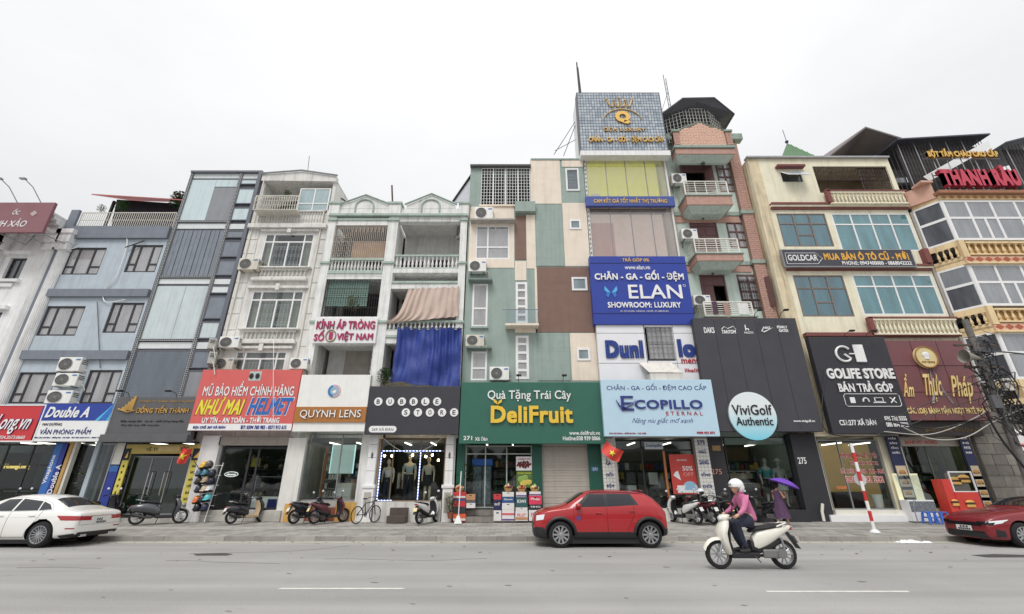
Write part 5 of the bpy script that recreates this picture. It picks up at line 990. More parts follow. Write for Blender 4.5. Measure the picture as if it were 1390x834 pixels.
q = sub(r, .13, .26, .46, .63); cx, cz = (q[0]+q[1])/2, (q[2]+q[3])/2; BFm = [mat('butterfly_%d' % i, c, .4) for i, c in enumerate([(72, 176, 232), (40, 120, 210)])]
for s_ in (-1, 1): M().prism([(cx+s_*.03, cz-.02), (cx+s_*.30, cz+.34), (cx+s_*.33, cz+.12), (cx+s_*.22, cz-.02)][::s_], 20.47, 20.499).build('butterfly_wing', BFm[0], t); M().prism([(cx+s_*.03, cz-.03), (cx+s_*.22, cz-.04), (cx+s_*.26, cz-.2), (cx+s_*.16, cz-.3)][::s_], 20.47, 20.499).build('butterfly_wing', BFm[1], t)
# white panel sign behind the small window
r = R(812, 440.5, 958, 516.5, 20.6); t = T('panelled_sign', 'white panelled wall sign with blue letters partly hidden by a small barred window', 'sign', ((r[0]+r[1])/2, 20.6, r[2]))
dwx = (X(877, 466, 20.6), X(915, 466, 20.6)); dwz = (Z(490, 20.6), Z(444, 20.6)); PW = mat('gloss_white_panel', (232, 232, 236), .35, var=.03)
for (u0, u1) in ((0, .445), (.455, .72), (.725, 1)):
    for (v0, v1) in ((.005, .16), (.17, .70), (.71, .995)):
        q = sub(r, u0, u1, v0, v1); wallh(t, 'panel', *q, 20.6, .25, [(dwx[0], dwx[1], dwz[0], dwz[1])], PW)
DB = mat('pillow_blue', (22, 56, 140), .45); tx(t, 'Dunl', r, DB, .07, .42, .30, .62, 20.6, bold=.085, depth=.06, side=NS); tx(t, 'lo', r, DB, .745, .90, .28, .60, 20.6, bold=.07, depth=.06, side=NS)
tx(t, 'ments', r, mat('crimson_print', (180, 30, 50)), .76, .95, .62, .71, 20.6, letters=False, bold=.02, depth=.03); tx(t, 'llkallis', r, MATS['crimson_print'], .78, .93, .80, .86, 20.6, letters=False, bold=.03, depth=.02)
o = T('hanging_ac_cover', 'off white sheet metal box hanging below the small barred window', 'metal box', (X(905, 510, 20.0), 20.0, Z(531, 20.0))); q = R(884, 506, 929, 531, 19.95); OW = mat('off_white_sheet', (206, 202, 194), .55, var=.07, streak=.3)
M().box(q[0], q[1], 19.95, 20.55, q[2], q[3]).build('cover_box', OW, o, bevel=.02); M().rings([[(q[0]-.05, 19.92, q[3]+.003), (q[1]-.05, 19.92, q[3]+.003), (q[1]-.25, 20.5, q[3]+.6), (q[0]-.3, 20.5, q[3]+.6)], [(q[0]-.05, 19.95, q[3]+.03), (q[1]-.05, 19.95, q[3]+.03), (q[1]-.25, 20.53, q[3]+.63), (q[0]-.3, 20.53, q[3]+.63)]]).build('tilted_lid', OW, o)
# sky blue bedding sign
YS = 19.85; r = R(818, 515.5, 971.5, 592.5, YS); t = sign(r, YS, 'pale sky blue bedding sign with navy lettering and a crescent emblem', mat('sky_blue_sign', (186, 216, 234), .4, var=.03), .25)
tx(t, 'CHĂN - GA - GỐI - ĐỆM CAO CẤP', r, NAVY, .05, .945, .07, .215, letters=False, depth=.01); tx(t, 'COPILLO', r, mat('indigo_letter', (44, 54, 130), .4), .285, .885, .37, .53, bold=.03, depth=.05)
q = sub(r, .165, .275, .30, .56); 
for a, b in ((0, .14), (.43, .56), (.86, 1)): box('letter_bar', t, q[0], q[1], YS-.05, YS-.001, q[2]+(q[3]-q[2])*a, q[2]+(q[3]-q[2])*b, MATS['indigo_letter'])
box('letter_bar', t, q[0], q[0]+.13, YS-.055, YS-.051, q[2], q[3], MATS['indigo_letter'])
q = sub(r, .12, .30, .33, .54); M().path([(q[0], YS-.07, q[3]-.1), (q[0]+.15, YS-.07, q[2]+.14), (q[0]+.4, YS-.07, q[2]+.06), (q[0]+.65, YS-.07, q[2]+.2), (q[1], YS-.07, q[3]-.1)], [.012, .04, .05, .035, .01], 6).build('crescent_emblem', MATS['indigo_letter'], t)
tx(t, 'ETERNAL', r, MATS['crimson_print'], .555, .875, .575, .64, letters=False, space=1.6); tx(t, 'Nâng niu giấc mơ xanh', r, NAVY, .24, .80, .66, .80, letters=False, shear=.5, bold=-.012, depth=.01); tx(t, '275 XÃ ĐÀN - ĐỐNG ĐA - HÀ NỘI', r, MATS['crimson_print'], .04, .36, .93, .965, letters=False, bold=.03); tx(t, '0988 832 872', r, MATS['crimson_print'], .80, .955, .92, .96, letters=False, bold=.03)
# black golf sign
YS = 20.2
r = R(954, 432, 1099, 586, YS); r = (r[0]-.05, r[1], r[2], r[3]); BS = mat('black_fabric_sign', (62, 62, 70), .7, var=.10, scale=1.2, streak=.08); t = sign(r, YS, 'tall charcoal golf clothing sign with a round white and cyan badge', BS, .3)
for i in range(1, 5): x = r[0]+(r[1]-r[0])*i/5; box('fabric_seam', t, x-.008, x+.008, YS-.006, YS-.001, r[2]+.1, r[3]-.1, mat('seam_grey', (44, 44, 50), .8))
tx(t, 'DAKS', r, WP, .09, .19, .09, .145, letters=False, bold=.03); tx(t, 'TANTOM', r, WP, .255, .395, .115, .15, letters=False, bold=.04, shear=.1); q = sub(r, .26, .40, .08, .11); M().path([(q[0], YS-.01, q[2]), (q[0]+.15, YS-.01, q[3]-.02), (q[0]+.3, YS-.01, q[2]+.04), (q[1]-.1, YS-.01, q[3]), (q[1], YS-.01, q[2])], .02, 4).build('wing_print', WP, t)
tx(t, 'HAZZYS', r, WP, .475, .56, .13, .15, letters=False); q = sub(r, .485, .53, .065, .12); M().prism([(q[0]+.03, q[3]), (q[0]+.08, q[3]-.02), (q[0]+.07, q[2]+.12), (q[1]-.03, q[2]+.1), (q[1]-.02, q[2]), (q[1]-.06, q[2]), (q[1]-.07, q[2]+.06), (q[0]+.07, q[2]+.06), (q[0]+.06, q[2]), (q[0]+.02, q[2])], YS-.01, YS-.001).build('dog_print', WP, t)
q = sub(r, .64, .76, .085, .14); M().path([(q[0]+.14, YS-.012, q[3]-.02), (q[0]+.03, YS-.012, q[2]+.07), (q[0]+.12, YS-.012, q[2]+.03), (q[1], YS-.012, q[3]-.04)], [.01, .035, .04, .004], 5).build('swoosh_print', WP, t); tx(t, 'NIKE', r, WP, .665, .735, .083, .105, letters=False, shear=.2, bold=.03)
tx(t, 'PEARLY', r, WP, .80, .90, .075, .10, letters=False, bold=.04); tx(t, 'GATES', r, WP, .81, .90, .108, .135, letters=False, bold=.04); tx(t, 'www.vivigolf.vn', r, WP, .75, .94, .905, .93, letters=False, bold=.02)
cx, cz = X(1022, 564, YS-.12), Z(564.5, YS-.12); bt = T('round_badge_sign', 'round white and cyan badge hanging on the charcoal golf sign', 'round sign', (cx, YS-.12, cz)); rd = (X(1054, 564, YS)-X(990, 564, YS))/2
BC = mat('badge_face', (214, 232, 238), .35); tb_ = BC.node_tree; tcn = tb_.nodes.new('ShaderNodeTexCoord'); spn = tb_.nodes.new('ShaderNodeSeparateXYZ'); mrn = tb_.nodes.new('ShaderNodeMapRange'); mxn = tb_.nodes.new('ShaderNodeMixRGB'); tb_.links.new(tcn.outputs['Object'], spn.inputs[0]); tb_.links.new(spn.outputs['Z'], mrn.inputs[0]); mrn.inputs[1].default_value = cz-rd; mrn.inputs[2].default_value = cz+.3*rd
mxn.inputs[1].default_value = (*lin((120, 206, 226)), 1); mxn.inputs[2].default_value = (*lin((228, 236, 238)), 1); tb_.links.new(mrn.outputs[0], mxn.inputs[0]); tb_.links.new(mxn.outputs[0], tb_.nodes['Principled BSDF'].inputs['Base Color'])
M().lathe([(rd, .12), (rd, 0)], (cx, YS, cz), 40, axis='y').build('badge', BC, bt, bevel=.01); M().lathe([(rd+.03, .05), (rd+.03, 0)], (cx, YS-.002, cz), 40, axis='y').build('rim', GREYP, bt)
text(bt, 'ViviGolf', (cx-rd*.84, cx+rd*.84, cz+.03, cz+.48), YS-.12, BLKP, depth=.03, bold=.012); text(bt, 'Authentic', (cx-rd*.76, cx+rd*.78, cz-.42, cz-.06), YS-.12, BLKP, depth=.03, bold=.012)
# goldcar banner
r = R(1063.5, 340, 1239, 361.5, 20.7); t = sign(r, 20.7, 'long dark banner of a used car dealer across the cream house', mat('dark_banner', (66, 66, 78), .5), .12, frame=ALU); GB = mat('amber_print', (240, 176, 50), .5)
tx(t, 'GOLDCAR', r, WP, .035, .265, .28, .66, 20.7, bold=.025, depth=.01); tx(t, 'MUA BÁN Ô TÔ CŨ - MỚI', r, GB, .315, .97, .05, .62, 20.7, bold=.04, depth=.01); tx(t, 'PHONE: 0947400000 - 0868042222', r, WP, .44, .975, .70, .93, 20.7, bold=.02, letters=False)
q = sub(r, .02, .30, .18, .86); M().path([(q[0], 20.69, q[2]), (q[0], 20.69, q[3]), (q[1]-.3, 20.69, q[3]), (q[1], 20.69, (q[2]+q[3])/2), (q[1]-.3, 20.69, q[2]), (q[0], 20.69, q[2])], .02, 4).build('arrow_outline', WP, t)
# golife sign
r = R(1114, 457.5, 1221, 589, YS); t = sign(r, YS, 'black phone repair sign with white raised letters and icon row', mat('black_sign', (46, 46, 54), .5, var=.06, streak=.04), .3)
tx(t, 'GOLIFE STORE', r, WP, .11, .97, .345, .455, bold=.045, depth=.06); tx(t, 'BÁN TRẢ GÓP', r, WP, .21, .90, .475, .59, bold=.03, depth=.05); tx(t, 'CS1:277 XÃ ĐÀN', r, WP, .11, .56, .855, .92, bold=.02, letters=False); tx(t, '036 792 5555', r, WP, .68, .95, .83, .875, bold=.03, letters=False); tx(t, '086 804 2222', r, WP, .68, .95, .89, .935, bold=.03, letters=False)
q = sub(r, .28, .52, .10, .28); cx, cz = (q[0]+q[1])/2, (q[2]+q[3])/2; M().path([(cx+.36*math.cos(a), YS-.04, cz+.36*math.sin(a)) for a in [math.radians(40+i*14) for i in range(21)]]+[(cx+.02, YS-.04, cz-.02)], .05, 6).build('g_emblem', WP, t, smooth=True); q = sub(r, .54, .67, .09, .28); M().box(q[0], q[1], YS-.08, YS-.001, q[2], q[3]).build('phone_emblem', WP, t, bevel=.03); M().tube((q[0]-.25, YS-.04, cz), (q[0]+.01, YS-.04, cz), .035, 6).build('emblem_bar', WP, t)
q = sub(r, .25, .945, .61, .735); rr = .08; M().path([(q[0]+rr, YS-.02, q[2]), (q[1]-rr, YS-.02, q[2]), (q[1], YS-.02, q[2]+rr), (q[1], YS-.02, q[3]-rr), (q[1]-rr, YS-.02, q[3]), (q[0]+rr, YS-.02, q[3]), (q[0], YS-.02, q[3]-rr), (q[0], YS-.02, q[2]+rr), (q[0]+rr, YS-.02, q[2])], .015, 4).build('icon_frame', WP, t)
zc = (q[2]+q[3])/2; w_ = q[1]-q[0]; M().box(q[0]+w_*.1, q[0]+w_*.19, YS-.02, YS-.001, zc-.13, zc+.13).build('phone_icon', WP, t, bevel=.02); M().path([(q[0]+w_*.38+.13*math.cos(a*math.pi/8), YS-.02, zc-.07+.17*math.sin(a*math.pi/8)) for a in range(9)], .03, 5).build('headphone_icon', WP, t)
M().box(q[0]+w_*.54, q[0]+w_*.70, YS-.015, YS-.001, zc-.06, zc+.12).build('laptop_icon', WP, t); M().box(q[0]+w_*.555, q[0]+w_*.685, YS-.018, YS-.0155, zc-.04, zc+.10).build('laptop_screen', BLKP, t); M().box(q[0]+w_*.51, q[0]+w_*.73, YS-.02, YS-.001, zc-.12, zc-.08).build('laptop_base', WP, t)
for s_ in (-1, 1): M().tube((q[0]+w_*.87-s_*.12, YS-.02, zc-.12), (q[0]+w_*.87+s_*.12, YS-.02, zc+.12), .025, 5).build('tool_icon', WP, t)
# french bakery sign
r = R(1215, 462.5, 1326, 571, 20.35); t = sign(r, 20.35, 'maroon tiled bakery sign with gold script letters and a tower silhouette', mat('maroon_joint', (92, 52, 56), .6), .3); MT = mat('maroon_tile', (122, 74, 78), .45, var=.08)
for i, (u0, u1) in enumerate(((0, .33), (.335, .66), (.665, 1))):
    for v0, v1 in ((0, .33), (.335, .66), (.665, 1)): q = sub(r, u0+.002, u1-.002, v0+.002, v1-.002); box('panel_tile', t, q[0], q[1], 20.325, 20.349, q[2], q[3], MT)
SC = mat('script_gold', (236, 210, 140), .4); tx(t, 'Ẩm', r, SC, .03, .22, .44, .72, 20.32, bold=.02, shear=.25, depth=.05, side=GOLDS); tx(t, 'Thực', r, SC, .26, .56, .44, .78, 20.32, bold=.02, shear=.25, depth=.05, side=GOLDS); tx(t, 'Pháp', r, SC, .60, .93, .46, .80, 20.32, bold=.02, shear=.25, depth=.05, side=GOLDS)
tx(t, 'CÁC LOẠI BÁNH MẶN NGỌT PATÊ PHÁP', r, SC, .02, .97, .83, .94, 20.32, letters=False, bold=.03, depth=.02)
cx, cz = X(1257, 485, 20.2), Z(485, 20.2); o = M().lathe([(.52, .12), (.52, 0)], (cx, 20.3, cz), 32, axis='y').build('gold_disc', mat('pale_gold_disc', (224, 206, 150), .4), t); M().path([(cx+.5*math.cos(a*math.pi/14), 20.17, cz+.5*math.sin(a*math.pi/14)) for a in range(29)], .03, 5).build('disc_rim', GOLDS, t)
M().ball((cx, 20.17, cz+.12), .17, .03, .13).build('chef_hat_emblem', WP, t); M().box(cx-.11, cx+.11, 20.15, 20.175, cz-.1, cz+.05).build('chef_hat_band', WP, t); text(t, 'Anh Quang', (cx-.3, cx+.3, cz-.3, cz-.18), 20.178, GOLDS, letters=False)
TW = mat('tower_grey', (150, 140, 142), .6); q = sub(r, .34, .62, .36, .80); xm = (q[0]+q[1])/2
for s_ in (-1, 1): M().path([(xm+s_*.45, 20.31, q[2]), (xm+s_*.22, 20.31, q[2]+(q[3]-q[2])*.35), (xm+s_*.05, 20.31, q[3])], [.06, .04, .02], 4).build('tower_leg', TW, t)
for v, w2 in ((.3, .28), (.6, .15)): M().box(xm-w2, xm+w2, 20.3, 20.322, q[2]+(q[3]-q[2])*v, q[2]+(q[3]-q[2])*v+.06).build('tower_deck', TW, t)
r = R(1222, 573, 1333, 592, 20.5); t = sign(r, 20.5, 'dark lower fascia with faint letters above the bakery window', mat('dark_fascia', (52, 46, 46), .6, var=.1), .2); tx(t, 'BÁNH MỲ PATE - PATÉ CHAUD', r, mat('faint_gold', (110, 92, 60)), .3, .95, .3, .7, 20.5, letters=False)
# rooftop letters
t = T('rooftop_letters', 'big pinkish red raised letters standing on the bay windowed house roof', 'sign letters', (X(1320, 245, 19.9), 19.9, Z(257, 19.9))); q = R(1272, 229, 1375, 256.5, 19.9); text(t, 'THANH RÂU', q, 19.9, REDL, depth=.28, bold=.07, side=REDS)
M().tube((q[0], 20.0, q[2]+.1), (q[1], 20.0, q[2]+.1), .03, 4).tube((q[0], 20.0, q[3]-.4), (q[1], 20.0, q[3]-.4), .03, 4).build('support_rail', BLK, t)
for i in range(5): M().tube((q[0]+(q[1]-q[0])*i/4, 20.05, q[2]-.3), (q[0]+(q[1]-q[0])*i/4, 20.05, q[3]-.2), .03, 4).build('support_post', BLK, t)
t = T('yellow_rooftop_letters', 'small gold rooftop letters on a bar above the red letters', 'sign letters', (X(1303, 210, 20.6), 20.6, Z(217, 20.6))); q = R(1256, 204, 1351, 217, 20.6); text(t, 'BỘT TẨM CHÁO CAO CẤP', q, 20.6, GOLD, depth=.15, bold=.06, side=GOLDS)
for zz in (q[2]+.1, q[3]-.25): M().tube((q[0]-.2, 20.65, zz), (q[1]+.2, 20.65, zz), .025, 4).build('support_rail', ALU, t)
for i in range(5): x = q[0]+(q[1]-q[0])*(i+.5)/5; M().tube((x, 20.68, q[2]-2.2), (x, 20.68, q[3]), .03, 4).build('support_post', ALU, t)
# lamps over signs
for i, (px, py, lb) in enumerate(((704, 517, 'small black floodlight over the green fruit shop sign by the tall window'), (765, 517, 'small black floodlight over the green fruit shop sign by the cream panel'), (1027, 429, 'black floodlight on the charcoal golf sign below the drying laundry'), (1062, 429, 'black floodlight on the charcoal golf sign beside the bent bracket'), (1150, 457, 'black floodlight over the black phone repair sign, first from the golf sign'), (1180, 457, 'black floodlight over the black phone repair sign, nearest to the bakery sign'), (170, 538, 'black floodlight over the dark grey gold shop sign, beside the blue house'), (235, 538, 'black floodlight over the dark grey gold shop sign, beside the helmet sign'))): spot(X(px, py, 20.1), 20.1, Z(py, 20.1), lb)
# air conditioners
ac(78, 485, 109, 504, 20.65, 'topmost of the three stacked units on the blue house'); ac(73, 506.5, 104, 524, 20.65, 'middle one of the three stacked units on the blue house'); ac(62, 530, 96, 548, 20.65, 'lowest of the three stacked units on the blue house')
ac(323.5, 350.5, 350, 366, 20.6, 'unit beside the highest grilled window of the greyish white house', 1); ac(297, 457, 324, 472, 20.6, 'unit with a blue tag just above the helmet sign, higher of the front facing pair'); ac(290, 486, 316, 502, 20.7, 'aged unit half sunk behind the top edge of the helmet sign', 1)
ac(272, 462, 296, 476, 20.4, 'unit seen from its louvred side beside the grey glass house', 2, rot=-1.1); ac(272, 480, 296, 496, 20.4, 'lower side-on unit over the corner of the helmet sign', 2, rot=-1.1); ac(393, 486, 417, 501, 20.4, 'unit standing at the corner where the helmet and eyewear signs meet')
ac(616, 306, 630, 322, 21.4, 'unit under the ceiling of the empty top balcony', 2, rot=-.9); ac(612, 383, 626, 397, 21.3, 'unit half hidden by the pink cloth on the middle balcony', 1, rot=-.9); ac(499, 474, 513, 489, 21.3, 'upper unit in the dim balcony behind the eyewear sign', 1, rot=-1.0); ac(497, 490, 511, 505, 21.3, 'lower unit in the dim balcony behind the eyewear sign', 1, rot=-1.0)
ac(644, 281, 669, 297, 20.6, 'unit right under the white roof terrace grille of the patchwork house'); ac(636, 353.5, 660, 368.5, 20.6, 'unit under the curtained double window of the patchwork house'); ac(632, 454.5, 657, 470, 20.6, 'unit between the two narrow windows of the patchwork house', 1); ac(664.5, 498, 691, 516, 20.6, 'unit standing on the green fruit shop sign by the narrow window')
ac(912, 235.5, 932, 248.5, 21.2, 'unit beside the highest balcony of the brick trimmed house'); ac(925.5, 310.5, 947, 324, 21.2, 'unit beside the middle balcony of the brick trimmed house'); ac(941.5, 400.5, 965, 414, 21.2, 'unit beside the laundry balcony of the brick trimmed house')
# ================================================================= SHOPFRONTS
YG = YF+.06
SHF = mat('shop_floor_tile', (120, 116, 108), .4, var=.1)
def shopin(par, xa, xb, z0, z1=3.7, depth=4.2, back=None, Y=YF+.3):
    for u in (.3, .7): x = xa+(xb-xa)*u; box('fill_ceiling_tube', par, x-.03, x+.03, Y+.7, Y+2.1, z1-.12, z1-.07, mat('fill_tube_light', (240, 238, 226), .5, emit=3.5))  # tube pair added to brighten each shop; fruit shop alone has real fluorescents
    box('shop_floor', par, xa, xb, Y, Y+depth, z0-.15, z0, SHF); box('shop_back_wall', par, xa, xb, Y+depth, Y+depth+.08, z0, z1, back or INT)
def front(label, xl, xr, yt, yb, us, vs, fm, gm, fw=.06, Y=YG, cells=None, name='shop_window', cat='shop window'):
    xa, xb, za, zb = R(xl, yt, xr, yb, Y); t = T(name, label, cat, ((xa+xb)/2, Y, za)); win(t, (xa, xb, za, zb), Y, cells or grid(us, vs), fm, gm, fw, th=.06, name='window_frame'); return t, (xa, xb, za, zb)
def strip(label, xl, xr, yt, yb, Y, m, items=(), name='strip_sign', th=.06, cat='sign', frame=None):
    q = R(xl, yt, xr, yb, Y); t = sign(q, Y, label, m, th, cat, name, bevel=0, frame=frame)
    for s_, c, a, b, u, v in items: text(t, s_, sub(q, a, b, u, v), Y, c, depth=.006, bold=.02, letters=False)
    return t, q
def shelf_unit(label, xa, xb, Y, z0, z1, rows, fill, m=None, n=8, cat='shelf', name='display_shelf', kindname='product'):
    t = T(name, label, cat, ((xa+xb)/2, Y, z0)); m = m or GREYP
    box('back_board', t, xa, xb, Y+.38, Y+.4, z0, z1, m)
    for x in (xa, xb-.03): box('side_board', t, x, x+.03, Y, Y+.38, z0, z1, m)
    for j in range(rows+1): z = z0+(z1-z0)*j/rows; box('shelf_board', t, xa+.031, xb-.031, Y, Y+.379, z-.02 if j else z, z if j else z+.02, m)
    for j in range(rows):
        z = z0+(z1-z0)*j/rows+.004+(.02 if not j else 0); hh = (z1-z0)/rows
        mb = M(); ms = list(fill); i0 = 0
        for i in range(n):
            a = xa+.06+(xb-xa-.12)*i/n; wd = (xb-xa-.12)/n*.8; h = hh*random.uniform(.45, .8)
            mb.box(a, a+wd, Y+.06, Y+.3, z, z+h, random.randrange(len(ms)))
        mb.build(kindname, ms, t, kind='stuff')
    return t
PRD = [mat('pack_%d' % i, c, .5) for i, c in enumerate([(200, 196, 190), (150, 40, 40), (60, 90, 140), (210, 180, 80), (70, 120, 80), (90, 88, 86)])]
HLM = [mat('helmet_%d' % i, c, .3, var=.05, coat=.4) for i, c in enumerate([(232, 184, 44), (92, 84, 78), (86, 108, 128), (74, 132, 150), (34, 38, 54), (54, 48, 46), (182, 164, 136), (30, 34, 56), (40, 44, 66), (206, 186, 156), (222, 224, 228), (226, 120, 56), (52, 54, 60), (92, 196, 206), (34, 34, 44), (46, 50, 80)])]
# phone shop
t, q = front('dark glass front of the phone shop behind the white car', -60, 59, 603, 702, [0, .45, .75, 1], [0, .7, 1], DKF, SHOPD)
shopin(t, -23.9, -21.9, q[2], back=DARK)
nb = T('glowing_wall_sign', 'small warm glowing letters on the back wall of the phone shop', 'sign', (X(22, 634, 22.4), 22.4, Z(640, 22.4))); text(nb, 'HoangLong', R(6, 630, 40, 638, 22.4), 22.4, mat('warm_neon', (255, 206, 120), .5, emit=2.0), depth=.03, bold=.02, letters=False)
box('wall_board', nb, *R(0, 615, 50, 670, 22.5)[:2], 22.42, 22.46, *R(0, 615, 50, 672, 22.5)[2:], DARK)
ct = T('sales_counter', 'dark sales counter inside the phone shop', 'counter', (X(30, 665, 22), 22, .4)); box('counter_body', ct, X(10, 665, 22), X(48, 665, 22), 21.9, 22.3, .42, 1.45, mat('olive_brown_counter', (96, 88, 70), .6), bevel=.02); box('counter_top', ct, X(10, 665, 22)-.03, X(48, 665, 22)+.03, 21.86, 22.34, 1.452, 1.5, WHT2)
strip('tall light and dark blue pillar sign of the phone network shop', 58, 68, 602, 702, 20.75, mat('azure_strip', (44, 108, 186), .5), [])
t, q = strip('tall navy pillar sign reading Double A sideways', 68.3, 78, 602, 702, 20.75, mat('navy_strip', (34, 56, 150), .5), [])
def vtext(par, s, x, z0, z1, Y, m, w=.22, bold=.03):
    """lettering running upward along a pillar"""
    isl = text_islands(s, bold); ax = [p[0] for vs, _ in isl for p in vs]; ay = [p[1] for vs, _ in isl for p in vs]; kx = (z1-z0)/(max(ax)-min(ax)); kz = w/(max(ay)-min(ay)); mb = M()
    for vs, fs in isl:
        i = len(mb.v); mb.v += [(x+w/2-(b-min(ay))*kz, Y-.006, z0+(a-min(ax))*kx) for a, b, _ in vs]
        for f in fs: mb.f.append(tuple(i+j for j in f)); mb.k.append(0)
    o = raw(mb, 'lettering', [m], par); o['kind'] = 'stuff'; return o
vtext(t, 'Double A', (q[0]+q[1])/2, q[2]+.9, q[3]-.9, 20.75, WP); vtext(t, 'Vinaphone', (q[0]+q[1])/2-.36, q[2]+1.3, q[3]-.5, 20.75, WP)
OC = mat('ochre_column', (188, 142, 62), .6, var=.08, streak=.1); oc = T('ochre_column', 'ochre yellow column beside the stationery shop window', 'column', (X(82, 650, YF), YF, .3)); box('shaft', oc, X(79, 650, 20.85), X(86, 650, 20.85), 20.75, YF-.003, .3, 3.72, OC); box('cream_edge', oc, X(86, 650, 20.85)+.003, X(89.5, 650, 20.85), 20.8, YF-.003, .3, 3.72, CREAM)
t, q = front('stationery shop window with shelves and a potted plant behind it', 89.5, 143, 602, 702, [0, .5, 1], [0, 1], STEEL, SHOPG)
shopin(t, -21.7, -18.9, .45); shelf_unit('stationery shelf stacked with pale folders', q[0]+.1, q[0]+1.4, 22.6, .5, 2.6, 5, PRD[:3]+[WHT2, WHT2]); shelf_unit('second stationery shelf deeper in the shop, by the plant', q[0]+1.6, q[1]-.1, 23.2, .5, 2.4, 5, PRD[:2]+[WHT2, PRD[5]])
def plant(label, x, Y, z, s, name='potted_plant', pot=True, m=None, n=90, cat='plant'):
    t = T(name, label, cat, (x, Y, z), local=True); rnd = random.Random(int(abs(x)*100))
    if pot: M().lathe([(.12*s, 0), (.17*s, .3*s), (.15*s, .3*s)], n=12).build('pot', mat('terracotta_pot', (150, 90, 66), .8), t)
    b = .28*s if pot else 0; st = M(); lf = M()
    for i in range(6): a = i*1.05; st.tube((0, 0, b), (.25*s*math.cos(a), .25*s*math.sin(a), b+.6*s), .01*s, 4)
    st.build('stem', mat('plant_stem', (84, 78, 50), .8), t, kind='stuff')
    for i in range(n):
        a, r, h = rnd.uniform(0, 6.3), rnd.uniform(.02, .36)*s, rnd.uniform(.15, .85)*s; r = min(r, .36*s*math.sqrt(max(.05, 1-((h/s-.45)/.5)**2))); c = Vector((r*math.cos(a), r*math.sin(a), b+h)); d = Vector((math.cos(a), math.sin(a), rnd.uniform(-.4, .7))).normalized()*.13*s; e = d.cross(Vector((0, 0, 1))).normalized()*.035*s
        lf.quad(c, c+d*.5+e, c+d, c+d*.5-e, k=rnd.randrange(3))
    lf.build('foliage', m or [mat('leaf_%d' % i, c, .5, var=.1) for i, c in enumerate([(62, 96, 48), (86, 120, 62), (44, 74, 40)])], t); return t
plant('leafy green plant standing inside the stationery shop window', X(127, 640, 21.7), 21.7, .45, 1.9, n=160)
t, q = strip('tall blue and white pillar sign with a printed letter mark beside the yellow price list', 146.5, 158, 600, 688, 20.8, mat('navy_strip', (0, 0, 0)), []); box('grey_top', t, q[0], q[1], 20.79, 20.799, q[3]-1.0, q[3], CREAM); vtext(t, 'A A', (q[0]+q[1])/2, q[2]+1.6, q[3]-1.05, 20.79, WP, .26); box('azure_patch', t, q[0], q[1], 20.79, 20.799, q[2]+1.4, q[2]+1.7, MATS['azure_strip'])
YP = mat('price_list_yellow', (222, 206, 88), .6, var=.05)
def pricelist(label, xl, xr):
    t, q = strip(label, xl, xr, 609, 683, 20.8, YP, []); box('black_head', t, q[0], q[1], 20.79, 20.799, q[3]-.5, q[3], BLKP); M().prism([(q[0]+.08, q[3]-.4), (q[1]-.08, q[3]-.4), (q[1]-.1, q[3]-.12)], 20.785, 20.789).build('gold_mark', GOLD, t)
    for i, s_ in enumerate(('VÀNG', 'BẠC', 'NHẪN', 'CƯỚI', 'ĐÁ', 'NGỌC', 'THẠCH', 'TÚI')): z = q[3]-.8-i*.27; text(t, s_, (q[0]+.1, q[1]-.1, z, z+.13), 20.8, BLKP, depth=.006, bold=.03, letters=False)
pricelist('yellow vertical price list between the stationery window and the gold shop door', 159.5, 168); pricelist('yellow vertical price list beside the helmet rack', 254, 266)
gw0 = X(168, 640, YF); box('white_pier', T('white_pier', 'narrow white rendered pier between the gold shop and helmet shop', 'pier', (X(270, 650, YF), YF, .3)), X(267, 650, YF), X(292, 650, YF), YF-.25, YF-.003, .3, 3.8, WHT)
t, q = strip('yellow lintel sign over the green tinted double door of the gold shop', 171, 272, 603.5, 616, 20.8, mat('muted_gold_board', (206, 182, 96), .6, var=.08), [('VỆ TI', BLKP, .27, .42, .25, .8), ('BẠC', BLKP, .74, .84, .25, .8)], name='lintel_sign', th=.15)
q2 = sub(q, .44, .72, .2, .75); box('pale_patch', t, q2[0], q2[1], 20.79, 20.799, q2[2], q2[3], mat('faded_patch', (226, 200, 140)))
t, q = front('green tinted glass double door of the gold shop', 170, 252, 619.5, 699, [0, .33, .66, 1], [0, 1], ALU, glass('green_door_glass', (92, 130, 112), refl=.07, cover=.25, cc=(44, 66, 56)), .05, name='glass_door', cat='door')
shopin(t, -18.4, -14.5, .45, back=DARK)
for i, u in enumerate((.36, .42, .62, .68)): x = q[0]+(q[1]-q[0])*u; M().path([(x, YG-.02, q[2]+.75), (x, YG-.08, q[2]+.8), (x, YG-.08, q[2]+1.7), (x, YG-.02, q[2]+1.75)], .018, 6).build('pull_handle', CHROME, t)
box('low_plinth', t, gw0-.1, X(262, 650, YF), YF-.15, YF+.04, .3, .43, CONC)
ctr = T('jewellery_counter', 'pale jewellery counter inside the gold shop', 'counter', (-16.6, 23.3, .45)); box('counter_body', ctr, -17.8, -15.2, 23.2, 23.8, .46, 1.4, CREAM, bevel=.02); box('counter_glass', ctr, -17.8, -15.2, 23.2, 23.8, 1.405, 1.6, SHOPG)
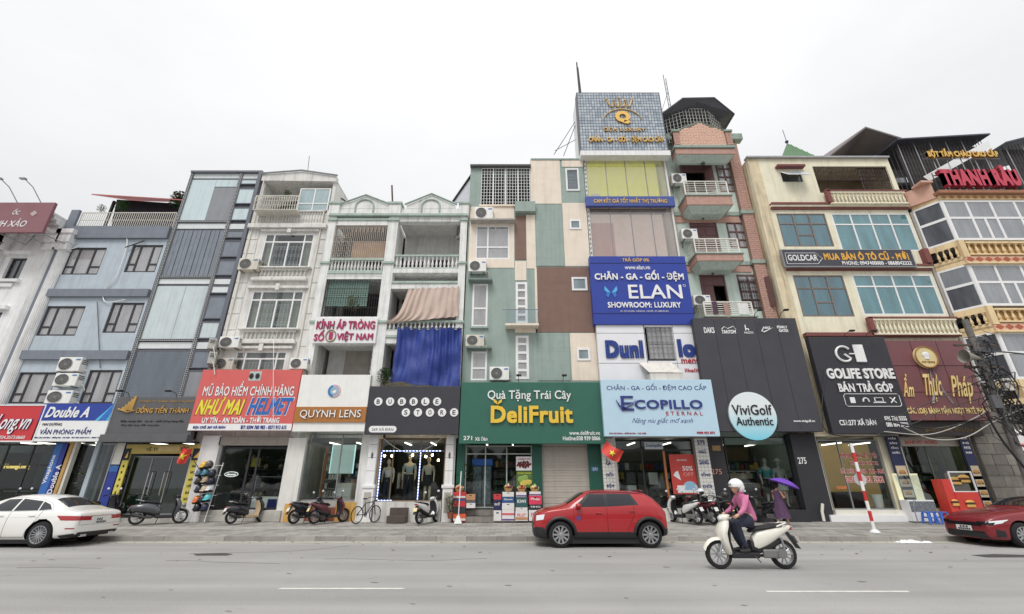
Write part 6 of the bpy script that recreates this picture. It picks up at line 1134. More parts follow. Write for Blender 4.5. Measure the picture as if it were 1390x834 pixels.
# flags
def flag(label, px, py, Y, w_, h_, rot, staff):
    c = P(px, py, Y); t = T('national_flag', label, 'flag', tuple(c), local=True, group='red flags with a yellow star'); mb = M(); n, m_ = 14, 6
    ca, sa = math.cos(rot), math.sin(rot)
    def pt(u, v): a, b = u*w_, -v*h_-.10*math.sin(u*3.1); y = .07*math.sin(u*7+v*2); return (a*ca-b*sa, y, a*sa+b*ca)
    for j in range(m_+1):
        for i in range(n+1): mb.v.append(pt(i/n, j/m_))
    for j in range(m_):
        for i in range(n): k = j*(n+1)+i; mb.f.append((k, k+1, k+n+2, k+n+1)); mb.k.append(0)
    mb.build('cloth', mat('flag_red', (214, 54, 40), .6, var=.06), t, smooth=60)
    st = M(); cs = []
    for i in range(10): r_ = .3 if i % 2 == 0 else .12; a = math.pi/2+i*math.pi/5; cs.append((.5+r_*math.cos(a)*h_/w_*.95, .5-r_*math.sin(a)*.95))
    ctr_ = Vector(pt(.5, .5))+Vector((0, -.03, 0)); ps = [Vector(pt(a, b))+Vector((0, -.025, 0)) for a, b in cs]
    for i in range(10): st.quad(ctr_, ps[i], ps[(i+1) % 10])
    st.build('star', YEL, t)
    M().path([Vector(pt(0, -.03)), Vector(staff)], .016, 6).build('staff', BLK, t)
flag('small red flag with a yellow star drooping over the gold shop lintel', 249, 605, 20.0, .42, .62, -.25, (1.0, .5, -1.35)); flag('red flag with a yellow star flying beside the white tiled bedding pillar', 824, 598, 19.8, .82, .52, -.55, (.05, .7, -.9))
# helmet shop
t, q = front('dark helmet shop window with an oval neon outline', 294, 386, 607, 692, [0, .42, .55, 1], [0, 1], DKF, SHOPG, .08, Y=YF+.02)
shopin(t, -14.1, -10.4, .5, back=DARK); box('stone_step', t, q[0]-.1, q[1]+.3, YF-.4, YF-.003, .3, q[2]-.01, CONC, bevel=.02)
box('shutter_box', t, q[0]-.1, q[1]+.15, YF-.25, YF-.003, q[3]+.05, q[3]+.42, mat('ribbed_shutter_box', (150, 142, 134), .7, streak=.3))
for k in range(2):
    a, b = (q[0]+.1, q[0]+1.3) if k == 0 else (q[0]+1.75, q[1]-.1); st_ = T('helmet_shelf', ('tall shelf of dim helmets at the back of the helmet shop, by its door' if k == 0 else 'tall shelf of dim helmets behind the white display case'), 'shelf', ((a+b)/2, 22.8, .5))
    for j in range(6):
        z = .75+j*.42; box('shelf_board', st_, a, b, 22.6, 23.0, z, z+.03, GREYP)
        mb = M()
        for i in range(5): mb.ball((a+.14+(b-a-.28)*i/4, 22.78, z+.15), .11, .13, .12, 10, 5, random.randrange(4))
        mb.build('helmet', [HLM[i] for i in (1, 4, 6, 12)], st_, smooth=True, kind='stuff')
ov = T('neon_oval', 'thin white neon oval outline hung inside the helmet shop window', 'neon sign', (X(314, 644, 21.3), 21.3, Z(644, 21.3))); cx, cz = X(314, 644, 21.3), Z(644, 21.3); M().path([(cx+.3*math.cos(a*math.pi/12), 21.3, cz+.1*math.sin(a*math.pi/12)) for a in range(25)], .012, 5).build('tube', mat('neon_white', (240, 240, 235), .5, emit=1.2), ov); text(ov, 'nhumai', (cx-.2, cx+.2, cz-.05, cz+.05), 21.3, MATS['neon_white'], depth=.01, letters=False)
dc = T('display_case', 'white glass topped display case inside the helmet shop', 'display case', (X(365, 670, 21.8), 21.8, .5)); a, b = X(345, 670, 21.8), X(382, 670, 21.8); box('case_body', dc, a, b, 21.7, 22.1, .52, 1.25, WHT2, bevel=.01); M().box(a, a+.03, 21.7, 21.73, 1.252, 2.1).box(b-.03, b, 21.7, 21.73, 1.252, 2.1).box(a+.03, b-.03, 21.7, 21.73, 2.07, 2.1).build('case_frame', ALU, dc); box('drawer_panel', dc, b-.5, b-.08, 21.68, 21.698, .6, 1.15, NAVY)
sp = T('standing_poster', 'small yellow poster standing behind the helmet shop glass', 'poster', (X(347, 627, 22), 22, Z(634, 22))); box('poster_sheet', sp, *R(341, 622, 353, 634, 22)[:2], 22, 22.02, *R(341, 622, 353, 634, 22)[2:], mat('dull_yellow', (180, 166, 60), .6))
# helmet rack
yr = 20.45; rk = T('helmet_rack', 'white wire rack of hanging helmets outside the gold shop', 'rack', (X(276, 680, yr), yr, SZ(yr))); RA = [(265, 629, 289), ]
xr0, xr1 = X(262, 705, yr), X(280, 705, yr); ztop = Z(628, yr)
for x in (xr0, xr1): M().path([(x, yr-.1, SZ(yr)), (x+.02, yr+.25, ztop)], .018, 5).build('upright', WHT2, rk)
for j in range(6): z = ztop-.12-j*.4; M().tube((xr0-.1, yr+.15, z), (xr1+.1, yr+.15, z), .012, 5).build('crossbar', WHT2, rk)
cols_ = ['yellow', 'brown grey', 'slate blue', 'teal blue', 'navy visored', 'dark brown', 'tan', 'midnight blue', 'indigo', 'sand coloured', 'white', 'orange', 'charcoal', 'turquoise', 'black', 'dark navy']
hp_ = [(277, 633), (284, 632), (271, 643), (279, 643), (288, 644), (270, 654), (279, 653), (287, 654), (270, 665), (278, 665), (285, 664), (267, 680), (275, 678), (282, 677), (268, 690), (278, 690)]
row_ = ['in the top row', 'in the top row', 'in the second row', 'in the second row', 'in the second row', 'in the third row', 'in the third row', 'in the third row', 'in the fourth row', 'in the fourth row', 'in the fourth row', 'in the fifth row', 'in the fifth row', 'in the fifth row', 'in the bottom row', 'in the bottom row']
for i, ((px, py), c) in enumerate(zip(hp_, cols_)):
    p = P(px, py, yr-.05); h = T('helmet', f'{c} helmet {row_[i]} of the wire rack', 'helmet', tuple(p), local=True, group='helmets hanging on the wire rack'); h.scale = (1.15, 1.15, 1.15)
    M().ball((0, 0, .02), .125, .15, .16, 14, 8, z0=-.8).build('shell', HLM[i], h, smooth=True); M().ball((0, -.03, -.05), .115, .14, .09, 12, 5, z0=-.7, z1=.2).build('liner', BLK, h, smooth=True); M().rings([[(-.09, -.125, -.02), (.09, -.125, -.02), (.07, -.2, -.05), (-.07, -.2, -.05)], [(-.09, -.125, .0), (.09, -.125, .0), (.07, -.2, -.035), (-.07, -.2, -.035)]]).build('visor', HLM[i], h)
# eyewear shop
pc0, pc1 = X(389, 640, YF), X(413, 640, YF)
p_ = T('white_shop_pier', 'broad white painted pier between the helmet shop and the eyewear shop', 'pier', ((pc0+pc1)/2, YF, .3)); box('pier_body', p_, pc0, pc1, YF-.3, YF-.125, .3, 3.7, SHW); box('yellow_guard', p_, X(388, 690, YF)+.1, X(400, 690, YF)+.05, YF-.36, YF-.302, .3, 1.0, mat('guard_yellow', (214, 160, 40), .6, var=.1, streak=.3))
t, q = front('eyewear shop window with a glowing lightbox panel', 414, 488, 589, 680, [0, .62, 1], [0, 1], ALU, SHOPG, .05, Y=YF+.02)
shopin(t, -9.6, -6.4, .75); RT = mat('red_glazed_tile', (150, 84, 62), .35, var=.14, scale=6)
for i in range(6):
    for j in range(2): a = q[0]+.35+i*.35; box('plinth_tile', t, a+.005, a+.34, YF-.12, YF-.003, .32+j*.27, .58+j*.27, RT, bevel=.006)
box('plinth', t, q[0], q[1], YF-.1, YF+.25, .3, q[2]-.003, CONC); box('yellow_guard', t, q[1]-.75, q[1]+.1, YF-.16, YF-.122, .3, q[2]-.05, MATS['guard_yellow'])
lb = T('lightbox_panel', 'pale glowing cyan lightbox panel hanging in the eyewear shop window', 'lightbox', (X(463, 624, 21.6), 21.6, Z(644, 21.6))); qq = R(450, 604, 480, 643, 21.6); box('panel_face', lb, qq[0], qq[1], 21.6, 21.66, qq[2], qq[3], mat('lightbox_glow', (184, 208, 204), .5, emit=.35)); M().box(qq[0]-.03, qq[0]-.002, 21.59, 21.67, qq[2], qq[3]).box(qq[1]+.002, qq[1]+.03, 21.59, 21.67, qq[2], qq[3]).build('edge_strip', mat('edge_glow', (190, 236, 240), .5, emit=.9), lb)
cbn = T('white_cabinet', 'low white cabinet at the middle of the eyewear shop', 'cabinet', (X(462, 665, 22), 22, .76)); qq = R(455, 656, 476, 690, 22); box('cabinet_body', cbn, qq[0], qq[1], 22, 22.5, .76, qq[3], CREAM, bevel=.02); [box('drawer_front', cbn, qq[0]+.04, qq[1]-.04, 21.985, 21.998, .85+i*.4, 1.2+i*.4, WHT2) for i in range(2)]
shelf_unit('lit shelf of eyewear cases near the left edge of the eyewear window', q[0]+.15, q[0]+.95, 22.6, .8, 3.2, 6, [WHT2, WHT2, PRD[0], PRD[5]], m=WHT2, n=5); box('wood_post', T('wooden_post', 'thin orange wooden post inside the eyewear shop', 'post', (X(439, 640, 22), 22, .8)), X(438, 640, 22), X(441, 640, 22), 22, 22.08, .76, 3.4, mat('orange_wood', (176, 108, 56), .6))
fp = [X(499, 640, YF), X(513, 640, YF), X(604, 640, YF), X(617, 640, YF)]
for k, (a, b) in enumerate(((fp[0], fp[1]), (fp[2], fp[3]))):
    p_ = T('stone_pilaster', ('pale carved stone pilaster beside the eyewear shop' if k == 0 else 'pale carved stone pilaster beside the green fruit shop pillar'), 'pilaster', ((a+b)/2, YF, .3)); box('shaft', p_, a+.04, b-.04, YF-.34, YF-.125, 1.75, 3.8, WHT); box('cap_moulding', p_, a-.06, b+.06, YF-.42, YF-.125, 1.6, 1.748, WHT, bevel=.03); box('pedestal', p_, a, b, YF-.38, YF-.125, .3, 1.598, WHT); 
    for z in (2.3, 2.85, 3.4): box('shaft_joint', p_, a+.038, b-.038, YF-.343, YF-.3405, z, z+.015, GREYP)
    M().ball(((a+b)/2, YF-.35, 2.95), .05, .03, .14).build('carved_drop', GREYP, p_); box('inset_panel', p_, a+.08, b-.08, YF-.395, YF-.382, .65, 1.45, CONC, bevel=.01)
# clothes shop
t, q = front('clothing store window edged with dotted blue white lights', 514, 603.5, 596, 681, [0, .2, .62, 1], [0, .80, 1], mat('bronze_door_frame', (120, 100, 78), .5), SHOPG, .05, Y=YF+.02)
shopin(t, -6.0, -2.9, q[2], back=DARK, depth=3.4); box('plinth', t, fp[1]+.05, fp[2]-.05, YF-.3, YF+.25, .3, q[2]-.004, mat('peeling_white_plinth', (206, 204, 198), .85, var=.15, streak=.6, bump=.3)); box('timber_jamb', t, q[0]-.14, q[0]-.003, YF-.1, YF+.1, q[2], q[3], mat('weathered_timber', (182, 158, 122), .8, var=.15)); box('timber_jamb', t, q[1]+.003, q[1]+.14, YF-.1, YF+.1, q[2], q[3], MATS['weathered_timber'])
LED = mat('led_blue_white', (170, 190, 255), .5, emit=3.0); zT = q[2]+(q[3]-q[2])*.8; lm = M(); um = q[0]+(q[1]-q[0])*.62
n = 0
for xx in (q[0]+.06, um): 
    for i in range(17): z = q[2]+.08+i*(zT-q[2]-.1)/17; lm.box(xx-.018, xx+.018, YG-.06, YG-.045, z, z+.08)
for i in range(18): x = q[0]+.1+(q[1]-q[0]-.25)*i/18; lm.box(x, x+.09, YG-.06, YG-.045, zT-.02, zT+.016)
for i in range(5): x = q[0]+.1+i*.13; lm.box(x, x+.07, YG-.06, YG-.045, q[2]+.03, q[2]+.06)
lm.build('light_dot', LED, t, kind='stuff')
M().path([(q[0]+(q[1]-q[0])*i/12, YF-.3, q[3]+.12-1.0*math.sin(math.pi*i/12)*.75) for i in range(13)], .012, 5).build('sagging_cable', CREAM, t)
wb = mat('warm_bulb', (255, 214, 150), .5, emit=22)
for i, (px, py, lbl) in enumerate(((522, 619, 'first'), (532, 619, 'second'), (560, 618, 'third'), (578, 620, 'fourth'), (587, 618, 'fifth'), (595, 625, 'lowest'))):
    p = P(px, py, 21.75); b = T('hanging_bulb', f'{lbl} warm hanging bulb behind the clothing store glass', 'light bulb', tuple(p), local=True, group='warm bulbs in the clothing store'); M().ball((0, 0, 0), .055, n=10).build('globe', wb, b, smooth=True); M().tube((0, 0, .05), (0, 0, 3.75-p.z), .006, 4).build('cord', BLK, b)
# dressed mannequins, one skinned body each
def skin_body(name, par, joints, edges, m, sub_=2, smooth=True):
    me = bpy.data.meshes.new(name); me.from_pydata([j[0] for j in joints], edges, []); me.materials.append(m); o = bpy.data.objects.new(name, me); C.objects.link(o)
    sk = o.modifiers.new('s', 'SKIN'); sv = me.skin_vertices[0].data
    for i, j in enumerate(joints): r_ = j[1]; sv[i].radius = r_ if isinstance(r_, tuple) else (r_, r_)
    sv[0].use_root = True; sb_ = o.modifiers.new('u', 'SUBSURF'); sb_.levels = sub_; sb_.render_levels = sub_
    dg = bpy.context.evaluated_depsgraph_get(); dg.update(); m2 = bpy.data.meshes.new_from_object(o.evaluated_get(dg)); bpy.data.objects.remove(o)
    m2.polygons.foreach_set('use_smooth', [True]*len(m2.polygons)); m2.materials.clear(); m2.materials.append(m)
    return link(name, m2, par)
MANN = mat('mannequin_ivory', (222, 208, 184), .4)
def mannequin(label, px, ybot, ytop, Y, top, bottom, skirt='skirt', hat=None, flip=1, skin=None):
    z0 = Z(ybot, Y); s = (Z(ytop, Y)-z0)/1.76; x = X(px, (ybot+ytop)/2, Y); t = T('mannequin', label, 'mannequin', (x, Y, z0), local=True, group='shop window mannequins'); t.scale = (s, s, s); f = flip
    sk = skin or MANN
    J = [((0, 0, .95), (.14, .10)), ((0, 0, 1.15), (.11, .085)), ((0, .01, 1.36), (.15, .10)), ((0, .01, 1.47), .055), ((0, 0, 1.55), .05), ((0, -.01, 1.66), (.075, .095)), ((0, 0, 1.73), .05),
         ((.18, .01, 1.38), .052), ((.24*1, .02, 1.12), .04), ((.25, -.08*f, .90), .03), ((.25, -.1, .80), .022), ((-.18, .01, 1.38), .052), ((-.25, .02, 1.13), .04), ((-.24, -.03, .9), .03), ((-.24, -.05, .80), .022),
         ((.09, 0, .88), .085), ((.1, -.02, .5), .055), ((.1, .02, .1), .035), ((.1, -.08, .03), .035), ((-.09, 0, .88), .085), ((-.1, -.01, .5), .055), ((-.12, .02, .1), .035), ((-.12, -.08, .03), .035)]
    E = [(0, 1), (1, 2), (2, 3), (3, 4), (4, 5), (5, 6), (2, 7), (7, 8), (8, 9), (9, 10), (2, 11), (11, 12), (12, 13), (13, 14), (0, 15), (15, 16), (16, 17), (17, 18), (0, 19), (19, 20), (20, 21), (21, 22)]
    skin_body('body', t, J, E, sk); M().ball((0, -.01, 1.65), .078, .095, .115, 12, 8).build('head', sk, t, smooth=True)
    JT = [((0, 0, 1.0), (.155, .115)), ((0, 0, 1.16), (.13, .105)), ((0, .01, 1.36), (.165, .12)), ((0, .01, 1.44), (.09, .08)), ((.185, .01, 1.37), .07), ((.245, .015, 1.16), .058), ((-.185, .01, 1.37), .07), ((-.25, .015, 1.17), .058)]
    skin_body('top', t, JT, [(0, 1), (1, 2), (2, 3), (2, 4), (4, 5), (2, 6), (6, 7)], top)
    if skirt == 'skirt': M().rings([[((r_+.008*math.cos(6*a))*math.cos(a), (r_*.8)*math.sin(a), h) for a in [2*math.pi*i/20 for i in range(20)]] for h, r_ in ((1.06, .145), (.95, .185), (.62, .23))]).build('skirt', bottom, t, smooth=True)
    else:
        for s_ in (-1, 1): M().path([(s_*.08, 0, 1.02), (s_*.1, -.01, .5), (s_*.11, .01, .08 if skirt == 'trousers' else .6)], [.12, .10, .085], 10).build('trouser_leg', bottom, t, smooth=True)
    if hat: M().lathe([(.19, 0), (.18, .02), (.1, .03), (.09, .11), (.03, .12)], (0, 0, 1.69), 14).build('sun_hat', hat, t, smooth=True)
    return t
WL = mat('white_blouse', (226, 226, 224), .8); LB = mat('pale_blue_shirt', (160, 184, 204), .8); BKK = mat('black_skirt', (34, 32, 40), .8); NV = mat('navy_trousers', (40, 48, 66), .8); SHEER = mat('sheer_grey_top', (200, 198, 180), .8); TEA = mat('teal_polo', (60, 150, 158), .7); PGR = mat('pale_grey_dress', (190, 196, 192), .8)
mannequin('mannequin in a white blouse with a black neck scarf and dark trousers', 526, 683, 624, 21.6, WL, NV, 'trousers'); mannequin('mannequin in a pale blue shirt and dark trousers inside the clothing store door', 555, 683, 617, 22.2, LB, NV, 'trousers'); mannequin('mannequin in a sheer pale top and short black skirt', 581, 682, 621, 21.6, SHEER, BKK)
sc_ = T('hanging_jacket', 'beige jackets hanging on a rail deep in the clothing store', 'clothing', (X(547, 650, 23), 23, Z(665, 23))); [M().box(X(540, 650, 23)+i*.22, X(540, 650, 23)+i*.22+.12, 22.9, 23.3, Z(664, 23), Z(643, 23)).build('jacket', mat('beige_jacket', (186, 172, 148), .85) if i % 2 else WL, sc_, bevel=.04) for i in range(4)]; M().tube((X(538, 650, 23), 23.1, Z(642, 23)), (X(558, 650, 23), 23.1, Z(642, 23)), .015).build('rail', CHROME, sc_)
st_ = T('entry_steps', 'dark brown two tread metal steps in front of the clothing store', 'steps', (X(546, 705, 20.5), 20.5, .3)); a, b = X(527, 700, 20.3), X(552, 700, 20.3); BS2 = mat('brown_checker_plate', (84, 72, 66), .6, metal=.2, var=.2, streak=.2)
box('lower_tread', st_, a, b, 20.05, 20.4, .29, .56, BS2, bevel=.01); box('upper_tread', st_, a+.02, b-.02, 20.402, 20.69, .30, .85, BS2, bevel=.01)
# fruit shop
t, q = front('fruit shop window and entrance beside the green pillar', 631, 722.5, 605, 690, [0, .30, .62, 1], [0, .86, 1], mat('pale_green_frame', (170, 182, 176), .5), SHOPG, .05, Y=YF+.02)
shopin(t, shop[0] if False else -2.2, 1.0, .75); box('tiled_step', t, X(631, 700, YF)+.05, X(694, 700, YF), YF-.62, YF-.003, .29, .52, CONCD, bevel=.01); box('tiled_step', t, X(631, 700, YF)+.05, X(694, 700, YF), YF-.32, YF-.004, .522, .76, CONCD, bevel=.01)
for i in range(6): a = X(631, 700, YF)+.08+i*.36; box('step_tile', t, a, a+.34, YF-.64, YF-.622, .31, .50, mat('grey_step_tile', (140, 134, 126), .6, var=.2)); box('step_tile', t, a, a+.34, YF-.34, YF-.322, .54, .74, MATS['grey_step_tile'])
fr_ = T('drinks_fridge', 'tall glass fridge with a blue header inside the fruit shop', 'fridge', (X(654, 650, 22), 22, .76)); qq = R(641, 632, 667, 684, 22.0); box('fridge_body', fr_, qq[0], qq[1], 22.05, 22.6, .76, qq[3], GREYP, bevel=.02); box('header', fr_, qq[0]-.03, qq[1]+.03, 21.98, 22.3, qq[3]+.003, qq[3]+.28, mat('fridge_blue', (50, 96, 180), .4, emit=.2))
for k in range(2): a = qq[0]+.04+k*(qq[1]-qq[0])/2; box('glass_door', fr_, a, a+(qq[1]-qq[0])/2-.08, 22.02, 22.045, .95, qq[3]-.05, mat('fridge_glass', (150, 170, 184), .2, var=.4, scale=8))
shelf_unit('dark wire shelf of fruit behind the fruit shop glass', X(670, 660, 22), X(688, 660, 22), 22.2, .8, 2.4, 5, [PRD[5], PRD[4], HLM[12]], n=5); plant('dark leafy plant behind the fruit shop window', X(634, 665, 21.35), 21.4, .78, 1.6)
t, q = strip('cherry poster taped inside the fruit shop window', 700.5, 722, 620, 639, 20.93, WHT2, [('CHERRY MỸ', MATS['crimson_print'], .1, .9, .08, .24)], name='fruit_poster', cat='poster'); mb = M(); cx, cz = (q[0]+q[1])/2, q[2]+.25
for i in range(26): a, r_ = i*2.4, .045*math.sqrt(i); mb.ball((cx+r_*1.35*math.cos(a), 20.925, cz+r_*.6*math.sin(a)), .05, .01, .05, 8, 4)
mb.build('cherry_print', mat('cherry_red', (110, 26, 34), .5), t, kind='stuff')
t, q = strip('green mango poster below the cherry poster', 701, 723, 640, 662, 20.93, mat('poster_green', (86, 120, 56), .6), [('XOÀI XANH', YEL, .08, .92, .05, .16)], name='fruit_poster', cat='poster')
for i, (u, v, rr, m) in enumerate(((.3, .5, .14, mat('lime_fruit', (146, 178, 84), .5)), (.55, .42, .13, MATS['lime_fruit']), (.45, .68, .15, mat('yellow_fruit', (226, 202, 84), .5)), (.75, .66, .12, MATS['yellow_fruit']), (.8, .4, .1, MATS['poster_green']))): s_ = sub(q, u, u, v, v); M().ball((s_[0], 20.925, s_[2]), rr*1.2, .01, rr).build('fruit_print', m, t, smooth=True)
dn = T('house_number_plate', 'small blue and white number plate on the green pillar', 'number plate', (X(805, 638, 20.87), 20.87, Z(641, 20.87))); qq = R(803, 634, 812, 640, 20.87); box('plate', dn, qq[0], qq[1], 20.865, 20.879, qq[2], qq[3], mat('plate_blue', (70, 110, 150), .5)); text(dn, '271', (qq[0]+.05, qq[1]-.05, qq[2]+.04, qq[3]-.04), 20.865, WP, depth=.003, letters=False)
# bedding showroom ground floor
TILEW = mat('white_wall_tile', (224, 222, 216), .3, var=.06)
def tile_pillar(label, xl, xr, words_):
    a, b = X(xl, 645, YF), X(xr, 645, YF); t = T('tiled_pillar', label, 'pillar', ((a+b)/2, YF, .3)); box('core', t, a, b, YF-.28, YF+.2, .3, 3.75, mat('tile_grout', (150, 146, 140), .9)); me = M().box(0, (b-a)/4-.012, -.01, 0, 0, .138).mesh('wall_tile', TILEW)
    for i in range(4):
        for j in range(22): link('wall_tile', me, t, loc=(a+.006+(b-a)/4*i, YF-.281, .34+j*.152))
    for s_, y in words_: zc = Z(y, YF-.3); wd = min(.2, .055*len(s_)); text(t, s_, ((a+b)/2-wd, (a+b)/2+wd, zc-.09, zc+.1), YF-.292, NAVY, depth=.008, bold=.04, letters=False)
tile_pillar('white tiled pillar with navy bedding words beside the closed shutter', 817, 834, (('CHĂN', 613), ('GA', 629), ('GỐI', 644), ('ĐỆM', 660))); tile_pillar('white tiled pillar with navy good sleep words beside the golf shop', 945.5, 963.5, (('275', 601), ('NGỦ', 613), ('SANG', 628), ('SỐNG', 644), ('KHỎE', 660)))
bx0, bx1 = X(834, 640, YF), X(945, 640, YF)
t, q = front('bedding showroom window with dark frames and checkered goods', 834, 945, 597, 690, [0, .36, .62, 1], [0, .84, 1], BLK, SHOPG, .07, Y=YF+.02)
shopin(t, bx0, 8.8, .65, back=INT, depth=3.2); box('step', t, bx0, bx1, YF-.28, YF-.003, .29, q[2]-.004, TILEW); box('wood_post', t, q[0]+(q[1]-q[0])*.615, q[0]+(q[1]-q[0])*.64, YF-.05, YF+.015, q[2], q[3]-.5, mat('orange_wood', (0, 0, 0)))
tx_ = R(874, 601, 898, 609, YF); text(t, 'Dunlopillo', (X(877, 605, YF), X(898, 605, YF), Z(608, YF), Z(603, YF)), YF+.01, DB, depth=.005, letters=False, bold=.03); box('door_sticker', t, X(875, 605, YF), X(900, 605, YF), YF+.012, YF+.019, Z(610, YF), Z(600.5, YF), mat('sticker_pale', (200, 206, 206)))
for i in range(9): o = T('stacked_bedding_box', f'{("dark", "pale", "grey")[i % 3]} bedding box, {("bottom", "middle", "top")[i//3]} layer inside the showroom', 'box', (X(856+(i % 3)*14, 650, 22.3), 22.3, .66+(i//3)*.55)); a = X(850+(i % 3)*15, 650, 22.3); box('carton', o, a, a+.42, 22.2, 22.7, .66+(i//3)*.55, 1.18+(i//3)*.55, (HLM[12], WHT2, GREYP)[(i+i//3) % 3], bevel=.01)
fl = T('patterned_bed', 'low display bed with a dark floral cover in the showroom window', 'bed', (X(851, 675, 21.8), 21.8, .66)); box('mattress', fl, X(838, 675, 21.8), X(868, 675, 21.8), 21.5, 23.0, .66, 1.15, mat('floral_cover', (84, 84, 80), .8, var=.5, scale=14), bevel=.06); M().ball((X(845, 672, 21.7), 21.8, 1.22), .2, .15, .09).build('pillow', WHT2, fl, smooth=True)
t, q = strip('red sale poster reading fifty percent off behind the showroom glass', 911, 945, 617, 671, 20.95, mat('poster_red', (204, 64, 56), .55, var=.04), [('50%', WP, .48, .9, .30, .42), ('OFF', mat('rose_print', (232, 150, 140)), .48, .9, .46, .56), ('BACK TO SCHOOL', WP, .3, .7, .13, .17)], name='sale_poster', cat='poster', th=.015)
s_ = sub(q, .08, .36, .42, .66); M().prism([(s_[0], s_[2]+.2), (s_[0]+.12, s_[2]+.12), (s_[1], s_[2]), (s_[1]-.08, s_[3]), (s_[0]+.1, s_[2]+.34)], 20.94, 20.949).build('megaphone_print', WP, t); s_ = sub(q, .45, .95, .66, .9); M().ball(((s_[0]+s_[1])/2, 20.945, s_[2]), .35, .008, .36, z0=0).build('mattress_print', mat('light_blue_print', (150, 196, 224)), t); M().box(q[0]+.2, q[1]-.05, 20.94, 20.949, q[2]+.05, q[2]+.35).build('pillow_print', WP, t, bevel=.06)
# golf shop
for xa_, xb_, Yy, z0_, z1_, lb_ in ((-1.0, .6, 23.6, .8, 3.0, 'tall stocked shelf at the back of the fruit shop'), (9.6, 12.6, 23.9, .75, 2.9, 'wide stocked shelf at the back of the golf shop'), (19.4, 21.4, 23.6, .65, 2.8, 'stocked shelf at the back of the bakery'), (-9.2, -6.8, 24.2, .8, 3.0, 'long shelf at the back of the eyewear shop'), (5.0, 8.2, 24.3, .7, 2.9, 'shelf of goods at the back of the bedding showroom')): shelf_unit(lb_, xa_, xb_, Yy, z0_, z1_, 5, PRD+[WHT2], n=12)
DKP = mat('matt_black_cladding', (48, 48, 54), .6, var=.08)
def pier(label, xl, xr, Y, ztop=3.9, d=.5): a, b = X(xl, 650, Y), X(xr, 650, Y); t = T('black_pier', label, 'pier', ((a+b)/2, Y, .3)); box('cladding', t, a, b, Y, Y+d, .3, ztop, DKP, bevel=.01); return t, (a, b)
t, ab = pier('black clad pier between the tiled pillar and the golf shop window', 964, 989, 20.9); q = R(968, 637, 982, 644, 20.89); text(t, '275', (ab[0]+.1, ab[1]-.25, q[2], q[3]), 20.9, mat('pale_orange_print', (220, 150, 120)), depth=.006, letters=False); s_ = R(967, 605, 978, 612, 20.89); box('brass_plate', t, s_[0], s_[1], 20.89, 20.899, s_[2], s_[3], mat('brass_plate', (160, 124, 70), .5))
t, ab = pier('broad black pier carrying the white number 275', 1085, 1120, 20.75); q = R(1090, 621, 1101, 630, 20.75); text(t, '275', (ab[0]+.12, ab[0]+.48, q[2], q[3]), 20.75, WP, depth=.01, bold=.02)
box('black_pier_step', t, ab[0]-2.4, ab[0]-.01, 20.55, 20.95, .29, .75, DKP, bevel=.01)
WARM = mat('warm_shop_wall', (150, 130, 84), .8, emit=.10)
t, q = front('golf clothing shop window with two dressed mannequins', 989, 1085, 593, 689, [0, 1], [0, 1], BLK, SHOPG, .05, Y=YF+.05)
shopin(t, 9.3, 13.2, .72, back=mat('glowing_brown_wall', (112, 98, 70), .8, var=.1, emit=.05), Y=YF+.9)  # brown back wall glows faintly in place of room light
for i in range(3):
    rl = T('clothes_rail', f'{("upper", "middle", "lower")[i]} pale display rail across the back of the golf shop', 'rail', (10.5, 22.6, 1.3+i*.5)); M().tube((9.8, 22.6, 1.25+i*.55), (11.6, 22.6, 1.25+i*.55), .02).build('bar', CREAM, rl); M().box(9.9, 11.4, 22.5, 22.7, .9+i*.55, 1.15+i*.55).build('folded_clothes', (PGR, GREYP, MATS['beige_jacket'])[i], rl, bevel=.05)
mannequin('mannequin in a teal polo shirt and black shorts in the golf shop window', 1043, 690, 622, 21.9, TEA, BKK, 'shorts', skin=mat('mannequin_grey', (190, 188, 180), .4)); mannequin('mannequin in a pale golf dress and cream sun hat', 1061, 689, 624, 21.9, PGR, PGR, 'skirt', hat=CREAM, skin=MATS['mannequin_grey']); mannequin('small dark dressed mannequin deep in the golf shop', 1074, 688, 636, 22.6, BLK, BLK, 'shorts', skin=MATS['mannequin_grey'])
# phone repair shop
t, q = front('phone repair shop window printed with red lettering', 1120, 1203, 597, 692, [0, .33, 1], [0, 1], ALU, SHOPG, .05, Y=YF+.03)
shopin(t, 14.6, 18.0, .78, back=mat('glowing_golden_wall', (186, 150, 70), .7, var=.1, emit=.22), depth=2.2); box('white_plinth', t, q[0]-.45, q[1]+.2, YF-.35, YF-.003, .29, .56, WHT2, bevel=.01); box('cream_plinth', t, q[0]-.1, q[1]+.1, YF-.2, YF-.004, .562, q[2]-.004, CREAM)  # golden back wall glows in place of warm shop lighting
RP = mat('window_red_print', (196, 52, 40), .5)
for s_, a, b, y0_, y1_ in (('MUA BÁN Ô TÔ', 1141, 1190, 614, 622), ('LINH KIỆN GIÁ TRỊ', 1155, 1192, 625.5, 632), ('SỬA CHỮA IPHONE - IPAD - IMAC', 1142, 1200, 635.5, 642.5), ('0586 222 222', 1149, 1200, 647, 655)): zc0, zc1 = Z(y1_, YF-.0), Z(y0_, YF-.0); text(t, s_, (X(a, (y0_+y1_)/2, YF)-.01, X(b, (y0_+y1_)/2, YF)+.01, zc0-.012, zc1+.012), YF+.028, WP, depth=.003, bold=.09, letters=False, name='outline'); text(t, s_, (X(a, (y0_+y1_)/2, YF), X(b, (y0_+y1_)/2, YF), zc0, zc1), YF+.022, RP, depth=.003, bold=.03, letters=False)
